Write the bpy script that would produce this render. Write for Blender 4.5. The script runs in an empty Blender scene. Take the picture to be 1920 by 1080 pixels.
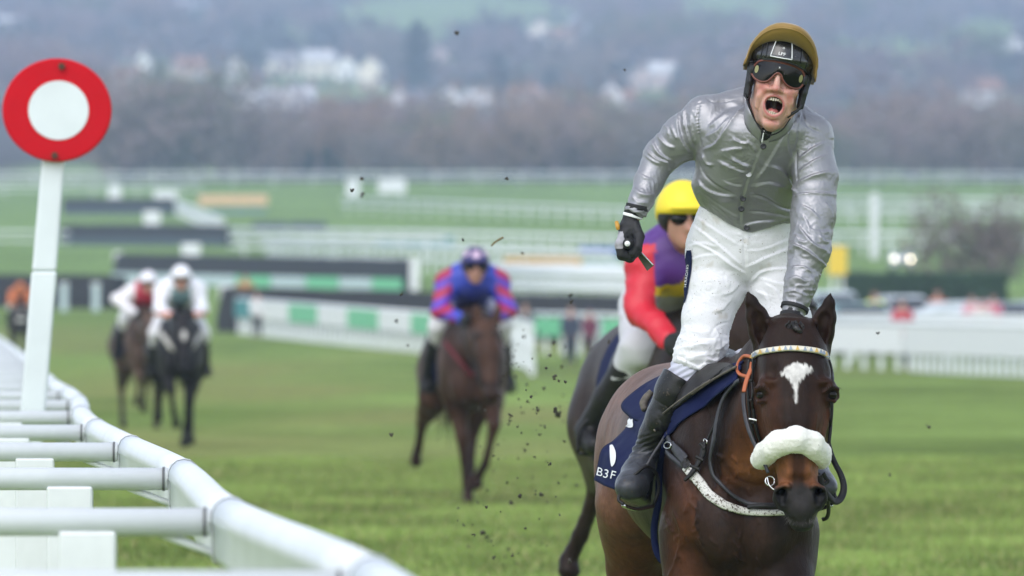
import bpy, bmesh, math, random
import numpy as np
import openvdb as vdb
from mathutils import Vector, Matrix
from mathutils.bvhtree import BVHTree

# ------------------------------------------------------------------ camera, world, sun, exposure
SC = bpy.context.scene
COL = SC.collection
S, D, EYE, HOR = 600.0, 38.0, 1.6, 577.0      # photo pixels per metre at the winner, its distance, eye height, horizon row
F = S * D
cam_d = bpy.data.cameras.new('camera')
cam = bpy.data.objects.new('camera', cam_d)
COL.objects.link(cam)
cam.location = (0, 0, EYE)
cam.rotation_euler = (math.radians(90), 0, 0)
cam_d.sensor_width = 36.0
cam_d.lens = F / 1920.0 * 36.0
cam_d.shift_y = (HOR - 540.0) / 1920.0
cam_d.clip_start = 1.0
cam_d.clip_end = 20000.0
cam_d.dof.use_dof = True
cam_d.dof.focus_distance = 37.9
cam_d.dof.aperture_fstop = 9.8
SC.camera = cam

world = bpy.data.worlds.new('World')
SC.world = world
world.use_nodes = True
wn = world.node_tree
wn.nodes.clear()
sky = wn.nodes.new('ShaderNodeTexSky')
sky.sky_type = 'NISHITA'
sky.sun_disc = False
SUN_EL, SUN_AZ = math.radians(50), math.radians(205)     # azimuth clockwise from +Y (north)
sky.sun_elevation = SUN_EL
sky.sun_rotation = SUN_AZ
sky.air_density = 1.0
sky.dust_density = 1.2
sky.ozone_density = 1.0
bg = wn.nodes.new('ShaderNodeBackground')
bg.inputs['Strength'].default_value = 0.15
wo = wn.nodes.new('ShaderNodeOutputWorld')
ovc = wn.nodes.new('ShaderNodeHueSaturation')          # a cloud layer: the blue of the clear sky is mostly washed out
ovc.inputs['Saturation'].default_value = 0.45
wn.links.new(sky.outputs[0], ovc.inputs['Color'])
wn.links.new(ovc.outputs[0], bg.inputs[0])
wn.links.new(bg.outputs[0], wo.inputs[0])

sun_d = bpy.data.lights.new('sun', 'SUN')
sun_d.energy = 0.6
sun_d.angle = math.radians(50)
sun_d.color = (1.0, 0.97, 0.93)
sun = bpy.data.objects.new('sun', sun_d)
COL.objects.link(sun)
sdir = Vector((math.sin(SUN_AZ) * math.cos(SUN_EL), math.cos(SUN_AZ) * math.cos(SUN_EL), math.sin(SUN_EL)))
sun.rotation_euler = sdir.to_track_quat('Z', 'Y').to_euler()
sun.location = (0, 30, 40)

SC.view_settings.view_transform = 'Standard'
SC.view_settings.look = 'None'
SC.view_settings.exposure = 1.07
SC.view_settings.gamma = 1.0
SC.view_settings.use_curve_mapping = False
SC.cycles.max_bounces = 6
SC.cycles.volume_bounces = 3
SC.cycles.use_denoising = True

rng = np.random.default_rng(7)
random.seed(7)

# ------------------------------------------------------------------ helpers: objects
def tag(o, label=None, cat=None, group=None, kind=None):
    if label: o['label'] = label
    if cat: o['category'] = cat
    if group: o['group'] = group
    if kind: o['kind'] = kind
    return o

def empty(name, loc, label=None, cat=None, group=None, rz=0.0):
    o = bpy.data.objects.new(name, None)
    COL.objects.link(o)
    o.location = loc
    o.rotation_euler.z = rz
    o.empty_display_size = 0.2
    return tag(o, label, cat, group)

def mesh_obj(name, verts, faces, mat, parent=None, smooth=True, cols=None, loc=None, mats=None, mi=None):
    """verts in world metres (or in the parent's frame when parent is given with loc=None: see base)"""
    me = bpy.data.meshes.new(name)
    v = np.asarray(verts, dtype=np.float64)
    if isinstance(faces, np.ndarray):
        n = faces.shape[1]
        me.vertices.add(len(v)); me.vertices.foreach_set('co', v.astype(np.float32).ravel())
        me.loops.add(faces.size); me.loops.foreach_set('vertex_index', faces.astype(np.int32).ravel())
        me.polygons.add(len(faces))
        me.polygons.foreach_set('loop_start', np.arange(0, faces.size, n, dtype=np.int32))
        me.update(calc_edges=True); me.validate()
    else:
        me.from_pydata(v.tolist(), [], [tuple(int(i) for i in f) for f in faces])
        me.update()
    if smooth:
        me.polygons.foreach_set('use_smooth', np.ones(len(me.polygons), dtype=bool))
    if cols is not None:
        at = me.color_attributes.new('Col', 'FLOAT_COLOR', 'POINT')
        c = np.ones((len(me.vertices), 4), dtype=np.float32); c[:, :3] = cols[:len(me.vertices)]
        at.data.foreach_set('color', c.ravel())
    if mats:
        for m in mats: me.materials.append(m)
        if mi is not None: me.polygons.foreach_set('material_index', np.asarray(mi, dtype=np.int32))
    elif mat: me.materials.append(mat)
    o = bpy.data.objects.new(name, me)
    COL.objects.link(o)
    if parent is not None: o.parent = parent
    if loc is not None: o.location = loc
    return o

def copy_tree(o, parent=None):
    c = o.copy(); COL.objects.link(c)
    if parent is not None: c.parent = parent
    for ch in list(o.children): copy_tree(ch, c)
    return c

class MB:
    """collects simple solids; build() links them as one mesh"""
    def __init__(s): s.v = []; s.f = []
    def add(s, v, f):
        n = len(s.v); s.v += [tuple(p) for p in v]; s.f += [tuple(i + n for i in q) for q in f]; return s
    def box(s, lo, hi, M=None):
        x0, y0, z0 = lo; x1, y1, z1 = hi
        v = [(x0,y0,z0),(x1,y0,z0),(x1,y1,z0),(x0,y1,z0),(x0,y0,z1),(x1,y0,z1),(x1,y1,z1),(x0,y1,z1)]
        if M is not None: v = [M @ Vector(p) for p in v]
        return s.add(v, [(0,3,2,1),(4,5,6,7),(0,1,5,4),(1,2,6,5),(2,3,7,6),(3,0,4,7)])
    def tube(s, pts, r, n=10, cap=True, sq=None):
        v, f = tube_mesh(pts, r, n, cap, sq); return s.add(v, f)
    def build(s, name, mat, parent=None, smooth=False, bevel=0.0):
        o = mesh_obj(name, s.v, s.f, mat, parent, smooth)
        if bevel:
            m = o.modifiers.new('bevel', 'BEVEL'); m.width = bevel; m.segments = 2; m.limit_method = 'ANGLE'; m.angle_limit = math.radians(40)
        return o

def frames(pts, up=None):
    P = [Vector(p) for p in pts]; n = len(P); T = []
    for i in range(n):
        a = P[max(i-1, 0)]; b = P[min(i+1, n-1)]
        T.append((b - a).normalized())
    u = Vector(up) if up else (Vector((0, 0, 1)) if abs(T[0].z) < 0.9 else Vector((0, 1, 0)))
    out = []
    for t in T:
        s_ = t.cross(u)
        if s_.length < 1e-6: s_ = t.orthogonal()
        s_.normalize(); w = s_.cross(t).normalized(); out.append((t, s_, w)); u = w
    return P, out

def tube_mesh(pts, r, n=10, cap=True, sq=None):
    P, fr = frames(pts)
    rs = r if isinstance(r, (list, tuple)) else [r] * len(P)
    v = []; f = []
    for (p, (t, a, b), q) in zip(P, fr, rs):
        for k in range(n):
            th = 2 * math.pi * k / n
            v.append(p + a * math.cos(th) * q * (sq or 1) + b * math.sin(th) * q)
    for i in range(len(P) - 1):
        for k in range(n):
            k2 = (k + 1) % n
            f.append((i*n+k, i*n+k2, (i+1)*n+k2, (i+1)*n+k))
    if cap:
        f.append(tuple(reversed(range(n)))); f.append(tuple(range((len(P)-1)*n, len(P)*n)))
    return v, f

def smooth_path(pts, m=6):
    """Catmull-Rom through pts (any dimension)"""
    p = np.asarray(pts, float); n = len(p)
    if n < 3: return np.array([p[0] + (p[-1]-p[0]) * t for t in np.linspace(0, 1, m+1)])
    q = np.vstack([2*p[0]-p[1], p, 2*p[-1]-p[-2]]); out = []
    for i in range(n-1):
        a, b, c, d = q[i], q[i+1], q[i+2], q[i+3]
        for t in np.arange(m) / m:
            out.append(0.5*((2*b) + (-a+c)*t + (2*a-5*b+4*c-d)*t*t + (-a+3*b-3*c+d)*t**3))
    out.append(p[-1]); return np.array(out)

# ------------------------------------------------------------------ helpers: numpy noise
def _h(ix, iy, iz, seed):
    n = (ix.astype(np.int64)*374761393 + iy.astype(np.int64)*668265263 + iz.astype(np.int64)*2147483647 + seed*974711) & 0xffffffff
    n = ((n ^ (n >> 13)) * 1274126177) & 0xffffffff
    n = ((n ^ (n >> 16)) * 2246822519) & 0xffffffff
    return ((n >> 8) & 0xffff) / 32767.5 - 1.0

def noise3(p, seed=0):
    p = np.asarray(p, float); i = np.floor(p); f = p - i; u = f*f*f*(f*(f*6-15)+10)
    i = i.astype(np.int64); x, y, z = i[:, 0], i[:, 1], i[:, 2]
    r = 0
    for dx in (0, 1):
        for dy in (0, 1):
            for dz in (0, 1):
                w = (u[:, 0] if dx else 1-u[:, 0])*(u[:, 1] if dy else 1-u[:, 1])*(u[:, 2] if dz else 1-u[:, 2])
                r = r + w*_h(x+dx, y+dy, z+dz, seed)
    return r

def fbm(p, seed=0, o=3):
    r = 0; a = 1.0; p = np.asarray(p, float)
    for k in range(o):
        r = r + a*noise3(p*2**k, seed+k*17); a *= 0.5
    return r

# ------------------------------------------------------------------ helpers: signed distance fields
class Field:
    """a signed distance field on a grid with its own (possibly uneven) axes, blended from rounded solids"""
    def __init__(s, xs, ys, zs, big=60.0):
        s.ax = [np.asarray(a, np.float32) for a in (xs, ys, zs)]
        s.v = np.full([len(a) for a in s.ax], big, np.float32); s.big = big
    def put(s, fn, lo, hi, k=0.0, mode='u'):
        pad = k + 4; sl = []
        for a, l, h in zip(s.ax, lo, hi):
            i0 = max(int(np.searchsorted(a, l-pad))-2, 0); i1 = min(int(np.searchsorted(a, h+pad))+2, len(a))
            if i1 <= i0: return s
            sl.append(slice(i0, i1))
        X = s.ax[0][sl[0]][:, None, None]; Y = s.ax[1][sl[1]][None, :, None]; Z = s.ax[2][sl[2]][None, None, :]
        d = fn(X, Y, Z).astype(np.float32); o = s.v[tuple(sl)]
        if mode == 'u':
            if k > 0:
                h = np.clip(0.5 + 0.5*(o-d)/k, 0, 1); r = o*(1-h) + d*h - k*h*(1-h)
            else: r = np.minimum(o, d)
        elif mode == 's':
            d = -d
            if k > 0:
                h = np.clip(0.5 - 0.5*(o-d)/k, 0, 1); r = o*(1-h) + d*h + k*h*(1-h)
            else: r = np.maximum(o, d)
        s.v[tuple(sl)] = np.clip(r, -s.big, s.big); return s
    def cone(s, a, b, ra, rb, k=0.0, mode='u', sc=(1, 1, 1)):
        a = np.array(a, float); b = np.array(b, float); sc = np.array(sc, float)
        m = max(ra, rb)*max(sc)+1; lo = np.minimum(a, b)-m; hi = np.maximum(a, b)+m
        A = a/sc; B = b/sc; BA = B-A; L2 = max(float(BA @ BA), 1e-9); ms = float(min(sc))
        def fn(X, Y, Z):
            px, py, pz = X/sc[0]-A[0], Y/sc[1]-A[1], Z/sc[2]-A[2]
            t = np.clip((px*BA[0]+py*BA[1]+pz*BA[2])/L2, 0, 1)
            return (np.sqrt((px-t*BA[0])**2+(py-t*BA[1])**2+(pz-t*BA[2])**2)-(ra+(rb-ra)*t))*ms
        return s.put(fn, lo, hi, k, mode)
    def chain(s, pts, rs, k=0.0, mode='u', sc=(1, 1, 1), k0=None):
        for i in range(len(pts)-1):
            s.cone(pts[i], pts[i+1], rs[i], rs[i+1], (k if (i or k0 is None) else k0), mode, sc)
        return s
    def ell(s, c, r, k=0.0, mode='u', R=None):
        c = np.array(c, float); r = np.array(r, float); m = max(r)+1 if R is not None else r+1
        Rm = None if R is None else np.array(R, float)
        def fn(X, Y, Z):
            x, y, z = X-c[0], Y-c[1], Z-c[2]
            if Rm is not None:
                x, y, z = (Rm[0, 0]*x+Rm[0, 1]*y+Rm[0, 2]*z, Rm[1, 0]*x+Rm[1, 1]*y+Rm[1, 2]*z, Rm[2, 0]*x+Rm[2, 1]*y+Rm[2, 2]*z)
            k0 = np.sqrt((x/r[0])**2+(y/r[1])**2+(z/r[2])**2); k1 = np.sqrt((x/r[0]**2)**2+(y/r[1]**2)**2+(z/r[2]**2)**2)+1e-6
            return k0*(k0-1)/k1
        return s.put(fn, c-m, c+m, k, mode)
    def loft(s, tab, k=0.0, mode='u', e=2.0, axis=2):
        """rows (t, c1, c2, h1, h2): superellipse sections along one axis"""
        t = np.array(tab, float); o = [i for i in (0, 1, 2) if i != axis]
        lo = [0, 0, 0]; hi = [0, 0, 0]
        lo[axis] = t[0, 0]; hi[axis] = t[-1, 0]
        for j, i in enumerate(o):
            lo[i] = (t[:, 1+j]-t[:, 3+j]).min()-2; hi[i] = (t[:, 1+j]+t[:, 3+j]).max()+2
        tt = smooth_tab(t)
        def fn(X, Y, Z):
            q = (X, Y, Z); w = np.clip(q[axis], t[0, 0], t[-1, 0])
            c1, c2, h1, h2 = [np.interp(w, tt[:, 0], tt[:, j]) for j in (1, 2, 3, 4)]
            a = np.abs(q[o[0]]-c1)/h1; b = np.abs(q[o[1]]-c2)/h2
            d = ((a**e+b**e)**(1/e)-1)*np.minimum(h1, h2)
            over = np.maximum(q[axis]-t[-1, 0], t[0, 0]-q[axis])
            return np.maximum(d, over)
        return s.put(fn, lo, hi, k, mode)
    def mesh(s):
        g = vdb.FloatGrid(float(s.big)); g.copyFromArray(s.v)
        p, q = g.convertToPolygons(isovalue=0.0)[:2] if False else _poly(g)
        out = np.empty_like(p, dtype=np.float64)
        for i in range(3): out[:, i] = np.interp(p[:, i], np.arange(len(s.ax[i])), s.ax[i])
        return out, q

def smooth_tab(t, m=6):
    w = smooth_path(t, m); o = np.argsort(w[:, 0], kind='stable'); return w[o]

def _poly(g):
    r = g.convertToQuads(isovalue=0.0) if hasattr(g, 'convertToQuads') else g.convertToPolygons(isovalue=0.0)
    if len(r) == 2: return np.asarray(r[0]), np.asarray(r[1])
    p, t, q = r; t = np.asarray(t); q = np.asarray(q)
    return np.asarray(p), q

def normals(v, q):
    n = np.zeros_like(v); a = v[q[:, 2]]-v[q[:, 0]]; b = v[q[:, 3]]-v[q[:, 1]]; c = np.cross(a, b)
    for j in range(4): np.add.at(n, q[:, j], c)
    return n/(np.linalg.norm(n, axis=1, keepdims=True)+1e-9)

def relax(v, q, it=2, w=0.5):
    e = np.vstack([q[:, [0, 1]], q[:, [1, 2]], q[:, [2, 3]], q[:, [3, 0]]]); n = len(v)
    deg = np.bincount(e[:, 0], minlength=n)+np.bincount(e[:, 1], minlength=n)
    for k in range(it):
        acc = np.empty_like(v)
        for i in range(3): acc[:, i] = np.bincount(e[:, 0], v[e[:, 1], i], n)+np.bincount(e[:, 1], v[e[:, 0], i], n)
        v = v*(1-w)+w*acc/np.maximum(deg, 1)[:, None]
    return v

def segd(p, pts):
    """distance of 2-D/3-D points to a polyline, the place along it (0..1) and the side (2-D)"""
    pts = np.asarray(pts, float); best = np.full(len(p), 1e9); tt = np.zeros(len(p)); sd = np.zeros(len(p)); n = len(pts)-1
    for i in range(n):
        a, b = pts[i], pts[i+1]; ab = b-a; t = np.clip(((p-a)@ab)/(ab@ab+1e-9), 0, 1)
        r = p-(a+t[:, None]*ab); d = np.linalg.norm(r, axis=1); m = d < best
        best[m] = d[m]; tt[m] = (i+t[m])/n
        if p.shape[1] == 2: sd[m] = np.sign(ab[0]*r[m, 1]-ab[1]*r[m, 0])
    return best, tt, sd

def lin(r, g, b):
    f = lambda c: (c/255/12.92 if c/255 <= .04045 else ((c/255+.055)/1.055)**2.4)
    return (f(r), f(g), f(b))

# pixel-frame (photo px, depth px away from the winner's plane, photo row) -> world metres
def PW(p):
    p = np.asarray(p, float)
    return np.stack([(p[..., 0]-960)/S, D+p[..., 1]/S, EYE+(HOR-p[..., 2])/S], -1)
def at(px, py, d):
    return Vector(((px-960)/F*d, d, EYE+(HOR-py)/F*d))
def rel(v, base): return np.asarray(v)-np.asarray(base)

# ------------------------------------------------------------------ helpers: materials
def mat(name, col, rough=.6, metal=0., vcol=False, var=None, bump=(), specks=None, sheen=0., coat=0., spec=.5, aniso=None, trans=0., emit=None, sub=0., coord='Object', alpha=None):
    m = bpy.data.materials.new(name); m.use_nodes = True
    N = m.node_tree.nodes; L = m.node_tree.links
    b = N['Principled BSDF']
    tc = N.new('ShaderNodeTexCoord').outputs[coord]
    def tex(scale, detail=3, stretch=None, rough_=.55):
        t = N.new('ShaderNodeTexNoise'); t.inputs['Scale'].default_value = scale; t.inputs['Detail'].default_value = detail; t.inputs['Roughness'].default_value = rough_
        if stretch:
            mp = N.new('ShaderNodeMapping'); mp.inputs['Scale'].default_value = stretch; L.new(tc, mp.inputs[0]); L.new(mp.outputs[0], t.inputs['Vector'])
        else: L.new(tc, t.inputs['Vector'])
        return t.outputs['Fac']
    if vcol:
        at_ = N.new('ShaderNodeAttribute'); at_.attribute_name = 'Col'; c = at_.outputs['Color']
    else:
        rgb = N.new('ShaderNodeRGB'); rgb.outputs[0].default_value = (*col, 1); c = rgb.outputs[0]
    for (sc, lo, hi) in (var or []):
        r = N.new('ShaderNodeMapRange'); L.new(tex(sc), r.inputs['Value'])
        r.inputs['From Min'].default_value = .3; r.inputs['From Max'].default_value = .7
        r.inputs['To Min'].default_value = lo; r.inputs['To Max'].default_value = hi
        mx = N.new('ShaderNodeVectorMath'); mx.operation = 'SCALE'; L.new(c, mx.inputs[0]); L.new(r.outputs[0], mx.inputs['Scale']); c = mx.outputs[0]
    for (sc, th, colr, soft) in (specks or []):
        r = N.new('ShaderNodeMapRange'); L.new(tex(sc, 2), r.inputs['Value'])
        r.inputs['From Min'].default_value = th; r.inputs['From Max'].default_value = th+soft
        mx = N.new('ShaderNodeMix'); mx.data_type = 'RGBA'; L.new(r.outputs[0], mx.inputs[0]); L.new(c, mx.inputs[6]); mx.inputs[7].default_value = (*colr, 1); c = mx.outputs[2]
    L.new(c, b.inputs['Base Color'])
    b.inputs['Roughness'].default_value = rough; b.inputs['Metallic'].default_value = metal
    b.inputs['Specular IOR Level'].default_value = spec
    if sheen: b.inputs['Sheen Weight'].default_value = sheen; b.inputs['Sheen Roughness'].default_value = .4
    if coat: b.inputs['Coat Weight'].default_value = coat; b.inputs['Coat Roughness'].default_value = .15
    if sub: b.inputs['Subsurface Weight'].default_value = sub; b.inputs['Subsurface Radius'].default_value = (.012, .004, .002); b.inputs['Subsurface Scale'].default_value = 1.0
    if trans: b.inputs['Transmission Weight'].default_value = trans
    if emit: b.inputs['Emission Color'].default_value = (*emit[0], 1); b.inputs['Emission Strength'].default_value = emit[1]
    prev = None
    for bp in bump:
        sc, st, dist = bp[:3]; stretch = bp[3] if len(bp) > 3 else None
        n = N.new('ShaderNodeBump'); n.inputs['Strength'].default_value = st; n.inputs['Distance'].default_value = dist
        L.new(tex(sc, 3, stretch), n.inputs['Height'])
        if prev: L.new(prev, n.inputs['Normal'])
        prev = n.outputs[0]
    if prev: L.new(prev, b.inputs['Normal'])
    return m
# ------------------------------------------------------------------ the winning horse (modelled in the pixel frame, then set in metres)
def pix_obj(name, v, q, m, parent, base, cols=None, smooth=True):
    w = rel(PW(v), base)
    q = np.asarray(q)[:, ::-1] if isinstance(q, np.ndarray) else [tuple(reversed(f)) for f in q]
    return mesh_obj(name, w, q, m, parent, smooth, cols)

M = {}
M['coat'] = mat('horse_coat', (1, 1, 1), rough=.44, vcol=True, spec=.12, var=[(9, .75, 1.25), (45, .8, 1.2)], bump=[(14, .12, .02), (60, .25, .006, (1, 1, .35)), (260, .6, .002, (1, 1, .22))])
M['tack'] = mat('black_leather', (.010, .009, .009), rough=.5, spec=.3, var=[(40, .6, 1.5)], bump=[(300, .3, .001)], specks=[(120, .68, (.06, .05, .04), .04)])
M['greyleather'] = mat('grey_strap', (.034, .034, .04), rough=.45, spec=.3, var=[(40, .7, 1.3)])
M['eye'] = mat('wet_eye', (.006, .004, .003), rough=.16, spec=.22)
M['steel'] = mat('steel', (.55, .55, .55), rough=.25, metal=1)
M['hoof'] = mat('hoof_horn', (.03, .027, .025), rough=.5)

HB = Vector(PW(np.array([1330., 300., 0.]))); HB.z = 0.0      # base of the winner on the ground
xs = np.concatenate([np.arange(1085, 1380, 3.2), np.arange(1380, 1605, 2.2)])
ys = np.concatenate([np.arange(-330, 60, 3.0), np.arange(60, 1130, 7.0)])
zs = np.concatenate([np.arange(535, 1088, 2.5), np.arange(1088, 1552, 7.0)])
h = Field(xs, ys, zs)
h.loft([(-78, 1396, 930, 48, 60), (-45, 1394, 918, 94, 120), (20, 1390, 900, 118, 165), (100, 1382, 885, 130, 188), (200, 1372, 875, 142, 187),
        (350, 1350, 880, 160, 184), (500, 1330, 872, 166, 180), (650, 1310, 856, 158, 168), (780, 1294, 842, 160, 163), (880, 1285, 852, 154, 160),
        (960, 1277, 872, 128, 140), (1020, 1272, 890, 80, 92), (1050, 1270, 900, 30, 40)], axis=1, e=2.2)
# withers, shoulders, breast
h.ell((1380, 120, 730), (62, 150, 60), 40)
for sx, x0 in ((1, 1398), (-1, 1398)):
    X = lambda o: x0 - sx*o*(.9 if sx > 0 else .74)
    h.ell((X(92), 55, 880), (52, 95, 165), 40)
    h.ell((X(96), -18, 960), (52, 60, 75), 30)
    h.ell((X(48), -62, 985), (52, 42, 72), 22)
    h.ell((X(98), 60, 1030), (60, 85, 100), 35)
h.ell((1398, 30, 1060), (105, 90, 70), 40)
h.cone((1400, -118, 890), (1400, -100, 1090), 14, 10, 26, 's')
# neck
h.chain([(1392, 130, 835), (1420, 10, 790), (1452, -90, 722), (1475, -150, 664)], [146, 122, 100, 76], 34, sc=(.66, 1, 1))
h.chain([(1396, 160, 712), (1430, 10, 684), (1466, -120, 634)], [28, 26, 24], 26)      # crest
h.chain([(1410, -60, 840), (1440, -120, 780)], [62, 55], 40)                           # throat
# fore legs
h.chain([(1308, 40, 1000), (1308, 25, 1110), (1308, 0, 1235)], [66, 55, 31], 26, k0=40)
h.chain([(1308, 0, 1235), (1309, 4, 1290), (1310, 10, 1400), (1310, 0, 1440)], [31, 21, 18, 23], 12)
h.chain([(1310, 0, 1440), (1310, -28, 1500)], [21, 20], 8)
h.chain([(1466, 30, 1000), (1468, -30, 1100), (1470, -105, 1200)], [60, 50, 31], 26, k0=40)
h.chain([(1480, -105, 1200), (1480, -60, 1270), (1480, 20, 1340), (1480, 40, 1372)], [31, 21, 18, 22], 12)
h.chain([(1480, 40, 1372), (1480, 36, 1425)], [20, 19], 8)
# hind legs
for x0, dz in ((1203, 0), (1362, -150)):
    s_ = 1 if x0 < 1300 else -1
    h.ell((x0+8*s_, 850+dz*.3, 925), (84, 120, 150), 45)
    h.chain([(x0-4*s_, 770+dz*.5, 960), (x0, 880+dz, 1090), (x0+2*s_, 975+dz, 1205)], [78, 52, 31], 34)
    h.chain([(x0+2*s_, 975+dz, 1205), (x0, 940+dz, 1290), (x0-2*s_, 890+dz, 1400), (x0-2*s_, 878+dz, 1440)], [30, 22, 18, 23], 12)
    h.chain([(x0-2*s_, 878+dz, 1440), (x0-2*s_, 842+dz, 1500)], [21, 20], 8)
for hx, hy, hz in ((1310, -34, 1512), (1480, 34, 1438), (1201, 836, 1512), (1364, 686, 1512)):
    h.loft([(hz-14, hx, hy, 22, 24), (hz+24, hx, hy-4, 30, 34)], 3)
# tail (dock)
h.chain([(1270, 1020, 790), (1268, 1075, 840), (1266, 1085, 960)], [26, 24, 18], 20)
# head
h.loft([(596, 1480, -172, 34, 40), (612, 1480, -176, 50, 54), (650, 1482, -188, 62, 72), (690, 1484, -196, 67, 86), (735, 1485, -202, 66, 92), (780, 1485, -210, 60, 92),
        (820, 1485, -218, 52, 82), (860, 1487, -228, 44, 68), (890, 1490, -233, 39, 60), (915, 1492, -237, 39, 58), (945, 1494, -241, 35, 53), (970, 1496, -244, 25, 42), (990, 1497, -246, 14, 22)], 14, e=2.5)
MX = 1486
def both(fn):
    fn(lambda x: x, 0); fn(lambda x: 2*MX-x, 1)
def head_side(X, o):
    ox = 4*o
    h.ell((X(1441)+ox, -150, 772), (22, 72, 62), 16)                                   # cheek
    h.ell((X(1430)+ox, -240, 733), (18, 26, 25), 10)                                   # eye socket
    h.cone((X(1426)+ox, -258, 716), (X(1442)+ox, -276, 710), 7, 6, 14)                 # brow
    h.ell((X(1441)+ox, -276, 694), (7, 9, 14), 14, 's')                               # hollow above the eye
    h.chain([(X(1434)+ox, -240, 772), (X(1446)+ox, -262, 830)], [9, 6], 10)            # facial crest
    h.ell((X(1424)+ox, -252, 738), (9, 12, 9), 3, 's')
    lid = [(X(1412)+ox, -238, 741), (X(1414)+ox, -254, 728), (X(1424)+ox, -268, 723), (X(1436)+ox, -272, 733)]
    h.chain(lid, [3.4, 4.6, 4.6, 3], 4)
    lid = [(X(1412)+ox, -240, 744), (X(1418)+ox, -258, 751), (X(1430)+ox, -270, 749)]
    h.chain(lid, [3, 3.6, 3], 4)
both(head_side)
for nx, s_ in ((1463, -1), (1524, 1)):
    h.ell((nx, -276, 928), (20, 24, 26), 10)
    h.chain([(nx-s_*6, -296, 908), (nx+s_*10, -292, 914), (nx+s_*15, -282, 932)], [7, 7, 6], 5)
    h.chain([(nx-s_*1, -303, 917), (nx+s_*5, -300, 924), (nx+s_*3, -298, 938)], [9.5, 10.5, 6], 3, 's')
    h.chain([(nx+s_*4, -300, 922), (nx+s_*2, -270, 910)], [7, 5], 3, 's')
h.ell((1494, -281, 948), (23, 18, 22), 10)
h.ell((1497, -262, 978), (22, 26, 13), 6)
h.chain([(1468, -290, 966), (1482, -304, 968), (1497, -308, 969), (1512, -304, 968), (1524, -290, 966)], [2.5, 2.5, 2.5, 2.5, 2.5], 2, 's')
h.cone((1494, -306, 930), (1494, -306, 962), 3, 2, 6, 's')
h.chain([(1474, -288, 790), (1478, -291, 880)], [10, 9], 12); h.chain([(1497, -288, 790), (1502, -291, 880)], [10, 9], 12)
# ears
for e_ in (((1433, -170, 648), (1424, -176, 620), (1415, -180, 592), (1405, -184, 566), (1399, -186, 549), 1), ((1529, -170, 650), (1535, -176, 622), (1543, -180, 594), (1550, -184, 568), (1552, -186, 550), -1)):
    p = e_[:5]; s_ = e_[5]
    h.chain(p, [24, 23.5, 20, 11, 2.2], 6, sc=(1, .8, 1), k0=14)
    q_ = [(x+s_*2, y-20, z+4) for x, y, z in p]
    h.chain(q_[:4], [9, 15, 13, 6], 4, 's')
hv, hq = h.mesh()
del h
hv = relax(hv, hq, 2, .5)
hn = normals(hv, hq)
# skin relief: veins and creases on shoulder and cheek, slight muscle unevenness
amp = fbm(hv/np.array([70., 70., 90.]), 3, 2)*2.2
veins = [[(1262, 960), (1275, 1000), (1268, 1050), (1255, 1080)], [(1300, 905), (1310, 950), (1300, 985)], [(1330, 760), (1345, 800), (1338, 850)], [(1350, 960), (1380, 1000), (1395, 1050)],
         [(1270, 880), (1290, 930), (1282, 960)], [(1505, 860), (1500, 890)], [(1452, 770), (1458, 800), (1452, 830)], [(1525, 775), (1520, 805), (1523, 830)]]
_r = random.Random(5)
for k in range(46):
    vx, vz = _r.uniform(1245, 1420), _r.uniform(850, 1075); va = _r.uniform(.6, 2.2); vl = _r.uniform(7, 18); vb = _r.uniform(-6, 6)
    veins.append([(vx, vz), (vx+math.cos(va)*vl*.5+vb*.5, vz+math.sin(va)*vl*.5), (vx+math.cos(va)*vl, vz+math.sin(va)*vl)])
for vn in veins:
    d, t, s_ = segd(hv[:, [0, 2]], smooth_path(vn, 4)); amp += 1.9*np.exp(-(d/2.9)**2)*(hv[:, 1] < 300)
hv = hv+hn*amp[:, None]*np.clip((hv[:, 1]+330)/60, .15, 1)[:, None]
hn = normals(hv, hq)

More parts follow.
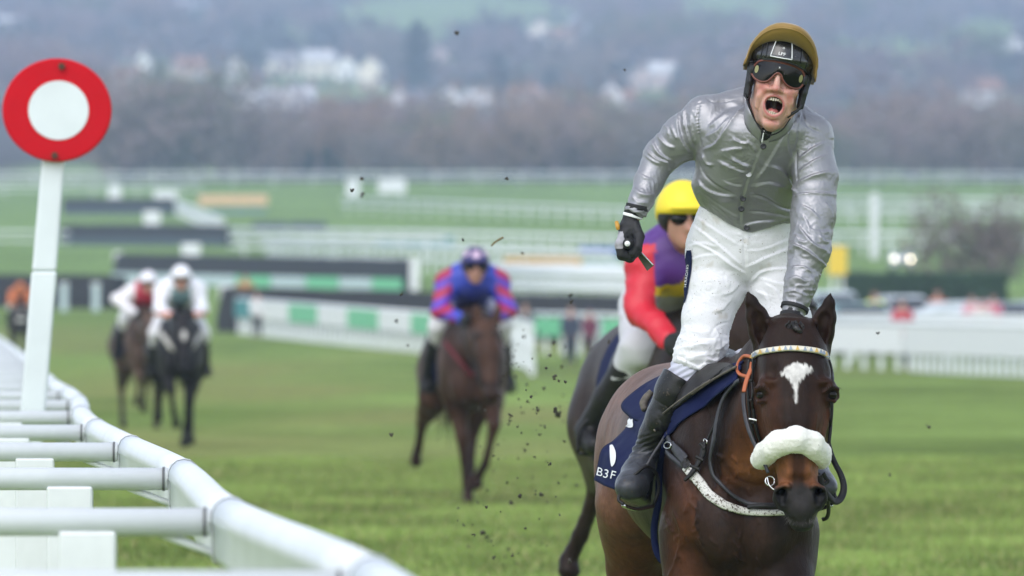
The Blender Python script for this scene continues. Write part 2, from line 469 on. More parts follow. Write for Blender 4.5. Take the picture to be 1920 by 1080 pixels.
def horse_cols(v, n):
    x, y, z = v.T
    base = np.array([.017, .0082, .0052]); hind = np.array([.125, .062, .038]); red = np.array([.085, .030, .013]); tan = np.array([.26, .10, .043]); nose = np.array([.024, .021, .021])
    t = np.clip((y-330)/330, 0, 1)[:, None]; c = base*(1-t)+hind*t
    f = fbm(v/55., 11, 3)
    def mix(w, col): 
        nonlocal c
        w = np.clip(w, 0, 1)[:, None]; c = c*(1-w)+np.asarray(col)*w
    
    mix(np.clip((z-960)/90, 0, 1)*(y > 560)*.85, red)                                     # lower thigh
    mix(.75*np.exp(-((x-1285)/34)**2)*np.clip((z-860)/80, 0, 1)*(y < 300)*(y > -80)*np.clip(1.3-abs(z-1000)/170, 0, 1)*(1+.5*f), red)   # shoulder edge
    head = np.clip((-112-y-.35*np.clip(800-z, -100, 60))/50, 0, 1)
    mix(head*np.clip((abs(x-1486)-22)/30, 0, 1)*np.clip((z-690)/50, 0, 1)*.8*(1+.4*f), red*.9)
    mix(head*(z > 820)*np.exp(-((z-880)/36)**2)*np.clip((abs(x-1490)-8)/12, 0, 1), tan*1.25)
    mix(head*(z > 820)*np.exp(-((z-868)/34)**2)*.5, red*1.2)
    mix(head*np.clip((z-900-4*f)/14, 0, 1), nose)
    for nx in (1459, 1529): mix(head*np.clip(1.5-np.sqrt(((x-nx)/11)**2+((z-926)/15)**2), 0, 1)*1.6, (.004, .0035, .0035))
    for ex in (1424, 1552): mix(np.exp(-((x-ex)/14)**2-((z-738)/17)**2)*head, base*.45)
    mix(head*np.clip((600-z)/30, 0, 1)*.7, base*.5)
    # star on the forehead, with a tail running down
    pg = np.array([(1457, 701), (1468, 689), (1485, 679), (1502, 681), (1517, 690), (1514, 697), (1498, 706), (1489, 719), (1487, 750), (1484, 750), (1483, 735), (1479, 715), (1468, 705)], float)
    qx = x+1.0*noise3(v/5., 5)+.8*noise3(np.stack([x/2.4, y/9, z/9], 1), 15); qz = z+5*noise3(np.stack([x/2.3, y/12, z/16], 1), 6); ins = np.zeros(len(x), bool); m_ = len(pg)
    for i in range(m_):
        (x1, z1), (x2, z2) = pg[i], pg[(i+1) % m_]
        ins ^= ((z1 > qz) != (z2 > qz)) & (qx < (x2-x1)*(qz-z1)/(z2-z1+1e-9)+x1)
    d_ = segd(np.stack([qx, qz], 1), np.vstack([pg, pg[:1]]))[0]
    star = np.where(ins, np.clip(.6+d_/5, 0, 1), np.clip(.5-d_/5, 0, 1)); tail = star
    mix(np.maximum(star, tail)*(y < -230), (.62, .60, .58))
    mix(.9*np.clip((z-1330)/60, 0, 1), (.012, .01, .009))
    return np.clip(c, .003, 1)
horse = empty('horse', HB, 'dark bay racehorse with a white forehead star and fluffy white noseband, nearest the camera', 'horse')
hbody = pix_obj('body', hv, hq, M['coat'], horse, HB, horse_cols(hv, hn))
BV = BVHTree.FromPolygons(hv.tolist(), hq.tolist())
def snap(px, py, off=0.0, d0=-600.0):
    r = BV.ray_cast(Vector((px, d0, py)), Vector((0, 1, 0)))
    if r[0] is None: return None
    n = r[1] if r[1].y < 0 else -r[1]
    p = r[0]+n*off; return (p.x, p.y, p.z)
# ------------------------------------------------------------------ the winning jockey
M['satin'] = mat('grey_satin', (.285, .285, .305), rough=.42, metal=.55, spec=.5, bump=[(900, .12, .0006), (50, .08, .004)], specks=[(60, .745, (.2, .17, .15), .08), (260, .735, (.09, .07, .06), .03)])
M['breech'] = mat('white_breeches', (.72, .72, .755), rough=.6, sheen=.1, bump=[(60, .22, .004), (700, .1, .0006)], specks=[(140, .70, (.16, .125, .09), .03), (320, .70, (.14, .11, .08), .03), (14, .66, (.52, .49, .45), .14)])
M['skin'] = mat('skin', (.5, .27, .2), rough=.42, vcol=True, sub=.25, spec=.45, bump=[(300, .15, .001)], specks=[(300, .71, (.20, .12, .085), .03), (520, .70, (.22, .14, .10), .03)])
M['gold'] = mat('gold_silk', (.25, .15, .030), rough=.55, sheen=.2, bump=[(800, .15, .0006), (40, .15, .003)])
M['helm'] = mat('black_helmet', (.010, .010, .011), rough=.22, coat=.5, specks=[(240, .66, (.10, .09, .08), .03)], bump=[(420, .3, .002)])
M['pad'] = mat('black_padding', (.010, .010, .012), rough=.6, bump=[(300, .3, .001)])
M['lens'] = mat('dark_lens', (.004, .004, .005), rough=.1, spec=.3, specks=[(260, .74, (.2, .19, .17), .02)])
M['brownrim'] = mat('brown_rim', (.13, .035, .022), rough=.45)
M['white'] = mat('white_plastic', (.78, .79, .8), rough=.4)
M['tooth'] = mat('tooth', (.56, .50, .39), rough=.25)
M['tongue'] = mat('tongue', (.42, .13, .12), rough=.35)
M['boot'] = mat('black_boot', (.014, .0135, .0135), rough=.34, spec=.35, vcol=True, var=[(30, .7, 1.4)], bump=[(90, .35, .004), (400, .3, .0012)], specks=[(70, .64, (.06, .045, .035), .06)])
M['sock'] = mat('pale_sock', (.52, .53, .62), rough=.8, bump=[(200, .2, .001)])
M['glove'] = mat('black_glove', (.012, .012, .015), rough=.7, vcol=True, bump=[(250, .3, .001)])
M['navy'] = mat('navy_cloth', (.005, .009, .048), rough=.75, spec=.15, bump=[(250, .2, .001), (30, .2, .004)], specks=[(90, .70, (.03, .035, .08), .05)])

JB = Vector(PW(np.array([1395., 120., 720.]))); JB.z = 0.9
c12, s12 = .9764, .2160
HR = np.array([[c12, 0, s12], [0, 1, 0], [-s12, 0, c12]])
def toL(p):
    p = np.asarray(p, float)-np.array([1459., -60., 143.]); return p @ HR.T        # (u, w, v)
def toP(q): return np.asarray(q, float) @ HR+np.array([1459., -60., 143.])

def grid(a, b, fine, c0, c1, coarse):
    return np.concatenate([np.arange(c0, a, coarse), np.arange(a, b, fine), np.arange(b, c1, coarse)])
hf = Field(grid(-62, 66, 1.15, -420, 190, 9), grid(-92, 70, 1.3, -190, 330, 9), grid(-70, 140, 1.15, -75, 860, 9))
hf.loft([(-62, 0, 2, 26, 36), (-40, 0, 3, 40, 52), (-10, 0, 4, 43.5, 57), (20, 0, 2, 43.5, 56), (45, 1, -2, 41, 53), (62, 2, -6, 37.5, 49), (78, 3, -11, 30, 43),
         (92, 4, -18, 21, 33), (101, 4.5, -24, 12, 20), (106, 5, -26, 5, 8)], axis=2, e=2.25)
hf.chain([(0, 20, 55), (-3, 40, 100), (-10, 60, 140)], [38, 38, 44], 14)                # neck
hf.cone((-2.5, -56, -6), (-1, -65, 24), 5.5, 6.5, 7)
hf.ell((-1, -67, 27), (8, 8, 6.2), 5)
for s_ in (-1, 1):
    hf.ell((-1+s_*9.3, -58.5, 28.5), (5.2, 8, 4.8), 4)
    hf.ell((-1+s_*5, -67, 34), (2.8, 5, 2.2), 1.5, 's')
    hf.ell((2+s_*26, -40, 25), (13, 15, 12), 14)
    hf.chain([(1+s_*14, -60, 26), (1.5+s_*23.5, -52, 44), (2+s_*26, -45, 68)], [1.6, 2.0, 1.2], 6, 's')
    hf.chain([(1+s_*20, -57, 30), (1.5+s_*29, -48, 46), (2+s_*31, -40, 66)], [2, 3, 2], 12)
    hf.cone((3+s_*20, -14, 86), (3+s_*34, 4, 56), 8, 9, 12)                           # jaw
hf.ell((4, -43, 93), (15, 13, 10), 7)                                                    # chin
hf.cone((-7, -52, 84), (15, -52, 84), 3, 3, 5, 's')
# the open, shouting mouth
hf.ell((2.2, -52, 58.5), (20, 9, 23), 9)
hf.loft([(41.0, .8, -46, 6, 30), (45.5, 1.0, -46, 13.5, 32), (54, 1.8, -46, 17.6, 32), (64, 2.6, -46, 16.5, 32), (72, 3.2, -44, 12, 30), (76.5, 3.4, -44, 5, 26)], 2.2, 's', e=2.2)
th = np.linspace(0, 2*np.pi, 25)
def lipw(u, v): return -57.5+((u-2)/18)**2*7+abs((v-57)/22)**2*3.5-np.where(v < 50, 4.5, 0)*np.exp(-((u-2)/10)**2)*.4
lip = [(2.2+18.6*np.cos(t)*(1-.06*np.sin(t)), 0, 58.5+19.2*np.sin(t)) for t in th]
lip = [(u, lipw(u, v), v) for u, _, v in lip]
hf.chain(lip, [1.9+1.2*max(np.sin(t), 0) for t in th], 3)
# the hidden body under the silks
def lc(pts, rs, k=10): hf.chain([toL(p) for p in pts], rs, k)
lc([(1440, 40, 240), (1408, 66, 300), (1402, 105, 390), (1396, 150, 470)], [40, 46, 42, 50], 20)
lc([(1340, 34, 240), (1240, 58, 294), (1206, 32, 366), (1187, 18, 405), (1181, 18, 425)], [26, 18, 13.5, 13.5, 13], 8)
lc([(1510, 10, 262), (1525, -30, 390), (1500, -78, 520), (1483, -97, 590)], [28, 20, 14, 12], 8)
lc([(1348, 130, 480), (1318, 98, 655), (1280, 100, 720), (1212, 132, 850), (1192, 90, 903)], [36, 28, 20, 14, 12], 10)
lc([(1445, 135, 480), (1495, 98, 665), (1462, 100, 730), (1500, 132, 850), (1520, 90, 903)], [36, 28, 20, 14, 12], 10)
kv, kq = hf.mesh(); del hf
kv = relax(kv, kq, 2, .5)
def face_cols(v):
    u, w, z = v.T; c = np.tile(np.array([.54, .31, .25]), (len(v), 1)); f = fbm(v/14., 21, 3)
    def mix(wt, col):
        nonlocal c
        wt = np.clip(wt, 0, 1)[:, None]; c = c*(1-wt)+np.asarray(col)*wt
    red = (.42, .135, .105)
    for s_ in (-1, 1): mix(.8*np.exp(-((u-2-s_*27)**2/190+(z-30)**2/260))*(1+.4*f), red)
    mix(.7*np.exp(-((u+1)**2/90+(z-28)**2/90)), red); mix(.5*np.exp(-((u-4)**2/200+(z-90)**2/90)), red)
    mix(.28*np.clip(f, 0, 1), (.36, .17, .12))
    r = np.sqrt(((u-2.2)/18.6)**2+((z-58.5)/19.2)**2)
    mix((w < -35)*np.clip(1-abs(r-1.0)/.17, 0, 1)*1.2, (.40, .125, .115))
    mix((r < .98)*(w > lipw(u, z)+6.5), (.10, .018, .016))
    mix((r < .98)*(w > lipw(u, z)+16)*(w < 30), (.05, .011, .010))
    mix(.5*np.clip((z-72)/12, 0, 1)*(w > -30)*(1+f), (.36, .22, .17))
    return np.clip(c, .003, 1)
jock = pix_obj('person', toP(kv), kq, M['skin'], None, JB, face_cols(kv))
jock.location = JB
tag(jock, 'shouting jockey in silver grey silks and gold cap standing tall in the stirrups', 'person')
def jp(name, v, q, m, cols=None, parent=None, smooth=True): return pix_obj(name, v, q, m, parent or jock, JB, cols, smooth)
def tubeP(pts, r, n=8, m=5, sq=None):
    p = smooth_path(pts, m); rr = r if not isinstance(r, (list, tuple)) else list(np.interp(np.linspace(0, 1, len(p)), np.linspace(0, 1, len(r)), r))
    v, f = tube_mesh(p.tolist(), rr, n, True, sq); return np.array([tuple(x) for x in v]), [tuple(reversed(q)) for q in f]

# teeth and tongue
def teeth(v0, cu, n, half, up):
    b = []
    for i in range(n):
        t = (i+.5)/n*2-1; wd = half/n*1.02*(1.0 if abs(t) < .5 else .85)
        u = cu+half*np.sin(t*1.15)/np.sin(1.15); w = -55+11*t*t; hgt = (6.0 if abs(t) < .25 else 5.0)*(1 if up else .95)*(1+.12*np.sin(i*7.3))
        z = v0+(2.2*t*t if up else -2.5*t*t); s_ = 1 if up else -1
        vs = []
        for (a, zz, d) in ((-1, 0, 0), (1, 0, 0), (.86, 1, -.8), (-.86, 1, -.8)):
            for dd in (0, 5): vs.append((u+a*wd, w+d+dd+a*t*1.6, z+s_*zz*hgt))
        b.append((vs, [(0, 2, 4, 6), (1, 7, 5, 3), (0, 1, 3, 2), (2, 3, 5, 4), (4, 5, 7, 6), (6, 7, 1, 0)]))
    return b
for up, v0, cu, n, half in ((True, 43.5, 1, 8, 14.5), (False, 74.5, 3.2, 8, 13)):
    vs = []; fs = []
    for a, f in teeth(v0, cu, n, half, up):
        k = len(vs); vs += a; fs += [tuple(i+k for i in q) for q in f]
    o = jp('teeth', toP(np.array(vs)), fs, M['tooth'], smooth=False)
    bv = o.modifiers.new('bevel', 'BEVEL'); bv.width = .0012; bv.segments = 2
tf = Field(np.arange(-14, 20, 1.2), np.arange(-60, 0, 1.5), np.arange(55, 84, 1.2))
tf.ell((3, -34, 69), (11.5, 17, 7)); tf.cone((3, -44, 64.5), (3, -20, 61), 1.2, 1.2, 2, 's')
v, q = tf.mesh(); jp('tongue', toP(v), q, M['tongue'])

# helmet shell
sf = Field(np.arange(-72, 74, 1.6), np.arange(-84, 100, 2), np.arange(-108, 20, 1.6))
sf.ell((0, 8, -32), (60.5, 79, 60))
sf.ell((0, 8, -32), (63, 81.5, 30), 3)
def cutH(X, Y, Z):
    return (Z-(-27.5+16*np.clip(np.abs(X)/60, 0, 1)**2+np.clip((Y+30)/60, 0, 1)*22))*1.0
sf.put(lambda X, Y, Z: -cutH(X, Y, Z)+0*X, (-80, -90, -110), (80, 110, 30), 1.5, 's')
sf.ell((0, 8, -18), (50, 66, 50), 1, 's')
hv2, hq2 = sf.mesh()
helm = jp('helmet', toP(hv2), hq2, M['helm'])
SB = BVHTree.FromPolygons(hv2.tolist(), hq2.tolist())
def on_helm(u, v, off=.8):
    r = SB.ray_cast(Vector((u, -200, v)), Vector((0, 1, 0)))
    if r[0] is None: return (u, -60, v)
    n = r[1] if r[1].y < 0 else -r[1]
    p = r[0]+n*off; return (p.x, p.y, p.z)
def helm_line(name, pts, r, m, par=None):
    p = [on_helm(a, b) for a, b in smooth_path(pts, 4)]
    v, f = tubeP(p, r, 6, 1); return jp(name, toP(v), f, m, parent=None)
for tr_ in ([(-19.5, -62), (-22, -45), (-24, -31)], [(-24, -31), (-5, -31.5), (16, -32.5)], [(16, -32.5), (13, -48), (9.5, -64)]): helm_line('helmet_trim', tr_, 1.0, M['white'])
for a, b in (((-42, -52), (-41, -24)), ((31, -56), (33, -29)), ((-33, -56), (-32, -27)), ((46, -46), (45, -20))): helm_line('helmet_seam', [a, ((a[0]+b[0])/2, (a[1]+b[1])/2), b], .55, M['pad'])
helm_line('helmet_rim', [(-58, -12), (-40, -21), (-20, -26), (0, -27.5), (20, -26), (40, -21), (57, -13)], 1.7, M['pad'])
def text_mesh(txt, size):
    cu = bpy.data.curves.new('t', 'FONT'); cu.body = txt; cu.size = size; cu.align_x = 'CENTER'; cu.align_y = 'CENTER'; cu.extrude = .0
    o = bpy.data.objects.new('t', cu); COL.objects.link(o)
    dg = bpy.context.evaluated_depsgraph_get(); me = o.evaluated_get(dg).to_mesh()
    v = np.array([tuple(p.co) for p in me.vertices]); f = [tuple(p.vertices) for p in me.polygons]
    o.evaluated_get(dg).to_mesh_clear(); bpy.data.objects.remove(o); bpy.data.curves.remove(cu); return v, f
def letters_on(name, txt, size, fn, m, par, base, parent_fn):
    v, f = text_mesh(txt, size)
    return parent_fn(name, np.array([fn(x, -y) for x, y, _ in v]), [tuple(reversed(q)) for q in f], m)
tv, tfc = text_mesh('LPF', 8.0)
jp('helmet_lettering', toP(np.array([on_helm(x*1.2-4, -y-39, .5) for x, y, _ in tv])), [tuple(reversed(q)) for q in tfc], M['white'], smooth=False)
tv, tfc = text_mesh('o', 8)
jp('helmet_badge', toP(np.array([on_helm(x-3, -y-51, .5) for x, y, _ in tv])), [tuple(reversed(q)) for q in tfc], M['white'], smooth=False)

# gold silk cap with its turned-up peak
rows = []
def arch(hw, top, low, w, wside, p=2.0, low2=None):
    r = []
    for t in np.linspace(-1, 1, 41):
        a = t*np.pi/2*1.0; u = hw*np.sin(a); vv = low+(top-low)*max(1-abs(np.sin(a))**p, 0)**(1/p)
        r.append((u, w+(wside-w)*np.sin(a)**2, vv))
    return r
rows = [arch(60, -64, -12, -62, -8), arch(61.5, -68, -13, -74, -16), arch(64, -78, -11, -89, -24, 2.1), arch(66.5, -87, -8, -95, -28, 2.2), arch(68, -92.5, -4, -94, -27, 2.3), arch(68.5, -96, -3, -86, -22, 2.3),
        arch(67.5, -97.5, -2, -60, -4, 2.3), arch(66.5, -98.5, 0, -30, 14, 2.3), arch(66.5, -98, 2, 5, 34, 2.2), arch(64, -93, 2, 40, 52, 2), arch(55, -80, 0, 70, 68, 2), arch(38, -58, -10, 88, 84, 2), arch(10, -35, -25, 93, 92, 2)]
rows = np.array(rows); nr, nc = rows.shape[:2]
gv = smooth_path(rows.reshape(nr, -1), 3).reshape(-1, 3); nr2 = len(gv)//nc
gw = np.stack([gv[:, 0]/9, gv[:, 1]/16, gv[:, 2]/9], 1)
gv = gv*(1+.006*noise3(gw, 4)[:, None])
side = np.clip((np.abs(gv[:, 0])-52)/14, 0, 1)[:, None]
gv = gv+side*np.stack([noise3(gv/np.array([30, 30, 4.]), 8)*1.6, noise3(gv/6., 9)*.6, noise3(gv/6., 10)*.6], 1)
gf = np.array([(i*nc+j, i*nc+j+1, (i+1)*nc+j+1, (i+1)*nc+j) for i in range(nr2-1) for j in range(nc-1)])
cap = jp('cap', toP(gv), gf, M['gold'])
so = cap.modifiers.new('solid', 'SOLIDIFY'); so.thickness = .0025; so.offset = 0
v, f = tubeP([rows[3][j]-np.array([0, 1.2, 0]) for j in range(0, 41, 4)], 1.5, 6, 4)
jp('cap_piping', toP(v), f, M['gold'])

# goggles
go = smooth_path([(-51, 8), (-49, -7), (-40, -18.5), (-22, -22.5), (0, -23), (22, -22), (38, -17.5), (46.5, -6), (46, 8), (40, 16), (30, 18.5), (17, 15.5), (8, 8), (3, 0), (-3.5, -3), (-9, 1), (-14, 9), (-20, 16), (-31, 19.5), (-43, 16), (-51, 8)], 5)
def gw_(u, v): return -66+((u+2)/49)**2*24+abs(v)*.05
ring = np.array([(u, gw_(u, v), v) for u, v in go]); inner = np.array([(u*.96, gw_(u, v)-.5, (v+2)*.93-2) for u, v in go])
cen = []; n = len(go)
lv = [tuple(p) for p in inner]; lf = []
steps = 5
ctr = lambda u: (u*.96, -3-max(0, 10-abs(u+3))*.75)
allv = []
for k in range(steps+1):
    for (u, v) in go:
        cu, cv = ctr(u); cv = cv if abs(u+3) > 10 else -12
        t = k/steps; uu = u*.97*(1-t)+cu*t; vv = v*.95*(1-t)+cv*t; allv.append((uu, gw_(uu, vv)-1.0-2.0*t*(2-t)*.5, vv))
lf = [(k*n+i, k*n+i+1, (k+1)*n+i+1, (k+1)*n+i) for k in range(steps) for i in range(n-1)]
gog = jp('goggles', toP(np.array(allv)), lf, M['lens'])
v, f = tubeP(ring, 2.2, 8, 1); jp('goggle_rim', toP(v), f, M['brownrim'])
for u0 in (-44, 40.5):
    a = np.linspace(0, 2*np.pi, 17)[:-1]
    dv = [(u0, gw_(u0, -3)-3.2, -2)]+[(u0+3.6*np.cos(t), gw_(u0+3.6*np.cos(t), 0)-3.0, -2+7.5*np.sin(t)) for t in a]
    jp('goggle_badge', toP(np.array(dv)), [(0, 1+i, 1+(i+1) % 16) for i in range(16)], mat('goggle_badge', (.24, .23, .10), rough=.4))
tv, tfc = text_mesh('x', 7)
jp('lens_mark', toP(np.array([(x-3, gw_(-3, -14)-3.4, -y-14) for x, y, _ in tv])), [tuple(reversed(q)) for q in tfc], M['white'], smooth=False)
for s_, u0 in ((-1, -52), (1, 48)):
    b = Field(np.arange(u0-16, u0+17, 1.5), np.arange(-50, 60, 2.5), np.arange(-16, 16, 1.5))
    b.cone((u0, -40, 0), (u0+s_*6, 40, -6), 3.5, 3.5, 0, sc=(1, 1, 2.2)); b.cone((u0-s_*1, -42, -1), (u0+s_*3, -30, -3), 4.5, 4.5, 1, sc=(1, 1, 2.2))
    v, q = b.mesh(); jp('goggle_strap', toP(v), q, M['pad'])
    b = Field(np.arange(-68, 70, 1.6), np.arange(-45, 50, 2.5), np.arange(-12, 66, 1.6))
    x0 = -51 if s_ < 0 else 51
    b.chain([(x0+s_*4, -8, -6), (x0, -14, 22), (x0-s_*1, -16, 48)], [8, 8.5, 7], 4, sc=(.85, 2.2, 1)); b.chain([(x0+s_*7, -12, -4), (x0+s_*5.5, -22, 20), (x0+s_*4, -24, 50)], [3, 3, 3], 1.5)
    v, q = b.mesh(); jp('ear_pad', toP(v), q, M['pad'])
v, f = tubeP([(-56, -28, 46), (-47, -36, 62), (-38, -34, 76), (-22, -30, 96), (3, -30, 113), (26, -26, 100), (38, -24, 74)], 1.3, 6); jp('chin_strap', toP(v), f, M['pad'])
v, f = tubeP([(53, -30, 44), (48, -34, 56), (40, -36, 64), (32, -36, 74)], [2.4, 2.6, 3.0, 2.0], 6); jp('chin_strap', toP(v), f, M['pad'])

# ---------------- silks
jf = Field(np.arange(1168, 1586, 2.3), np.arange(-150, 190, 3.2), np.arange(150, 614, 2.3))
jf.loft([(200, 1430, 15, 50, 44), (215, 1430, 8, 84, 56), (235, 1428, 8, 108, 66), (260, 1422, 14, 112, 72), (290, 1410, 28, 104, 74), (320, 1401, 46, 97, 74), (350, 1395, 63, 98, 72), (380, 1400, 82, 88, 66), (410, 1410, 96, 80, 60), (442, 1414, 106, 74, 54)], 10, e=2.3)
jf.ell((1425, 62, 216), (92, 62, 56), 24)
jf.chain([(1400, 40, 200), (1330, 30, 226)], [34, 48], 16)
jf.chain([(1484, 30, 218), (1518, 12, 256)], [32, 44], 16)
jf.chain([(1324, 28, 230), (1284, 44, 256), (1245, 60, 288)], [47, 39.5, 34], 14)
jf.chain([(1240, 60, 292), (1217, 45, 340), (1203, 24, 374), (1196, 16, 391)], [32.5, 26.5, 22.5, 19.5], 9)
jf.chain([(1514, 10, 262), (1529, -12, 330), (1524, -36, 400), (1516, -60, 470), (1499, -82, 532), (1482, -97, 600)], [46, 41, 41, 38, 29, 20], 10)
hem = np.array([(1200, 340), (1298, 346), (1308, 374), (1330, 394), (1362, 414), (1395, 433), (1408, 436), (1440, 427), (1484, 410), (1500, 404), (1600, 400)], float)
jf.put(lambda X, Y, Z: np.maximum(np.interp(X, hem[:, 0], hem[:, 1])-Z+np.clip(Y-60, 0, 60)*.3, np.maximum(np.maximum(1285-X, X-1489), 12-Y)), (1280, -160, 330), (1495, 200, 620), 2, 's')
v, q = jf.mesh(); del jf
v = relax(v, q, 2, .5); n = normals(v, q)
def folds(v, n, lst, ymax=1e9):
    """raise ridges (r), press creases (c) or turn folds (f: ridge with a trough beside it) along lines drawn on the front of the cloth"""
    front = np.clip(-n[:, 1]*2.2+.35, 0, 1)*(v[:, 1] < ymax); am = np.zeros(len(v)); p2 = v[:, [0, 2]]
    for typ, pts, a, w in lst:
        pl = smooth_path(pts, 5); lo = pl.min(0)-4*w; hi = pl.max(0)+4*w
        ix = np.where((p2[:, 0] > lo[0]) & (p2[:, 0] < hi[0]) & (p2[:, 1] > lo[1]) & (p2[:, 1] < hi[1]))[0]
        if len(ix) == 0: continue
        w = w*.6; a = a*.82; d, t, sd = segd(p2[ix], pl); tp = np.clip(np.sin(np.pi*np.clip(t*.94+.03, 0, 1))*1.7, 0, 1); x = d/w
        if typ == 'r': g = np.exp(-x**2)
        elif typ == 'c': g = -np.exp(-x**2)
        else: g = np.where(sd > 0, np.exp(-x/1.7), np.exp(-(x/.62)**2)*1.25-.25)*np.where(sd > 0, 1, np.exp(-(x/2.2)**2)); a = a*1.2
        am[ix] += a*g*tp
    return am*front
jl = [
 ('f', [(1274, 206), (1272, 240), (1281, 268), (1297, 289)], 6, 6), ('r', [(1258, 232), (1265, 250), (1272, 262)], 4, 5), ('f', [(1232, 248), (1247, 268), (1266, 278)], 5, 6), ('f', [(1222, 262), (1237, 288), (1262, 303)], 5, 6),
 ('f', [(1213, 280), (1232, 298), (1258, 305)], 5, 5), ('r', [(1210, 290), (1226, 303), (1240, 308)], 3.5, 4), ('r', [(1186, 352), (1203, 364), (1230, 366)], 3.5, 5), ('f', [(1195, 322), (1208, 332), (1222, 336)], 2.5, 6), ('f', [(1184, 366), (1196, 378), (1214, 380)], 3, 5),
 ('r', [(1244, 234), (1252, 240), (1254, 256)], 3, 4), ('f', [(1286, 200), (1284, 226), (1292, 258), (1304, 284)], 5, 5), ('f', [(1296, 215), (1297, 245), (1306, 272)], 3, 5), ('c', [(1312, 190), (1308, 218), (1310, 249), (1316, 281)], 3, 2.6),
 ('c', [(1324, 183), (1340, 192), (1380, 187)], 2.2, 2.5), ('f', [(1317, 281), (1341, 270), (1360, 243), (1379, 217), (1398, 198)], 6, 5), ('r', [(1328, 240), (1346, 227), (1368, 210)], 5, 6), ('f', [(1322, 258), (1345, 245), (1366, 222)], 3.5, 6),
 ('r', [(1317, 288), (1325, 306), (1338, 310)], 5, 4), ('f', [(1309, 338), (1324, 354), (1348, 364), (1378, 369)], 5.5, 6), ('c', [(1310, 300), (1322, 329), (1348, 351), (1381, 366)], 3, 3.5), ('f', [(1368, 294), (1388, 306), (1406, 312)], 5, 6),
 ('f', [(1345, 302), (1370, 314), (1398, 325)], 4, 7), ('f', [(1350, 285), (1372, 280), (1396, 278)], 3, 7), ('f', [(1372, 258), (1386, 268), (1404, 270)], 3.5, 6), ('r', [(1398, 262), (1410, 276), (1416, 284)], 3.5, 5), ('f', [(1356, 340), (1376, 348), (1392, 350)], 2.5, 5),
 *[('f', [(1418+o_, 338), (1443+o_, 301), (1468+o_, 262)], 2.5, 5) for o_ in ()], ('f', [(1418, 338), (1443, 301), (1468, 257)], 5, 7), ('c', [(1406, 363), (1435, 371), (1464, 387), (1490, 393)], 4, 4), ('f', [(1438, 309), (1467, 321), (1484, 350), (1492, 362)], 5, 7), ('f', [(1410, 352), (1440, 345), (1470, 352)], 3.5, 9), ('f', [(1394, 424), (1420, 417), (1458, 415)], 3.5, 5),
 ('c', [(1404, 395), (1440, 398), (1480, 405)], 2.5, 4), ('f', [(1330, 380), (1352, 396), (1380, 424)], 3.5, 6), ('f', [(1318, 362), (1345, 384), (1384, 408)], 3, 6), ('f', [(1478, 240), (1474, 270), (1486, 300)], 4, 6), ('f', [(1500, 210), (1494, 240), (1492, 275)], 4, 5),
 ('c', [(1503, 205), (1512, 235), (1540, 250)], 2.5, 3), ('c', [(1497, 212), (1493, 265), (1492, 302), (1495, 345)], 3.5, 3), ('f', [(1494, 345), (1521, 331), (1556, 321)], 5, 6), ('f', [(1488, 370), (1513, 364), (1564, 364)], 6.5, 6), ('f', [(1497, 300), (1517, 283), (1546, 266)], 4.5, 5),
 ('f', [(1498, 322), (1522, 305), (1552, 290)], 4.5, 5), ('f', [(1496, 424), (1519, 456), (1548, 472)], 6, 6), ('f', [(1482, 456), (1513, 473), (1550, 503)], 6.5, 6), ('f', [(1500, 385), (1520, 396), (1535, 412)], 3.5, 6), ('f', [(1545, 380), (1556, 400), (1558, 425)], 4, 6),
 ('f', [(1490, 440), (1498, 452), (1512, 456)], 3, 5), ('f', [(1478, 505), (1500, 500), (1520, 512)], 3.5, 6), ('f', [(1474, 525), (1492, 520), (1508, 530)], 3, 5), ('f', [(1470, 548), (1488, 545), (1506, 552)], 3, 5), ('f', [(1520, 520), (1522, 535), (1514, 552)], 3.5, 5), ('f', [(1466, 568), (1484, 566), (1502, 574)], 2.5, 4),
 ('r', [(1532, 440), (1540, 452), (1552, 455)], 3, 5), ('f', [(1516, 430), (1534, 436), (1556, 432)], 3, 5), ('f', [(1502, 402), (1512, 420), (1516, 440)], 3, 6),
 ('c', [(1426, 268), (1410, 312), (1397, 345), (1389, 380), (1388, 430)], 2.6, 2.2), ('r', [(1431, 270), (1416, 312), (1403, 347), (1395, 382), (1394, 430)], 1.6, 3.5), ('c', [(1444, 268), (1430, 312), (1416, 348), (1408, 384), (1407, 430)], 1.0, 1.8),
]
am = folds(v, n, jl)
sl = (v[:, 0] > 1487) | (v[:, 0] < 1300)
wn_ = noise3(np.stack([v[:, 0]/26+noise3(v/40., 2), v[:, 1]/30, v[:, 2]/13], 1), 31)
am += wn_*np.where(sl, 1.0, .6)
lowsl = (v[:, 0] > 1455)*np.clip((v[:, 2]-400)/60, 0, 1)
am += (1-2*np.abs(noise3(np.stack([v[:, 0]/13, v[:, 1]/16, v[:, 2]/9], 1), 33)))*1.2*lowsl
def crinkle(v, lam, seed, ang):
    a_ = ang+noise3(v/60., seed)*.9; ca_, sa_ = np.cos(a_), np.sin(a_); u_ = v[:, 0]*ca_+v[:, 2]*sa_; w_ = -v[:, 0]*sa_+v[:, 2]*ca_
    r_ = 1-np.abs(noise3(np.stack([u_/(lam*4.5)+noise3(v/22., seed+1)*.5, v[:, 1]/(lam*4), w_/lam], 1), seed+2)); return (np.clip(r_-.35, 0, 1)/.65)**2.2
side_ = np.where(v[:, 0] < 1400, -.62, .5); side_ = np.where(v[:, 0] > 1490, .25, np.where(v[:, 0] < 1300, .7, side_)); wr_ = noise3(v/38., 77)*.5+.6
am += crinkle(v, 22, 61, side_)*1.5*wr_+crinkle(v, 10, 65, side_+.3)*.25*wr_
am += 1.3*np.sin(v[:, 2]*.95+v[:, 0]*.3)*np.exp(-(segd(v[:, [0, 2]], np.array([(1311, 192), (1307, 218), (1310, 249)]))[0]/4)**2)
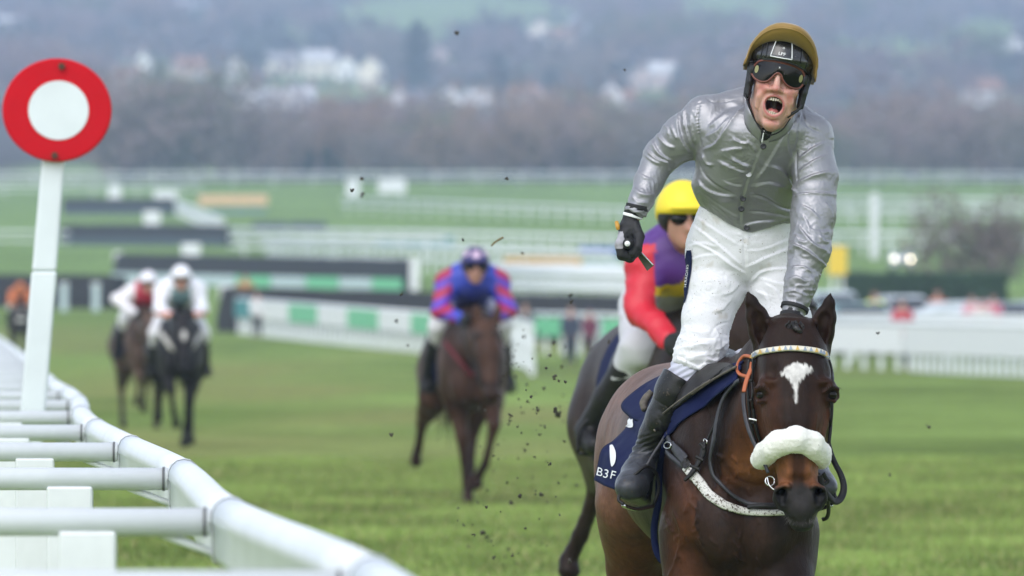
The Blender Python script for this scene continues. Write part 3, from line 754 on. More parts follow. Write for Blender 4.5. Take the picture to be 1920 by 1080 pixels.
v = v+n*am[:, None]
jk = jp('silks', v, q, M['satin'])
JV = BVHTree.FromPolygons(v.tolist(), q.tolist())
def snapj(px, py, off=0., T=None):
    r = (T or JV).ray_cast(Vector((px, -600, py)), Vector((0, 1, 0)))
    if r[0] is None: return None
    nn = r[1] if r[1].y < 0 else -r[1]; p = r[0]+nn*off; return (p.x, p.y, p.z)
# collar: two standing flaps round a black neckband
M['black'] = mat('black_cloth', (.009, .009, .010), rough=.75)
lo = smooth_path([(1426, -66, 269), (1408, -58, 252), (1396, -40, 232), (1396, -8, 205), (1405, 30, 188), (1440, 52, 180), (1478, 40, 196), (1492, 6, 214), (1486, -34, 234), (1468, -58, 256), (1440, -68, 268)], 5)
hi = smooth_path([(1426, -80, 246), (1412, -78, 222), (1399, -60, 194), (1402, -20, 178), (1412, 22, 168), (1442, 42, 164), (1472, 32, 176), (1486, 0, 196), (1485, -46, 214), (1468, -76, 230), (1447, -84, 246)], 5)
def strip(lo, hi, k=4, bulge=0.):
    a = np.array([lo*(1-t)+hi*t+np.array([0, -bulge*np.sin(np.pi*t), 0]) for t in np.linspace(0, 1, k+1)]); n_ = len(lo)
    f = [(i*n_+j, i*n_+j+1, (i+1)*n_+j+1, (i+1)*n_+j) for i in range(k) for j in range(n_-1)]
    return a.reshape(-1, 3), f
for i in range(len(lo)):
    s_ = snapj(lo[i, 0], lo[i, 2], 1.0)
    if s_ is not None and lo[i, 1] < 0: lo[i, 1] = s_[1]+1; hi[i, 1] = max(hi[i, 1], s_[1]-13)
a, f = strip(lo, hi, 5, 2)
a = a+noise3(a/12., 3)[:, None]*np.array([1.0, -1.8, 1.0])+noise3(a/5., 4)[:, None]*np.array([.3, -.6, .3])
co = jp('collar', a, f, M['satin']); so = co.modifiers.new('solid', 'SOLIDIFY'); so.thickness = .004; so.offset = 0
nbf = Field(np.arange(1385, 1495, 2.2), np.arange(-110, 60, 3), np.arange(185, 285, 2.2))
nbf.cone((1442, -18, 226), (1434, -34, 252), 40, 25, 0); nbf.cone((1437, -54, 246), (1431, -54, 256), 15, 7, 8)
v_, q_ = nbf.mesh(); jp('neckband', v_, q_, M['black'])
v_, f_ = tubeP([(1431, -82, 246), (1429, -80, 256), (1427, -74, 268)], 1.2, 6); jp('zip', v_, f_, M['white'])
for (px, py) in ((1404, 327), (1394, 372), (1391, 391), (1401, 426), (1430, 275)):
    c_ = np.array(snapj(px, py, 1.0)); vs = []
    for (r_, dz) in ((5.6, 2), (5.6, -1.4), (4.4, -2.4), (3.4, -1.6), (0.01, -1.6)):
        vs += [tuple(c_+np.array([r_*math.cos(t), dz, r_*math.sin(t)])) for t in np.linspace(0, 2*np.pi, 17)[:-1]]
    jp('button', np.array(vs), [(k*16+i, k*16+(i+1) % 16, (k+1)*16+(i+1) % 16, (k+1)*16+i) for k in range(4) for i in range(16)], M['greyleather'] if py > 360 or py < 300 else mat('button_satin', (.45, .45, .48), rough=.4))

# ---------------- breeches
bf = Field(np.arange(1245, 1572, 2.3), np.arange(20, 260, 3.4), np.arange(372, 740, 2.3))
bf.loft([(374, 1396, 96, 76, 54), (400, 1398, 106, 90, 58), (430, 1396, 122, 98, 70), (465, 1395, 138, 104, 82), (495, 1396, 146, 102, 84), (522, 1398, 150, 84, 70), (540, 1400, 150, 40, 40)], 10, e=2.3)
bf.chain([(1346, 135, 462), (1343, 118, 540), (1328, 104, 592), (1321, 96, 640), (1310, 96, 670), (1303, 106, 690)], [54, 55, 46, 44, 46, 37], 10, k0=14)
bf.chain([(1452, 135, 470), (1460, 118, 540), (1476, 102, 600), (1492, 96, 660), (1500, 106, 690)], [54, 51, 46, 45, 37], 10, k0=14)
bf.cone((1302, 100, 700), (1288, 130, 745), 44, 60, 3, 's')
bf.cone((1505, 100, 700), (1520, 130, 745), 44, 60, 3, 's')
v, q = bf.mesh(); del bf
v = relax(v, q, 2, .5); n = normals(v, q)
bl = [(t_, p_, a_*.72, w_) for t_, p_, a_, w_ in [('f', [(1298, 420), (1345, 457), (1397, 502)], 4, 5), ('f', [(1294, 450), (1335, 470), (1378, 500), (1400, 514)], 4.5, 6), ('f', [(1300, 402), (1340, 430), (1390, 462)], 3, 5), ('f', [(1398, 502), (1437, 484), (1485, 464)], 4, 5), ('f', [(1408, 530), (1434, 508), (1484, 504)], 5, 6),
      ('f', [(1396, 470), (1430, 468), (1484, 448)], 2.5, 5), ('c', [(1396, 436), (1396, 470), (1400, 508)], 3, 2.5), ('r', [(1403, 436), (1403, 468), (1406, 500)], 1.8, 4), ('f', [(1290, 462), (1318, 456), (1345, 462)], 3, 5), ('f', [(1290, 490), (1320, 480), (1348, 478)], 3, 6),
      ('c', [(1330, 633), (1345, 611), (1371, 603)], 2.5, 2.5), ('f', [(1274, 633), (1303, 640), (1346, 637)], 4, 5), ('f', [(1268, 655), (1300, 648), (1340, 642)], 3.5, 5), ('f', [(1282, 610), (1305, 622), (1330, 622)], 3, 5), ('f', [(1264, 668), (1290, 680), (1320, 694)], 3.5, 5), ('f', [(1320, 668), (1338, 676), (1352, 670)], 3.5, 5),
      ('f', [(1310, 690), (1326, 682), (1344, 688)], 3.5, 4), ('f', [(1285, 672), (1306, 668), (1330, 660)], 2.5, 5), ('f', [(1372, 560), (1355, 580), (1340, 584)], 3, 6), ('f', [(1390, 530), (1372, 548), (1352, 552)], 3, 6), ('f', [(1366, 640), (1352, 652), (1340, 655)], 3, 5),
      ('f', [(1418, 545), (1438, 556), (1444, 590)], 4, 6), ('f', [(1432, 530), (1458, 548), (1470, 590)], 3, 6), ('f', [(1422, 520), (1455, 530), (1480, 536)], 3, 5), ('f', [(1340, 610), (1350, 640), (1344, 676)], 3, 6), ('c', [(1296, 640), (1290, 668), (1288, 690)], 1.6, 2)]]
am = folds(v, n, bl)
am += noise3(np.stack([v[:, 0]/30+noise3(v/36., 5)*.8, v[:, 1]/30, v[:, 2]/17], 1), 35)*1.2
am += crinkle(v, 14, 71, np.where(v[:, 0] < 1400, .5, -.5))*2.0*(noise3(v/40., 78)*.5+.5)
am += np.clip((v[:, 2]-600)/50, 0, 1)*(1-2*abs(noise3(np.stack([v[:, 0]/18, v[:, 1]/18, v[:, 2]/11], 1), 36)))*1.6
v = v+n*am[:, None]
jp('breeches', v, q, M['breech'])
BRV = BVHTree.FromPolygons(v.tolist(), q.tolist())
# navy side stripe with white print on the outer thigh
st = smooth_path([(1293, 469, 8), (1292, 482, 12), (1291, 505, 12), (1288, 530, 10), (1286, 552, 7), (1284, 568, 3)], 4)
rowsv = []
for sx, sy, wd in st:
    for t in (0, .33, .66, 1):
        p = snapj(sx+wd*(t-.35), sy, 1.6, BRV); x = sx+wd*(t-.35)
        while p is None: x += 1.0; p = snapj(x, sy, 1.6, BRV)
        rowsv.append(p)
f = [(i*4+j, i*4+j+1, (i+1)*4+j+1, (i+1)*4+j) for i in range(len(st)-1) for j in range(3)]
jp('side_stripe', np.array(rowsv), f, M['navy'])
tv, tfc = text_mesh('H.RACING', 8.0)
def stripe_pt(x, y):
    z = 517-x*1.15; xx = np.interp(z, st[:, 1], st[:, 0])+y*.8+1.2
    p = snapj(xx, z, 2.4, BRV)
    while p is None: xx += 1; p = snapj(xx, z, 2.4, BRV)
    return p
jp('stripe_lettering', np.array([stripe_pt(x, -y) for x, y, _ in tv]), [tuple(reversed(q)) for q in tfc], M['white'], smooth=False)

# ---------------- boots and socks
def boot_cols(v):
    c = np.tile(np.array([.008, .0078, .0075]), (len(v), 1)); t = np.clip((v[:, 2]-836)/14, 0, 1)[:, None]
    return c*(1-t)+np.array([.034, .036, .043])*t
def make_boot(mir):
    X = (lambda x: x) if not mir else (lambda x: 2724-x)
    b = Field(np.arange(min(X(1140), X(1340)), max(X(1140), X(1340)), 2.3), np.arange(0, 230, 3.2), np.arange(676, 965, 2.3))
    b.chain([(X(1284), 92, 700), (X(1269), 97, 735), (X(1246), 110, 785), (X(1230), 122, 815), (X(1213), 130, 848)], [41, 41, 36, 31, 25], 8, sc=(.94, 1.12, 1))
    b.chain([(X(1211), 126, 852), (X(1198), 108, 885), (X(1186), 60, 910), (X(1180), 42, 915)], [24, 30, 31, 27], 8, sc=(1, 1, .86))
    b.cone((X(1206), 150, 880), (X(1200), 155, 925), 25, 24, 12)
    b.chain([(X(1183), 46, 928), (X(1194), 104, 934), (X(1202), 160, 940)], [25, 22, 22], 3, sc=(1, 1, .45))
    b.put(lambda P, Y, Z: -((X(P)-1275)*.533-(Z-707)*.846)+0*Y, (min(X(1140), X(1345)), -10, 640), (max(X(1140), X(1345)), 240, 770), 1.5, 's')
    v, q = b.mesh(); v = relax(v, q, 1, .5); n = normals(v, q)
    am = noise3(v/np.array([22., 26., 14.]), 41)*.7
    w_ = np.exp(-((v[:, 2]-842)/22)**2)
    am += w_*1.1*np.sin((v[:, 2]+(X(v[:, 0])-1210)*.35+3*noise3(v/15., 43))*.62)
    am += folds(v, n, [('f', [(X(1236), 790), (X(1244), 812), (X(1228), 822)], 3, 6), ('c', [(X(1216), 742), (X(1240), 757), (X(1262), 770)], 1.5, 2), ('c', [(X(1154), 905), (X(1172), 908), (X(1192), 898)], 1.3, 2), ('f', [(X(1190), 870), (X(1205), 876), (X(1220), 868)], 2.5, 5)])
    v = v+n*am[:, None]; return v, q
for mir in (False, True):
    v, q = make_boot(mir); cc = v.copy()
    o = jp('boot', v, q, M['boot'], boot_cols(v))
    X = (lambda x: x) if not mir else (lambda x: 2724-x)
    b = Field(np.arange(min(X(1230), X(1350)), max(X(1230), X(1350)), 2.3), np.arange(40, 180, 3.4), np.arange(655, 770, 2.3))
    b.chain([(X(1306), 98, 676), (X(1296), 94, 696), (X(1276), 96, 730)], [40, 37.5, 35], 6)
    v, q = b.mesh(); n = normals(v, q); v = v+n*(1.4*np.sin((v[:, 2]*.9+(X(v[:, 0])-1290)*.5)*.55+noise3(v/20., 44)*2))[:, None]
    jp('sock', v, q, M['sock'])

# ---------------- gloves
g = Field(np.arange(1142, 1222, 1.3), np.arange(-24, 74, 1.9), np.arange(400, 502, 1.3))
g.chain([(1183, 20, 410), (1181, 20, 430), (1178, 22, 452)], [16, 20, 21], 6, sc=(1, 1.15, 1))
for i, (dy, L) in enumerate(((0, 1.0), (15, 1.08), (31, 1.0), (45, .84))):
    z0 = 448+i*1.5; k = L
    g.chain([(1172, dy+4, z0-10), (1163, dy, z0+8), (1166, dy, z0+8+20*k), (1182, dy, z0+12+21*k), (1196, dy+1, z0+2+17*k), (1194, dy+1, z0-2+8*k)], [10, 9.8, 9.0, 8.4, 7.8, 7], 2.0)
g.chain([(1190, 6, 424), (1199, -6, 444), (1196, -13, 462), (1186, -15, 474)], [11, 9.5, 8.5, 7.5], 2.5)
for dy in (7.5, 23, 38): g.cone((1158, dy, 470), (1190, dy, 490), 2.2, 2.2, 1.5, 's')
v, q = g.mesh(); v = relax(v, q, 1, .4); n = normals(v, q)
v = v+n*(noise3(v/6., 51)*.7)[:, None]
c = np.tile(np.array([.012, .012, .015]), (len(v), 1)); c[(v[:, 0] < 1171-np.abs(v[:, 2]-450)*.2) & (v[:, 2] > 434) & (v[:, 2] < 466)] = (.34, .33, .37)
jp('glove', v, q, M['glove'], c)
v_, f_ = tubeP([(1156, 8, 416), (1158, 2, 424), (1159, 2, 431)], [3.6, 4.6, 3.2], 8); jp('glove_badge', v_, f_, mat('amber_badge', (.5, .25, .03), rough=.5))
def cuffring(name, c0, c1, r0, r1, m, wav=0., n_=28, k=3, tilt=None):
    c0 = np.array(c0, float); c1 = np.array(c1, float); ax = (c1-c0)/np.linalg.norm(c1-c0); a = np.cross(ax, [0, 1, 0]); a /= np.linalg.norm(a); b = np.cross(ax, a); vs = []
    for i in range(k+1):
        t = i/k
        for th_ in np.linspace(0, 2*np.pi, n_+1)[:-1]:
            rr = r0+(r1-r0)*t+wav*np.sin(th_*9+i*2.1)
            vs.append(c0+(c1-c0)*t+a*rr*np.cos(th_)+b*rr*np.sin(th_)*1.0+ax*wav*np.cos(th_*7+i))
    f = [(i*n_+j, i*n_+(j+1) % n_, (i+1)*n_+(j+1) % n_, (i+1)*n_+j) for i in range(k) for j in range(n_)]
    o = jp(name, np.array(vs), f, m); so = o.modifiers.new('solid', 'SOLIDIFY'); so.thickness = .004; so.offset = 1; return o
cuffring('cuff_band', (1196, 16, 384), (1194, 16, 393), 19.5, 19.5, M['black'])
cuffring('cuff_frill', (1194, 16, 391), (1191, 16, 399), 19, 19.5, M['satin'], 1.2)
cuffring('undersleeve', (1192, 17, 392), (1187, 18, 404), 17, 16.5, M['black'])
cuffring('wristband', (1187.5, 18, 402), (1186, 18, 407.5), 16.8, 16.8, M['white'])
# the other hand, on the neck behind the poll
g = Field(np.arange(1440, 1525, 1.7), np.arange(-150, -50, 2.2), np.arange(572, 655, 1.7))
g.chain([(1484, -97, 584), (1480, -102, 604), (1476, -108, 622)], [19, 21, 20], 6)
for i, (x0, L) in enumerate(((1460, .9), (1472, 1.05), (1484, 1.0), (1496, .85))):
    g.chain([(x0+3, -110, 612), (x0, -124, 620), (x0-1, -133, 620+14*L), (x0, -122, 622+22*L), (x0+1, -108, 620+20*L)], [10, 9.4, 8.6, 8, 7.4], 2)
g.chain([(1462, -100, 606), (1452, -110, 622), (1456, -120, 634)], [10, 9, 7.5], 2.5)
v, q = g.mesh(); jp('glove', relax(v, q, 1, .4), q, M['glove'], np.tile(np.array([.012, .012, .015]), (len(v), 1)))
cuffring('undersleeve', (1483, -97, 590), (1479, -102, 606), 20.5, 20, M['black'])
cuffring('cuff_band', (1489, -92, 574), (1487, -94, 581), 24.5, 24.0, M['black'])
# whip: butt knob towards the camera, shaft back through the fist, folded flap below
whip = empty('whip', PW(np.array([1180., 15., 458.])), 'black whip with a white butt end gripped in the jockey\'s lowered fist', 'whip')
def wp(name, v, f, m, smooth=True): return pix_obj(name, v, f, m, whip, whip.location, None, smooth)
v_, f_ = tubeP([(1177, -30, 457), (1177, -24, 457), (1178, -10, 458)], [9.5, 10, 5], 18, 3); wp('knob', v_, f_, M['pad'])
v_, f_ = tubeP([(1176, -31.5, 457), (1176, -29, 457)], [5.2, 5.4], 18, 2); wp('butt_cap', v_, f_, M['white'])
v_, f_ = tubeP([(1178, -12, 458), (1184, 20, 465), (1194, 52, 474), (1200, 70, 478)], [4.5, 4.5, 4, 3.5], 10); wp('shaft', v_, f_, M['tack'])
M['flap'] = mat('olive_leather', (.075, .08, .06), rough=.4)
fl = np.array([(1196, 66, 480), (1202, 62, 474), (1226, 56, 498), (1214, 60, 508)], float)
mb = []; 
for dy in (0, 5): mb += [tuple(p+np.array([0, dy, 0])) for p in fl]
wp('flap', np.array(mb), [(0, 1, 2, 3), (7, 6, 5, 4), (0, 4, 5, 1), (1, 5, 6, 2), (2, 6, 7, 3), (3, 7, 4, 0)], M['flap'], False)
v_, f_ = tubeP([(1203, 58, 473.5), (1214, 55, 485), (1226, 53, 498)], 1.6, 6); wp('flap_edge', v_, f_, M['steel'])
# ------------------------------------------------------------------ tack of the winner: worn, so parts of the horse
def hp(name, v, f, m, cols=None, parent=None, smooth=True): return pix_obj(name, v, f, m, parent or horse, HB, cols, smooth)
FROM = [-600.]
def surf(px, py, off, T=None):
    r = (T or BV).ray_cast(Vector((px, FROM[0], py)), Vector((0, 1, 0)))
    if r[0] is None: return None
    n = r[1] if r[1].y < 0 else -r[1]
    return np.array(r[0]+n*off), np.array(n)
def wrap(v, off):
    v = np.array(v, float)
    for i in range(len(v)):
        s_ = surf(v[i, 0], v[i, 2], off)
        if s_ is not None and v[i, 1] > s_[0][1] and s_[0][1] < 520: v[i, 1] = s_[0][1]; v[i] += (s_[0]-v[i])*.5
    return v
def ribbon(pts, width, off=4., th=2.0, m_=5):
    """a flat strap along (px, row[, depth]) points; points without a depth lie on the horse"""
    P = []; N = []
    pts = [tuple(p) for p in pts]
    for p in smooth_path([p[:2] for p in pts], m_):
        s_ = surf(p[0], p[1], off)
        if s_ is None: s_ = (np.array([p[0], P[-1][1] if P else -100., p[1]]), np.array([0, -1, 0.]))
        P.append(s_[0]); N.append(s_[1])
    return band(np.array(P), np.array(N), width, th)
def band(P, N, width, th):
    P = np.asarray(P, float); n = len(P); N = np.asarray(N, float); N = np.array([N[max(i-2, 0):i+3].mean(0) for i in range(n)])
    y = np.array([P[max(i-1, 0):i+2].mean(0) for i in range(n)]); P = y
    w = width if np.ndim(width) else np.full(n, width); w = np.interp(np.linspace(0, 1, n), np.linspace(0, 1, len(w)), w)
    vs = []
    for i in range(n):
        t = P[min(i+1, n-1)]-P[max(i-1, 0)]; s_ = np.cross(t, N[i]); s_ /= np.linalg.norm(s_)+1e-9; nn = np.cross(s_, t); nn /= np.linalg.norm(nn)+1e-9
        if nn @ N[i] < 0: nn = -nn
        a = s_*w[i]/2
        vs += [P[i]-a, P[i]-a*.8+nn*th, P[i]+a*.8+nn*th, P[i]+a, P[i]-nn*.5]
    f = []
    for i in range(n-1):
        for k in range(5): f.append((i*5+k, i*5+(k+1) % 5, (i+1)*5+(k+1) % 5, (i+1)*5+k))
    f += [(4, 3, 2, 1, 0), tuple((n-1)*5+k for k in range(5))]
    vs = np.array(vs)
    # outward test on the first quad pair
    c = vs.mean(0); a_, b_, c_ = vs[f[1][0]], vs[f[1][1]], vs[f[1][2]]
    nrm = np.cross(b_-a_, c_-b_)
    if nrm @ N[0] < 0: f = [tuple(reversed(q)) for q in f]
    return vs, f
def hrib(name, pts, width, m, off=4., th=2., par=None): 
    v, f = ribbon(pts, width, off, th); return hp(name, v, f, m, None, par)
def htube(name, pts, r, m, n=8, par=None, mm=5):
    v, f = tubeP(pts, r, n, mm); return hp(name, v, f, m, None, par)

for X, o in ((lambda x: x, 0), (lambda x: 2*MX-x+4, 1)):
    b = Field(np.arange(X(1424)-16, X(1424)+17, 1.6), np.arange(-275, -225, 1.8), np.arange(720, 756, 1.6)); b.ell((X(1424.5), -249, 738), (11.5, 13, 12.5))
    v, q = b.mesh(); hp('eye', v, q, M['eye'])
    for k in range(7):
        t = k/6; p = np.array([X(1413+20*t), -258-14*np.sin(t*2.2), 727-4*np.sin(t*3.1)])
        htube('eyelash', [p, p+np.array([(-1 if o == 0 else 1)*(5-6*t), -5, -1.5]), p+np.array([(-1 if o == 0 else 1)*(8-10*t), -9, 1.5])], [.7, .5, .3], M['tack'], 4)
# forelock: a small plaited knot between the ears, and a few loose hairs
fl_ = MB()
for k in range(46):
    a = rng.uniform(-1, 1); p0 = np.array([1486+a*12, -224+rng.uniform(-4, 4), 606+rng.uniform(-5, 5)]); L = rng.uniform(8, 20)
    fl_.tube([p0, p0+np.array([a*5+rng.uniform(-3, 3), -8, L*.4]), p0+np.array([a*6+rng.uniform(-6, 6), -5, L])], [1.3, 1.1, .4], 4)
fl_.tube([(1483, -232, 612), (1488, -240, 616), (1495, -238, 622), (1491, -236, 628)], [6, 6.5, 5, 2], 8)
M['mane'] = mat('mane_hair', (.010, .008, .007), rough=.5)
hp('forelock', np.array(fl_.v), [tuple(reversed(q)) for q in fl_.f], M['mane'])
wk = MB()
for k in range(60):
    a = rng.uniform(0, 1); p0 = np.array([1466+a*58, -284+rng.uniform(-6, 10), 972-26*abs(a-.5)+rng.uniform(-4, 8)]); d = np.array([(a-.5)*16+rng.uniform(-4, 4), -4, rng.uniform(3, 11)])
    wk.tube([p0, p0+d*.6, p0+d], [.3, .25, .12], 3)
hp('whiskers', np.array(wk.v), [tuple(reversed(q)) for q in wk.f], mat('whisker', (.12, .11, .10), rough=.6))

bridle = empty('bridle', (0, 0, 0)); bridle.parent = horse
def br(name, pts, w, m, off=4., th=2.): return hrib(name, pts, w, m, off, th, bridle)
# browband with a triangle pattern: one flat piece per triangle
M['brow'] = mat('browband_white', (.62, .58, .47), rough=.5, specks=[(160, .69, (.09, .06, .05), .03)])
M['tri'] = mat('browband_grey', (.22, .27, .33), rough=.5, specks=[(160, .69, (.09, .06, .05), .03)])
M['triy'] = mat('browband_yellow', (.52, .34, .08), rough=.5, specks=[(160, .69, (.09, .06, .05), .03)])
bp_ = [(1410, 668), (1420, 661), (1450, 656), (1480, 654), (1515, 657), (1535, 662), (1543, 669)]
br('browband', bp_, 12, M['brow'], 3, 3)
cl = smooth_path(bp_, 20)
for k in range(17):
    i = int((k+.8)/18*(len(cl)-1)); c_ = cl[i]; vs = []
    for dx, dz in ((-3.2, 4.6), (3.2, 4.6), (0, -4.2)):
        s_ = surf(c_[0]+dx, c_[1]+dz, 7.2); vs.append(s_[0] if s_ else np.array([c_[0]+dx, -215, c_[1]+dz]))
    vs = np.array(vs); vs = np.vstack([vs, vs+np.array([0, 1.5, 0])])
    hp('browband_triangle', vs, [(0, 1, 2), (5, 4, 3), (0, 3, 4, 1), (1, 4, 5, 2), (2, 5, 3, 0)], M['tri'] if k % 3 else M['triy'], None, bridle, False)
br('cheekpiece', [(1414, 668), (1411, 690), (1410, 720), (1411, 760), (1416, 795), (1428, 832)], 6, M['tack'], 3, 3)
br('cheekpiece', [(1407, 672), (1403, 700), (1403, 740), (1406, 780), (1414, 818), (1428, 846)], 5, M['tack'], 4, 3)
br('cheekpiece', [(1544, 672), (1551, 700), (1551, 740), (1549, 780), (1545, 815)], 7, M['tack'], 3, 3)
htube('cheekpiece', [(1551, -180, 690), (1553, -205, 740), (1552, -225, 790), (1548, -235, 830)], 3.2, M['tack'], 8, bridle)
for px, py in ((1404, 712), (1404, 748), (1551, 745), (1549, 788), (1408, 790)):
    v, f = band(np.array([[px-5, -222, py], [px, -229, py+1], [px+5, -232, py]]), np.array([[0, -1., 0]]*3), 5, 3); hp('keeper', v, f, M['tack'], None, bridle)
htube('buckle', [(1400, -232, 783), (1407, -236, 784), (1414, -238, 786)], 1.6, M['white'], 6, bridle)
# sheepskin noseband
nf = Field(np.arange(1392, 1572, 1.9), np.arange(-362, -150, 2.2), np.arange(780, 892, 1.9))
nf.chain([(1424, -205, 861), (1431, -262, 846), (1452, -302, 828), (1484, -322, 820), (1514, -304, 829), (1530, -264, 847), (1534, -205, 861)], [18, 20.5, 23, 24, 23, 20.5, 18], 8)
nf.chain([(1418, -232, 860), (1440, -298, 838)], [16, 20], 8)
nf.chain([(1533, -240, 855), (1524, -290, 841)], [16, 20], 8)
v, q = nf.mesh(); del nf
n = normals(v, q)
v = v+n*(fbm(v/9., 61, 2)*.6+fbm(v/26., 62, 2)*.9-np.abs(noise3(v/np.array([34, 34, 18.]), 63))*1.2+noise3(v/4., 66)*.5)[:, None]
M['fleece'] = mat('sheepskin', (.78, .77, .72), rough=.95, sheen=.5, bump=[(260, .5, .0025), (800, .5, .0015)], specks=[(130, .72, (.16, .13, .1), .03)])
hp('noseband', v, q, M['fleece'], None, bridle)
NV = BVHTree.FromPolygons(v.tolist(), q.tolist()); ix = rng.integers(0, len(v), 5200); nn = normals(v, q)
fz = MB()
for i in ix:
    if nn[i, 1] > .3: continue
    d = nn[i]*rng.uniform(.5, 1.1)+rng.normal(0, .5, 3); p = v[i]; s_ = np.cross(d, [0.3, .2, 1]); s_ = s_/np.linalg.norm(s_)*.6
    fz.add([p-s_, p+s_, p+d], [(0, 1, 2)])
o = hp('fleece', np.array(fz.v), [tuple(reversed(q)) for q in fz.f], M['fleece'], None, bridle); o['kind'] = 'stuff'
# bit rings
def ringP(c, r, rt, tilt=.4, n_=20):
    return [(c[0]+r*math.cos(t), c[1]+r*tilt*math.cos(t+1), c[2]+r*math.sin(t)) for t in np.linspace(0, 2*np.pi, n_)]
htube('bit_ring', ringP((1438, -272, 898), 8.5, 1), 1.5, M['steel'], 8, bridle, 2)
htube('bit_ring', [(1433, -272, 890), (1436, -276, 904), (1444, -284, 913), (1453, -288, 915)], 1.5, M['steel'], 8, bridle)
htube('bit_ring', ringP((1533, -238, 897), 8, 1), 1.5, M['steel'], 8, bridle, 2)
# reins
M['orange'] = mat('orange_rubber', (.42, .115, .045), rough=.6, bump=[(300, .4, .002)])
htube('rein_grip', [tuple(p) for p in wrap(np.array([(1410, -150, 669), (1397, -135, 668), (1385, -125, 675), (1380, -125, 688), (1387, -130, 701), (1401, -140, 706)]), 7)], 3.4, M['orange'], 10, bridle)
v, f = band(wrap(smooth_path([(1411, -170, 678), (1404, -180, 694), (1396, -190, 714), (1391, -198, 736)], 5), 6), np.tile([-.5, -1, 0.], (16, 1)), 9, 3); hp('rein_grip', v, f, M['orange'], None, bridle)
p = smooth_path([(1391, -196, 734), (1391, -214, 760), (1396, -232, 792), (1408, -250, 826), (1424, -268, 856), (1436, -276, 886)], 5); v, f = band(p, np.tile([-.5, -1, 0.], (len(p), 1)), [9, 9, 8, 7], 2.4); hp('rein', v, f, M['greyleather'], None, bridle)
p = smooth_path([(1530, -270, 886), (1534, -262, 904), (1546, -246, 925), (1560, -226, 937), (1572, -208, 929), (1577, -196, 910), (1572, -178, 888), (1561, -160, 866), (1552, -140, 840), (1544, -110, 800), (1530, -80, 740), (1508, -60, 660), (1490, -100, 625)], 6)
v, f = band(p, np.stack([np.full(len(p), .15), np.full(len(p), -1.), np.full(len(p), -.45)], 1), [9, 13, 14, 14, 13, 12, 11, 10, 9, 8, 8], 2.6); hp('rein', v, f, M['tack'], None, bridle)
p = smooth_path([(1536, -262, 882), (1541, -250, 892), (1546, -244, 899), (1538, -252, 904)], 4); v, f = band(p, np.tile([.3, -1, 0.], (len(p), 1)), 8, 2.4); hp('rein_loop', v, f, M['tack'], None, bridle)
p = smooth_path([(1538, -250, 918), (1546, -210, 935), (1549, -170, 955), (1546, -150, 968), (1538, -140, 972)], 4); v, f = band(p, np.tile([.3, -1, 0.], (len(p), 1)), 8, 2.4); hp('rein_loop', v, f, M['tack'], None, bridle)

# saddle cloth, with white print
def cloth_grid(ctrl, m1=8, m2=8):
    c = np.array([smooth_path(r, m1) for r in ctrl]); c = smooth_path(c.reshape(len(c), -1), m2).reshape(-1, c.shape[1], 3)
    return c
def sp(px, py, off=7.):
    s_ = surf(px, py, off); return tuple(s_[0])
ctrl = [[(1322, 540, 686), (1330, 400, 688), (1356, 280, 690), (1392, 140, 676)],
        [(1237, 520, 712), (1262, 400, 722), (1312, 260, 722), sp(1385, 709)],
        [(1173, 500, 762), (1200, 380, 778), (1262, 240, 770), sp(1322, 765)],
        [(1186, 450, 790), (1206, 350, 806), (1228, 240, 806), sp(1258, 818)],
        [(1158, 430, 829), (1178, 330, 842), (1205, 240, 846), sp(1236, 856)],
        [(1132, 420, 850), (1152, 320, 872), (1185, 220, 885), (1222, 110, 890)],
        [(1116, 410, 908), (1143, 310, 917), (1176, 220, 930), (1213, 120, 935)]]
g_ = cloth_grid(ctrl); nr, nc = g_.shape[:2]; v = g_.reshape(-1, 3)
v = v+np.stack([noise3(v/40., 71)*3, noise3(v/40., 72)*5, noise3(v/50., 73)*2], 1)
f = np.array([(i*nc+j, i*nc+j+1, (i+1)*nc+j+1, (i+1)*nc+j) for i in range(nr-1) for j in range(nc-1)])
v = wrap(v, 6)
cl_ = hp('saddle_cloth', v, f, M['navy']); so = cl_.modifiers.new('solid', 'SOLIDIFY'); so.thickness = .006; so.offset = 0
CV = BVHTree.FromPolygons(v.tolist(), f.tolist())
def patch(name, pts, T, m, off=4., par=None):
    vs = []; c = np.mean(pts, 0); ring_ = []
    P = smooth_path(list(pts)+[pts[0]], 4)[:-1]
    rows_ = [c+(P-c)*t for t in (.02, .35, .7, 1.)]
    for r in rows_:
        for x, y in r:
            s_ = surf(x, y, off, T); vs.append(s_[0] if s_ is not None else None)
    last = next((x for x in vs if x is not None), np.array([0, 300., 0]))
    allp = np.vstack(rows_)
    for i, x in enumerate(vs):
        if x is None: vs[i] = np.array([allp[i, 0], last[1], allp[i, 1]])
        else: last = x
    n_ = len(P); f = [(k*n_+i, k*n_+(i+1) % n_, (k+1)*n_+(i+1) % n_, (k+1)*n_+i) for k in range(3) for i in range(n_)]
    return hp(name, np.array(vs), f, m, None, par)
M['print'] = mat('white_print', (.7, .71, .73), rough=.6)
patch('print_diamond', [(1177, 804), (1190, 788), (1194, 804), (1184, 807)], CV, M['print'], 4, cl_)
patch('print_oval', [(1148, 843), (1154, 842), (1160, 856), (1159, 872), (1153, 880), (1150, 868)], CV, M['print'], 4, cl_)
def printed(txt, size, px, py, ang, T, m, par, name):
    tv, tfc = text_mesh(txt, size); ca, sa = math.cos(ang), math.sin(ang); vs = []; last = None
    for x, y, _ in tv:
        X, Y = px+x*ca+y*sa, py+x*sa-y*ca
        s_ = surf(X, Y, 4., T); p = s_[0] if s_ is not None else (np.array([X, last[1], Y]) if last is not None else np.array([X, 330., Y])); last = p; vs.append(p)
    return hp(name, np.array(vs), [tuple(reversed(q)) for q in tfc], m, None, par, False)
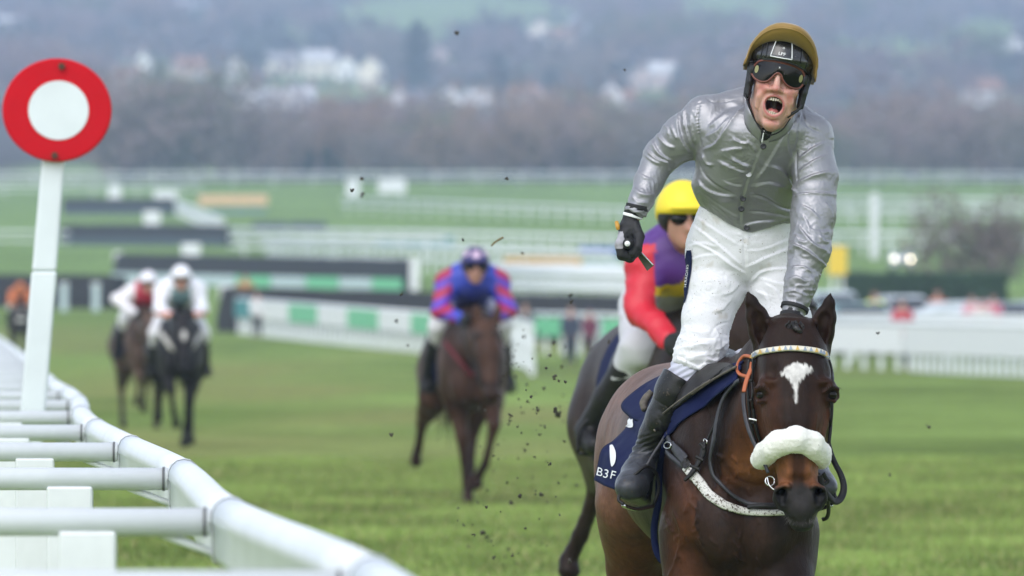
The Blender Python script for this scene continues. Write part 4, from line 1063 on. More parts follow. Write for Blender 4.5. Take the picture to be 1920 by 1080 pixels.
printed('B3', 23, 1136, 893, .22, CV, M['print'], cl_, 'cloth_lettering')
printed('F', 22, 1155, 896, .25, CV, M['print'], cl_, 'cloth_lettering')

# saddle
saddle = empty('saddle', (0, 0, 0)); saddle.parent = horse
M['leather'] = mat('dark_saddle_leather', (.013, .011, .010), rough=.45, spec=.3, var=[(30, .7, 1.5)], bump=[(200, .25, .0015)])
M['edge'] = mat('worn_edge', (.10, .085, .068), rough=.7, var=[(60, .6, 1.4)])
sg = Field(np.arange(1290, 1420, 2.6), np.arange(60, 470, 5), np.arange(640, 730, 2.6))
sg.loft([(90, 1392, 706, 30, 34), (150, 1386, 702, 44, 40), (250, 1368, 704, 60, 38), (350, 1352, 700, 70, 44), (420, 1342, 690, 60, 40), (440, 1340, 690, 30, 20)], axis=1)
v, q = sg.mesh(); hp('seat', v, q, M['leather'], None, saddle)
M['pale'] = mat('pale_pad', (.40, .41, .43), rough=.8, bump=[(200, .3, .002)])
sg = Field(np.arange(1320, 1412, 2.6), np.arange(60, 330, 4.5), np.arange(652, 716, 2.6))
sg.chain([(1338, 215, 694), (1364, 165, 680), (1392, 120, 690)], [22, 17, 14], 6, sc=(1, 1.3, 1)); v, q = sg.mesh(); hp('pommel_pad', v, q, M['pale'], None, saddle)
ctrl = [[(1290, 215, 700), (1330, 165, 690), (1372, 112, 684), sp(1388, 690, 12)],
        [(1262, 215, 730), (1300, 150, 722), (1330, 100, 722), sp(1340, 722, 14)],
        [(1244, 225, 760), (1270, 160, 755), (1290, 100, 754), sp(1296, 754, 15)],
        [(1232, 235, 785), (1244, 180, 785), (1252, 130, 787), sp(1258, 788, 15)],
        [(1230, 235, 800), (1240, 190, 802), (1250, 140, 804), sp(1257, 806, 15)]]
g_ = cloth_grid(ctrl, 6, 6); nr, nc = g_.shape[:2]; v = g_.reshape(-1, 3)
f = np.array([(i*nc+j, i*nc+j+1, (i+1)*nc+j+1, (i+1)*nc+j) for i in range(nr-1) for j in range(nc-1)])
v = wrap(v, 13); g_ = v.reshape(g_.shape)
o = hp('flap', v, f, M['leather'], None, saddle); so = o.modifiers.new('solid', 'SOLIDIFY'); so.thickness = .008; so.offset = 0
ed = g_[:, -1]; htube('flap_edge', [tuple(p) for p in ed[::5]], 2.6, M['edge'], 8, saddle, 4)
htube('flap_edge', [tuple(p+np.array([-14, -5, 6])) for p in ed[4::5]], 2.0, M['edge'], 8, saddle, 4)
htube('knee_roll', [(1270, 120, 768), (1292, 98, 742), (1322, 88, 720), (1352, 92, 700)], [5, 9, 10, 7], M['leather'], 10, saddle)
htube('panel_edge', [(1226, 330, 736), (1216, 330, 748), (1210, 325, 760), (1212, 318, 772)], [6, 8, 8, 6], M['edge'], 8, saddle)
htube('girth', [sp(1256, 815, 3), sp(1243, 880, 4), (1236, 130, 940), (1228, 135, 1000), (1240, 130, 1050), (1290, 130, 1085)], 7, M['navy'], 8, saddle)
for mir in (0, 1):
    X = (lambda x: x) if not mir else (lambda x: 2728-x)
    st_ = empty('stirrup', (0, 0, 0)); st_.parent = saddle
    # iron and leather are sub-parts of the saddle (kept at this level: saddle > stirrup_iron, stirrup_leather)
    bpy.data.objects.remove(st_)
    htube('stirrup_iron', [(X(1170), 22, 946), (X(1160), 30, 936), (X(1172), 34, 910), (X(1196), 40, 886), (X(1214), 52, 876), (X(1232), 72, 890), (X(1236), 84, 920), (X(1226), 82, 948)], 3.3, M['tack'], 10, saddle)
    htube('stirrup_iron', [(X(1168), 26, 948), (X(1196), 52, 956), (X(1226), 80, 950)], 4.0, M['steel'], 10, saddle)
    p = smooth_path([(X(1212), 52, 876), (X(1226), 60, 852), (X(1246), 72, 822), (X(1262), 84, 795)], 5); v, f = band(p, np.tile([0, -1, 0.], (len(p), 1)), 6, 2.5); hp('stirrup_leather', v, f, M['greyleather'], None, saddle)

# breast girth and neck straps
bgirth = empty('breast_girth', (0, 0, 0)); bgirth.parent = horse
M['whitestrap'] = mat('muddy_white_strap', (.60, .59, .56), rough=.7, specks=[(110, .56, (.09, .07, .055), .07), (330, .60, (.08, .06, .05), .05)])
def bg_(name, pts, w, m, off=4., th=2.5): return hrib(name, pts, w, m, off, th, bgirth)
FROM[0] = -172.
bg_('chest_band', [(1287, 872), (1298, 887), (1313, 906), (1332, 929), (1356, 946), (1385, 956), (1420, 960), (1456, 960), (1490, 957), (1518, 948), (1530, 938)], [21, 21, 20, 19, 17, 14, 12, 12, 13, 14], M['whitestrap'], 5, 3)
bg_('strap', [(1252, 800), (1256, 818), (1265, 836)], 12, M['greyleather'], 5)
bg_('strap', [(1268, 834), (1276, 846), (1290, 868)], [16, 20, 19], M['greyleather'], 9)
bg_('strap', [(1256, 846), (1263, 856), (1276, 866), (1288, 876)], 11, M['greyleather'], 7)
htube('buckle', [tuple(np.array(sp(x, y, 13))) for x, y in ((1258, 836), (1263, 831), (1270, 834), (1268, 842), (1260, 842), (1258, 836))], 1.5, M['steel'], 6, bgirth, 3)
patch('keeper', [(1284, 866), (1294, 860), (1300, 872), (1290, 882)], BV, M['leather'], 12, bgirth)
bg_('neck_strap', [(1330, 828), (1326, 846), (1316, 866), (1302, 890), (1288, 907)], [10, 12, 11, 9, 5], M['tack'], 12, 4)
for px, py in ((1327, 838), (1318, 862), (1309, 880)): bg_('keeper', [(px-8, py-4), (px, py), (px+8, py+4)], 6, M['tack'], 15, 3)
bg_('neck_strap', [(1331, 826), (1340, 808), (1349, 786), (1358, 757), (1374, 730), (1392, 712)], 5, M['tack'], 6, 3)
htube('buckle', [tuple(np.array(sp(x, y, 12))) for x, y in ((1327, 830), (1329, 824), (1335, 826), (1334, 832))], 1.4, M['steel'], 6, bgirth, 3)
bg_('martingale', [(1394, 712), (1378, 727), (1364, 750), (1354, 780), (1348, 812), (1341, 845), (1338, 870), (1341, 890), (1352, 910), (1368, 928), (1390, 941), (1418, 947), (1450, 948)], [8, 10, 13, 13, 11, 8, 7, 7, 7, 8, 8, 8], M['greyleather'], 10, 3)
bg_('martingale', [(1398, 952), (1425, 950), (1452, 952)], 9, M['tack'], 14, 3)
FROM[0] = -600.

# ------------------------------------------------------------------ the place: ground, hill, haze
GD = np.array([(-200, 0), (2, 0), (260, 0), (300, .09), (330, .225), (360, .447), (400, .85), (450, 1.44), (500, 1.86), (560, 2.39), (640, 3.48), (720, 4.73), (800, 6.06), (950, 8.56), (1100, 11.1), (1300, 14.8),
               (1600, 19.8), (2000, 29.4), (2500, 44), (3200, 69), (4200, 111), (5500, 174), (7500, 272)], float)
_gs = smooth_path(GD, 4)
def gz(d): return float(np.interp(d, _gs[:, 0], _gs[:, 1]))
def ground_at(px, d): return Vector(((px-960)/F*d, d, gz(d)))
def row_of(d): return HOR+(EYE-gz(d))*F/d
_dd = np.linspace(60, 5000, 6000); _rr = np.array([row_of(d) for d in _dd])
def depth_of(row):                       # distance at which the ground lies on this photo row
    return float(np.interp(-row, -_rr, _dd))

ds = np.concatenate([np.array([-150, -80, -30, 2, 20, 40]), np.arange(50, 320, 3.), np.arange(320, 1300, 12.), np.arange(1300, 4400, 40.), np.arange(4400, 7500, 200.)])
nx = 121; V = []; C = []
for d in ds:
    W = .10*max(d, 0)+(45 if d > 10 else 90); xs_ = np.linspace(-W, W, nx)
    for x in xs_: V.append((x, d, gz(d)))
V = np.array(V)
p = V/np.array([1, 1, 1.])
MEADOWS = ((750, 45, 150, 30), (850, 8, 190, 20), (1330, 14, 90, 26), (1700, 118, 130, 28), (1440, 24, 60, 26), (1850, 60, 60, 24), (560, 60, 40, 20), (150, 318, 110, 14), (700, 320, 40, 12), (775, 316, 30, 12), (1640, 326, 60, 12), (1725, 328, 70, 12), (380, 318, 60, 12), (890, 320, 40, 12))
def landcover(V):
    x, y, z = V.T
    c = np.tile(np.array([.178, .250, .072]), (len(V), 1)); f = fbm(np.stack([x/9, y/26, y*0], 1), 81, 3)[:, None]; f2 = fbm(np.stack([x/2.2, y/7, y*0], 1), 82, 2)[:, None]
    c = c*(1+.20*f+.16*f2); dry = np.array([.225, .24, .088]); w = np.clip(fbm(np.stack([x/7, y/22, y*0], 1), 83, 3)*1.1, 0, .85)[:, None]; c = c*(1-w)+dry*w
    t = np.clip((y-300)/300, 0, 1)[:, None]; c = c*(1-t)+np.array([.17, .26, .085])*(1+.12*f)*t
    # far country: bare woods, hedged fields
    wood = np.array([.070, .060, .058]); fld = np.array([.17, .23, .10])
    n1 = fbm(np.stack([x/90, y/260, y*0], 1), 91, 3); n2 = noise3(np.stack([x/60, y/170, y*0], 1), 92)
    t = np.clip((y-1330)/30, 0, 1)[:, None]; h = np.where((n1 > .35)[:, None], fld*(1+.2*n2[:, None]), wood*(1+.35*n2[:, None])); c = c*(1-t)+h*t
    yy = np.maximum(y, 5); px = x/yy*F+960; row = HOR+(EYE-z)*F/yy
    for cx, cy, rx, ry in MEADOWS:
        e = np.clip(1.5-np.sqrt(((px-cx)/rx)**2+((row-cy)/ry)**2)+.3*n2, 0, 1)[:, None]*(y > 1330)[:, None]; c = c*(1-e)+np.array([.19, .27, .10])*e
    return c
idx = np.arange(len(V)).reshape(len(ds), nx)
q = np.stack([idx[:-1, :-1].ravel(), idx[:-1, 1:].ravel(), idx[1:, 1:].ravel(), idx[1:, :-1].ravel()], 1)
M['turf'] = mat('turf', (1, 1, 1), rough=.95, vcol=True, spec=.0, var=[(.5, .82, 1.2), (2.2, .75, 1.26), (9, .7, 1.3), (28, .7, 1.3)], specks=[(1.6, .62, (.215, .215, .085), .14), (4.5, .66, (.085, .075, .034), .08)], bump=[(14, .6, .05), (60, .6, .02)])
o = mesh_obj('ground', V, q, M['turf'], cols=landcover(V)); tag(o, 'green racecourse turf rising to a hazy wooded hill', 'ground', kind='structure')

# grass blades standing on the turf where they are close enough to show
def grass_patch(n, d0, d1, hgt, seed):
    r = np.random.default_rng(seed); d = np.sqrt(r.uniform(d0**2, d1**2, n)); x = r.uniform(-.053, .053, n)*d
    cl = fbm(np.stack([x/1.1, d/2.2, d*0], 1), 84, 2); keep = r.uniform(-1.2, 1.0, n) < cl+.25-.9*np.clip((d-95)/33, 0, 1.5); x, d, cl = x[keep], d[keep], cl[keep]; n = len(x)
    h = hgt*(.5+.6*r.uniform(size=n)+.35*np.clip(cl, 0, 1)); a = r.uniform(0, np.pi, n); w = .006+.004*r.uniform(size=n)
    b = np.stack([x, d, np.array([gz(v) for v in d])-.004], 1); s_ = np.stack([np.cos(a)*w, np.sin(a)*w, 0*w], 1); ln = np.stack([r.normal(0, .5, n)*h, r.normal(0, .5, n)*h, h], 1)
    v = np.empty((n*3, 3)); v[0::3] = b-s_; v[1::3] = b+s_; v[2::3] = b+ln
    base = np.array([.185, .255, .070])*(1+.5*cl[:, None]+r.normal(0, .15, (n, 1))); dry = r.uniform(size=n) < .12+.12*np.clip(-cl, 0, 1); base[dry] = np.array([.31, .29, .13])
    return v, np.arange(n*3).reshape(-1, 3), np.repeat(np.clip(base, .01, 1), 3, axis=0)
v, f, c = grass_patch(330000, 58, 128, .062, 5)
M['blade'] = mat('grass_blade', (1, 1, 1), rough=.8, vcol=True, spec=.05)
o = mesh_obj('grass', v, f, M['blade'], smooth=False, cols=c); tag(o, 'short damp green grass of the finishing straight', 'grass', kind='stuff')

# haze
HZ = [.00020]
hb = MB(); hb.box((-1200, -170, -1.2), (1200, 7600, 345)); o = hb.build('haze', None); tag(o, 'pale blue haze over the valley', 'haze', kind='stuff')
hm = bpy.data.materials.new('haze_air'); hm.use_nodes = True; N_ = hm.node_tree.nodes; N_.clear()
pv = N_.new('ShaderNodeVolumePrincipled'); pv.inputs['Color'].default_value = (.56, .71, 1.0, 1); pv.inputs['Density'].default_value = HZ[0]; pv.inputs['Anisotropy'].default_value = -.1
ou = N_.new('ShaderNodeOutputMaterial'); hm.node_tree.links.new(pv.outputs[0], ou.inputs['Volume']); o.data.materials.append(hm)

# ------------------------------------------------------------------ running rail on the left with its cross arms and legs
M['rail'] = mat('white_rail', (.70, .73, .745), rough=.34, spec=.45, var=[(3, .94, 1.04), (25, .97, 1.02)], specks=[(120, .745, (.35, .36, .33), .06)])
M['seam'] = mat('rail_seam', (.10, .105, .11), rough=.6)
RX = np.array([(12, .22), (18, -.03), (22, -.212), (27.8, -.604), (34.8, -.916), (41.3, -1.295), (47.6, -1.628), (54, -1.913), (60.4, -2.15), (67, -2.445), (73.4, -2.76), (90, -3.5), (130, -5.3), (200, -8.5), (330, -14.5)], float)
RZ = 1.115
RX[1, 1] = -.115; RX[2, 1] = -.285; RX[3, 1] = -.645; RX[4, 1] = -.94; RX[0, 1] = .08
_rxs = smooth_path(RX, 8)
def rx(d): return float(np.interp(d, _rxs[:, 0], _rxs[:, 1]))
rail = empty('running_rail', (rx(27.8), 27.8, 0), 'white plastic running rail with cross arms along the left side of the track', 'rail')
def rl(name, mb, m, smooth=True, bevel=0):
    mb.v = [tuple(Vector(p)-rail.location) for p in mb.v]; return mb.build(name, m, rail, smooth, bevel)
arms = [14.8, 21.2, 27.8, 34.8, 41.3, 47.6, 54.0, 60.4]+[60.4+6.5*k for k in range(1, 24)]
def oval(p0, p1, w, h, n=16, top=0.):
    m_ = MB(); rows_ = []
    for p in (p0, p1):
        rows_.append([(p[0]+w*math.copysign(abs(math.cos(t))**.8, math.cos(t)), p[1], p[2]+h*math.copysign(abs(math.sin(t))**.8, math.sin(t))) for t in np.linspace(0, 2*np.pi, n+1)[:-1]])
    m_.add(rows_[0]+rows_[1], [(k, n+k, n+(k+1) % n, (k+1) % n) for k in range(n)]+[tuple(range(n)), tuple(reversed(range(n, 2*n)))]); return m_
PROF = [(.034, -.095), (.040, -.078), (.040, -.012), (.045, -.006), (.043, .016), (.034, .035), (.019, .047), (0, .051), (-.019, .047), (-.034, .035), (-.043, .016), (-.045, -.006), (-.040, -.012), (-.040, -.078), (-.034, -.095)]
def profile(a, b, x_off=0., k=1.0, n=5, smooth=True):
    """the moulded rail: a rounded top with a step, on a flat-sided skirt, following the line of the track from a to b"""
    m_ = MB(); vs = []; c = len(PROF); dd_ = np.linspace(a, b, n+1)
    for d in dd_: vs += [(rx(d)+x_off+x*k, d, RZ+z*k) for x, z in PROF]
    f = [(i*c+j_, i*c+(j_+1) % c, (i+1)*c+(j_+1) % c, (i+1)*c+j_) for i in range(n) for j_ in range(c)]+[tuple(reversed(range(c))), tuple(range(n*c, (n+1)*c))]
    return m_.add(vs, f)
for i in range(len(arms)-1):
    a, b = arms[i], arms[i+1]
    o = rl('rail_segment', profile(a+.012, b-.012), M['rail'], True)
    if a < 80:
        rl('collar', profile(a-.075, a+.075, 0, 1.06, 1), M['rail'], False, .004); rl('seam', profile(a-.081, a-.0755, 0, 1.045, 1), M['seam'], False)
        m_ = MB(); m_.tube([(rx(a)-.053, a, RZ-.005), (rx(a)-.060, a, RZ-.005)], .0355, 14); rl('arm_seam', m_, M['seam'])
    L = 2.6
    m_ = MB(); m_.tube([(rx(a)-.045, a, RZ-.005), (rx(a)-L, a, RZ-.005)], .033, 14); rl('cross_arm', m_, M['rail'])
    for off in (.325, 2.2):
        m_ = MB(); m_.box((rx(a)-off-.066, a-.03, 0), (rx(a)-off+.066, a+.03, RZ-.025)); rl('leg', m_, M['rail'], False, .008)
    if a < 60: m_ = MB(); m_.tube([(rx(a)-.03, a+.015, RZ-.08), (rx(a)-.16, a+.015, RZ-.03)], .010, 8); rl('brace', m_, M['rail'])
    rl('rail_segment', profile(a+.012, b-.012, -L), M['rail'], True)

# winning post
WD = 56.0; ws = F/WD
def wpz(px, row): return ((px-960)/ws, WD, EYE+(HOR-row)/ws)
post = empty('winning_post', (wpz(50, 900)[0], WD, 0), 'leaning white winning post topped by a red disc with a white centre', 'post')
M['red'] = mat('red_paint', (.50, .0015, .010), rough=.5, spec=.15, var=[(6, .93, 1.05)], bump=[(120, .12, .002)])
M['postwhite'] = mat('post_white', (.64, .69, .715), rough=.45, var=[(5, .95, 1.04)])
M['bolt'] = mat('rusty_bolt', (.10, .045, .03), rough=.6, metal=.5)
def pp(name, mb, m, smooth=False, bevel=0):
    mb.v = [tuple(Vector(p)-post.location) for p in mb.v]; return mb.build(name, m, post, smooth, bevel)
p_top = Vector(wpz(103, 262)); p_mid = Vector(wpz(83, 508)); p_bot = p_mid+(p_mid-p_top)*((p_mid.z+.05)/(p_top.z-p_mid.z))
def shaft(a, b, w0, w1, dp):
    m_ = MB(); vs = []
    for p, w in ((b, w1), (a, w0)): vs += [(p.x-w, p.y-dp, p.z), (p.x+w, p.y-dp, p.z), (p.x+w, p.y+dp, p.z), (p.x-w, p.y+dp, p.z)]
    return m_.add(vs, [(0, 3, 2, 1), (4, 5, 6, 7), (0, 1, 5, 4), (1, 2, 6, 5), (2, 3, 7, 6), (3, 0, 4, 7)])
pp('upper_shaft', shaft(p_top, p_mid, .052, .056, .035), M['postwhite'], False, .012); pp('lower_shaft', shaft(p_mid-Vector((0, .0, .002)), p_bot, .0585, .054, .037), M['postwhite'], False, .012)
c0 = Vector(wpz(108, 207))
def disc(c, rx_, rz_, y0, y1, n=64, rim=.008):
    m_ = MB(); rws = [(rx_-rim, rz_-rim, y0), (rx_, rz_, y0+rim), (rx_, rz_, y1-rim), (rx_-rim, rz_-rim, y1)]; vs = []
    for a, b, y in rws: vs += [(c.x+a*math.cos(t), c.y+y, c.z+b*math.sin(t)) for t in np.linspace(0, 2*np.pi, n+1)[:-1]]
    f = [(k*n+i, k*n+(i+1) % n, (k+1)*n+(i+1) % n, (k+1)*n+i) for k in range(3) for i in range(n)]+[tuple(reversed(range(n))), tuple(range(3*n, 4*n))]
    return m_.add(vs, f)
pp('disc', disc(c0, 102.5/ws, 97/ws, -.085, -.04), M['red']); cw = Vector(wpz(111, 207.5)); pp('disc_centre', disc(cw, 56.5/ws, 55.5/ws, -.089, -.0855, 48, .001), M['postwhite'])
for px, row in ((117, 125), (104, 292)):
    m_ = MB(); c = Vector(wpz(px, row)); m_.tube([(c.x, WD-.105, c.z), (c.x, WD-.084, c.z)], .0165, 10); m_.tube([(c.x, WD-.112, c.z), (c.x, WD-.105, c.z)], .008, 8); pp('bolt', m_, M['bolt'])

# ------------------------------------------------------------------ fences, rails and hoardings on the course
M['birch'] = mat('black_birch', (.016, .015, .017), rough=.9, bump=[(30, .6, .03)], var=[(6, .6, 1.5)])
M['white2'] = mat('white_paint', (.74, .75, .76), rough=.6)
M['green'] = mat('bright_green_board', (.15, .50, .27), rough=.6)
M['teal'] = mat('teal_board', (.02, .22, .24), rough=.6)
M['paleboard'] = mat('pale_board', (.46, .56, .58), rough=.6)
M['orange2'] = mat('orange_board', (.62, .36, .10), rough=.6)
M['peach'] = mat('peach_board', (.68, .44, .24), rough=.6)
M['blue'] = mat('blue_board', (.06, .13, .40), rough=.6)
M['darkblue'] = mat('dark_board', (.04, .06, .075), rough=.6)
M['yellow'] = mat('yellow_board', (.75, .52, .04), rough=.6)
def child_box(root, name, lo, hi, m, bevel=0.):
    m_ = MB(); m_.box(tuple(Vector(lo)-root.location), tuple(Vector(hi)-root.location)); return m_.build(name, m, root, False, bevel)
def jump(px0, px1, d0, d1, h, label, boards=None, wing0=True, wing1=False, hb_=.55):
    """a steeplechase fence from one photo column to another: a dense strip of birch, a board along its foot, and wings"""
    A = ground_at(px0, d0); B = ground_at(px1, d1); root = empty('steeplechase_fence', A, label, 'fence')
    n = 6; u = (B-A).normalized(); w = Vector((-u.y, u.x, 0)).normalized()
    m_ = MB(); vs = []; r = random.Random(int(px0+d0)); K = max(int((B-A).length/.12), 10)
    for i in range(K+1):
        t = i/K; p = A+(B-A)*t; z = gz(p.y)-A.z; p = p-A; hh = h+r.uniform(-.05, .06)
        for s_, k in ((-.45, hb_), (-.25, hh), (.3, hh-.03), (.5, 0)): q_ = p+w*s_*1.0; vs.append((q_.x, q_.y, z+k))
    f = [(i*4+k, (i+1)*4+k, (i+1)*4+k+1, i*4+k+1) for i in range(K) for k in range(3)]+[(0, 1, 2, 3), (K*4+3, K*4+2, K*4+1, K*4)]
    m_.add(vs, f); m_.build('birch', M['birch'], root)
    seg = boards or [(0, 1, 'paleboard')]
    for t0, t1, mm in seg:
        m_ = MB(); vs = []
        for t in (t0+.002, t1-.002):
            p = A+(B-A)*t; z = gz(p.y)-A.z; p = p-A
            for s_, k in ((-.5, .02), (-.5, hb_), (-.44, hb_), (-.44, .02)): q_ = p+w*s_; vs.append((q_.x, q_.y, z+k))
        m_.add(vs, [(0, 4, 5, 1), (1, 5, 6, 2), (2, 6, 7, 3), (3, 7, 4, 0), (0, 1, 2, 3), (7, 6, 5, 4)]); m_.build('foot_board', M[mm], root)
    for on, p in ((wing0, A), (wing1, B)):
        if on:
            s_ = -1 if p is A else 1; c = p+u*s_*.3; z = gz(c.y)
            child_box(root, 'wing_post', (c.x-.21, c.y-.16, z), (c.x+.21, c.y+.16, z+h+.12), M['white2'])
            for k in range(3): child_box(root, 'wing_rail', (c.x-.1, c.y+.17, z+.3+.45*k), (c.x+.1, c.y+2.2, z+.42+.45*k), M['white2'])
    return root
def prail(pts, label, h=1.1, step=2.6, thick=.055, mid=False, name='white_rail', board=None, two=False):
    """a white rail on legs through ground points (photo column, distance)"""
    P = [ground_at(a, b) for a, b in pts]; root = empty(name, P[0], label, 'rail'); up = Vector((0, 0, h))
    m_ = MB(); m_.tube([tuple(p+up-P[0]) for p in P], thick, 8); m_.build('top_rail', M['rail'], root, True)
    if mid: m_ = MB(); m_.tube([tuple(p+up*.55-P[0]) for p in P], thick*.8, 8); m_.build('lower_rail', M['rail'], root, True)
    for a, b in zip(P[:-1], P[1:]):
        n = max(int((b-a).length/step), 1)
        for i in range(n):
            p = a+(b-a)*(i+.5)/n-P[0]; z = gz(p.y+P[0].y)-P[0].z
            m_ = MB(); m_.box((p.x-.06, p.y-.04, z), (p.x+.06, p.y+.04, z+h-.03)); m_.build('leg', M['rail'], root)
    if board:
        z0, z1, seq = board
        for a, b in zip(P[:-1], P[1:]):
            n = len(seq)
            for i, mm in enumerate(seq):
                p = a+(b-a)*(i/n)-P[0]; q_ = a+(b-a)*((i+.985)/n)-P[0]; n_ = Vector((-(q_-p).y, (q_-p).x, 0)).normalized()*-.09; vs = []
                for e, z in ((p, z0), (q_, z0), (q_, z1), (p, z1)): vs.append(tuple(e+n_+Vector((0, 0, z))))
                vs += [tuple(Vector(x)+n_*-.3) for x in vs]
                m_ = MB(); m_.add(vs, [(0, 1, 2, 3), (7, 6, 5, 4), (0, 4, 5, 1), (1, 5, 6, 2), (2, 6, 7, 3), (3, 7, 4, 0)]); m_.build('board', M[mm], root)
    return root
def hoarding(px0, px1, row0, row1, d, m, label, legs=True, cat='hoarding', writing=None, tm=None):
    """a flat advertising board between photo columns and rows at distance d, on posts"""
    a = at(px0, row1, d); b = at(px1, row0, d); g = gz(d); root = empty('hoarding', (a.x, d, g), label, cat)
    child_box(root, 'panel', (a.x, d-.04, a.z), (b.x, d+.04, b.z), M[m], .02)
    n = max(2, int((b.x-a.x)/3))
    for i in range(n):
        x = a.x+(b.x-a.x)*(i+.5)/n; child_box(root, 'post', (x-.05, d+.042, g-.05), (x+.05, d+.14, b.z-.05), M['white2'])
    if writing:
        tv, tfc = text_mesh(writing, (b.z-a.z)*.8); w_ = tv[:, 0].max()-tv[:, 0].min(); sc = min(1, (b.x-a.x)*.9/w_); cx = (a.x+b.x)/2; cz = (a.z+b.z)/2
        mesh_obj('writing', [(cx+x*sc-root.location.x, -.046, cz+y*sc-g) for x, y, _ in tv], tfc, M[tm or 'white2'], root, False)
    return root

jump(430, 1188, 396, 366, 1.42, 'near black birch fence with a tall white wing post at its left end', [(0, 1, 'birch')])
jump(226, 772, 590, 560, 1.42, 'long middle black fence with pale and green boards along its foot', [(0, .44, 'paleboard'), (.44, .56, 'green'), (.56, .68, 'paleboard'), (.68, .79, 'green'), (.79, .9, 'paleboard'), (.9, 1, 'green')], True, True)
jump(-140, 70, 470, 468, 1.25, 'low dark hurdle at the left edge behind the winning post', [(0, 1, 'birch')], False, False)
jump(72, 226, 466, 462, 1.25, 'low dark hurdle between two pale posts left of the pair of white caps', [(0, 1, 'birch')], False, False)
for px, lab in ((120, 'pale post in front of the dark hurdle, beside the winning post'), (180, 'pale post in front of the dark hurdle, nearer the white-capped riders')):
    g_ = ground_at(px, 452); r_ = empty('marker_post', g_, lab, 'post'); child_box(r_, 'shaft', (g_.x-.14, g_.y-.1, g_.z), (g_.x+.14, g_.y+.1, g_.z+1.0), M['paleboard'], .03); child_box(r_, 'cap', (g_.x-.17, g_.y-.13, g_.z+1.002), (g_.x+.17, g_.y+.13, g_.z+1.07), M['white2'], .02)
jump(118, 430, 770, 765, 1.3, 'third dark fence up the course with a white marker behind it', [(0, 1, 'darkblue')], False, False)
jump(118, 328, 985, 985, 1.3, 'farthest dark fence beyond the other fences on the left', [(0, 1, 'darkblue')], False, False)
for px, d, w_, h_, lab in ((285, 800, .55, 1.9, 'white marker board behind the third dark fence'), (215, 1040, .55, 2.0, 'white marker board left of the farthest dark fence'), (310, 1040, 1.0, 1.6, 'wide white marker board right of the farthest dark fence'), (358, 640, .5, 1.5, 'white marker board just above the long middle fence'), (735, 1150, 1.3, 1.7, 'white hut-like board alone on the far turf'), (662, 1120, .6, 1.9, 'white marker at the right end of the grey far boards')):
    g_ = ground_at(px, d); r_ = empty('marker_board', g_, lab, 'marker board')
    child_box(r_, 'panel', (g_.x-w_, d-.05, g_.z+.4), (g_.x+w_, d+.05, g_.z+h_), M['white2'], .02)
    for s_ in (-1, 1): child_box(r_, 'post', (g_.x+s_*w_*.8-.05, d+.052, g_.z), (g_.x+s_*w_*.8+.05, d+.15, g_.z+h_), M['white2'])

prail([(445, 392), (840, 338)], 'white rail hung with teal white and green boards in front of the near fence', 1.12, 1.25, .06, True, 'boarded_rail', (.54, 1.10, ['teal', 'white2', 'green', 'white2', 'green', 'white2', 'green']))
prail([(945, 345), (1200, 335)], 'white rail hung with green boards behind the two standing people', 1.12, 1.3, .06, True, 'boarded_rail', (.5, 1.02, ['white2', 'green', 'paleboard', 'green']))
prail([(945, 312), (975, 308), (996, 296), (998, 284)], 'curved white rail end right of the spotted-cap rider', 1.15, .6, .05, True)
prail([(1480, 304), (1700, 296), (2050, 268)], 'nearer white boarded rail along the right side of the course', 1.15, 1.1, .07, True, 'boarded_rail', (.42, 1.08, ['white2']))
prail([(1480, 326), (1720, 322), (2080, 312)], 'second white boarded rail just behind the near rail on the right', 1.2, 3.0, .07, True, 'boarded_rail', (.35, 1.12, ['white2', 'white2']))
prail([(330, 985), (420, 815)], 'white rail slanting down between the far dark fences', 1.15, 4, .12, True)
prail([(-200, 1275), (700, 1282), (1250, 1285), (2100, 1275)], 'longest white rail across the course under the wood', 1.3, 4, .10, True)
prail([(430, 745), (820, 728), (1160, 700)], 'white rail in the middle distance above the long fence', 1.25, 2.2, .12, True)
prail([(430, 700), (830, 690)], 'white rail just behind the long middle fence', 1.25, 2.2, .12, True)
prail([(500, 660), (1150, 600)], 'white rail behind the spotted-cap rider', 1.3, 1.6, .14, True)
prail([(930, 520), (1180, 500)], 'thick white rail with close legs under the orange hoardings', 1.3, 1.1, .16, True)
prail([(930, 480), (1190, 462)], 'lower white rail of the pair under the orange hoardings', 1.3, 1.1, .16, True)
prail([(640, 1000), (1180, 900)], 'far white rail slanting across the open turf', 1.2, 5, .09, True)
prail([(1560, 985), (2100, 965)], 'far white rail on the right behind the bare bush', 1.3, 3, .12, True)
prail([(1560, 890), (2100, 880)], 'white rail on the right above the bare bush', 1.2, 3, .09, True)
prail([(1540, 720), (1800, 712)], 'white rail behind the lit vehicle on the right', 1.3, 2, .12, True)
prail([(1880, 690), (2100, 680)], 'white rail at the right edge beside the bare bush', 1.3, 2, .14, True)
prail([(-200, 740), (130, 735)], 'white rail at the left edge behind the winning post', 1.2, 3, .07, True)
prail([(-200, 1150), (380, 1160)], 'far white rail on the left under the green bank', 1.2, 4, .08, True)

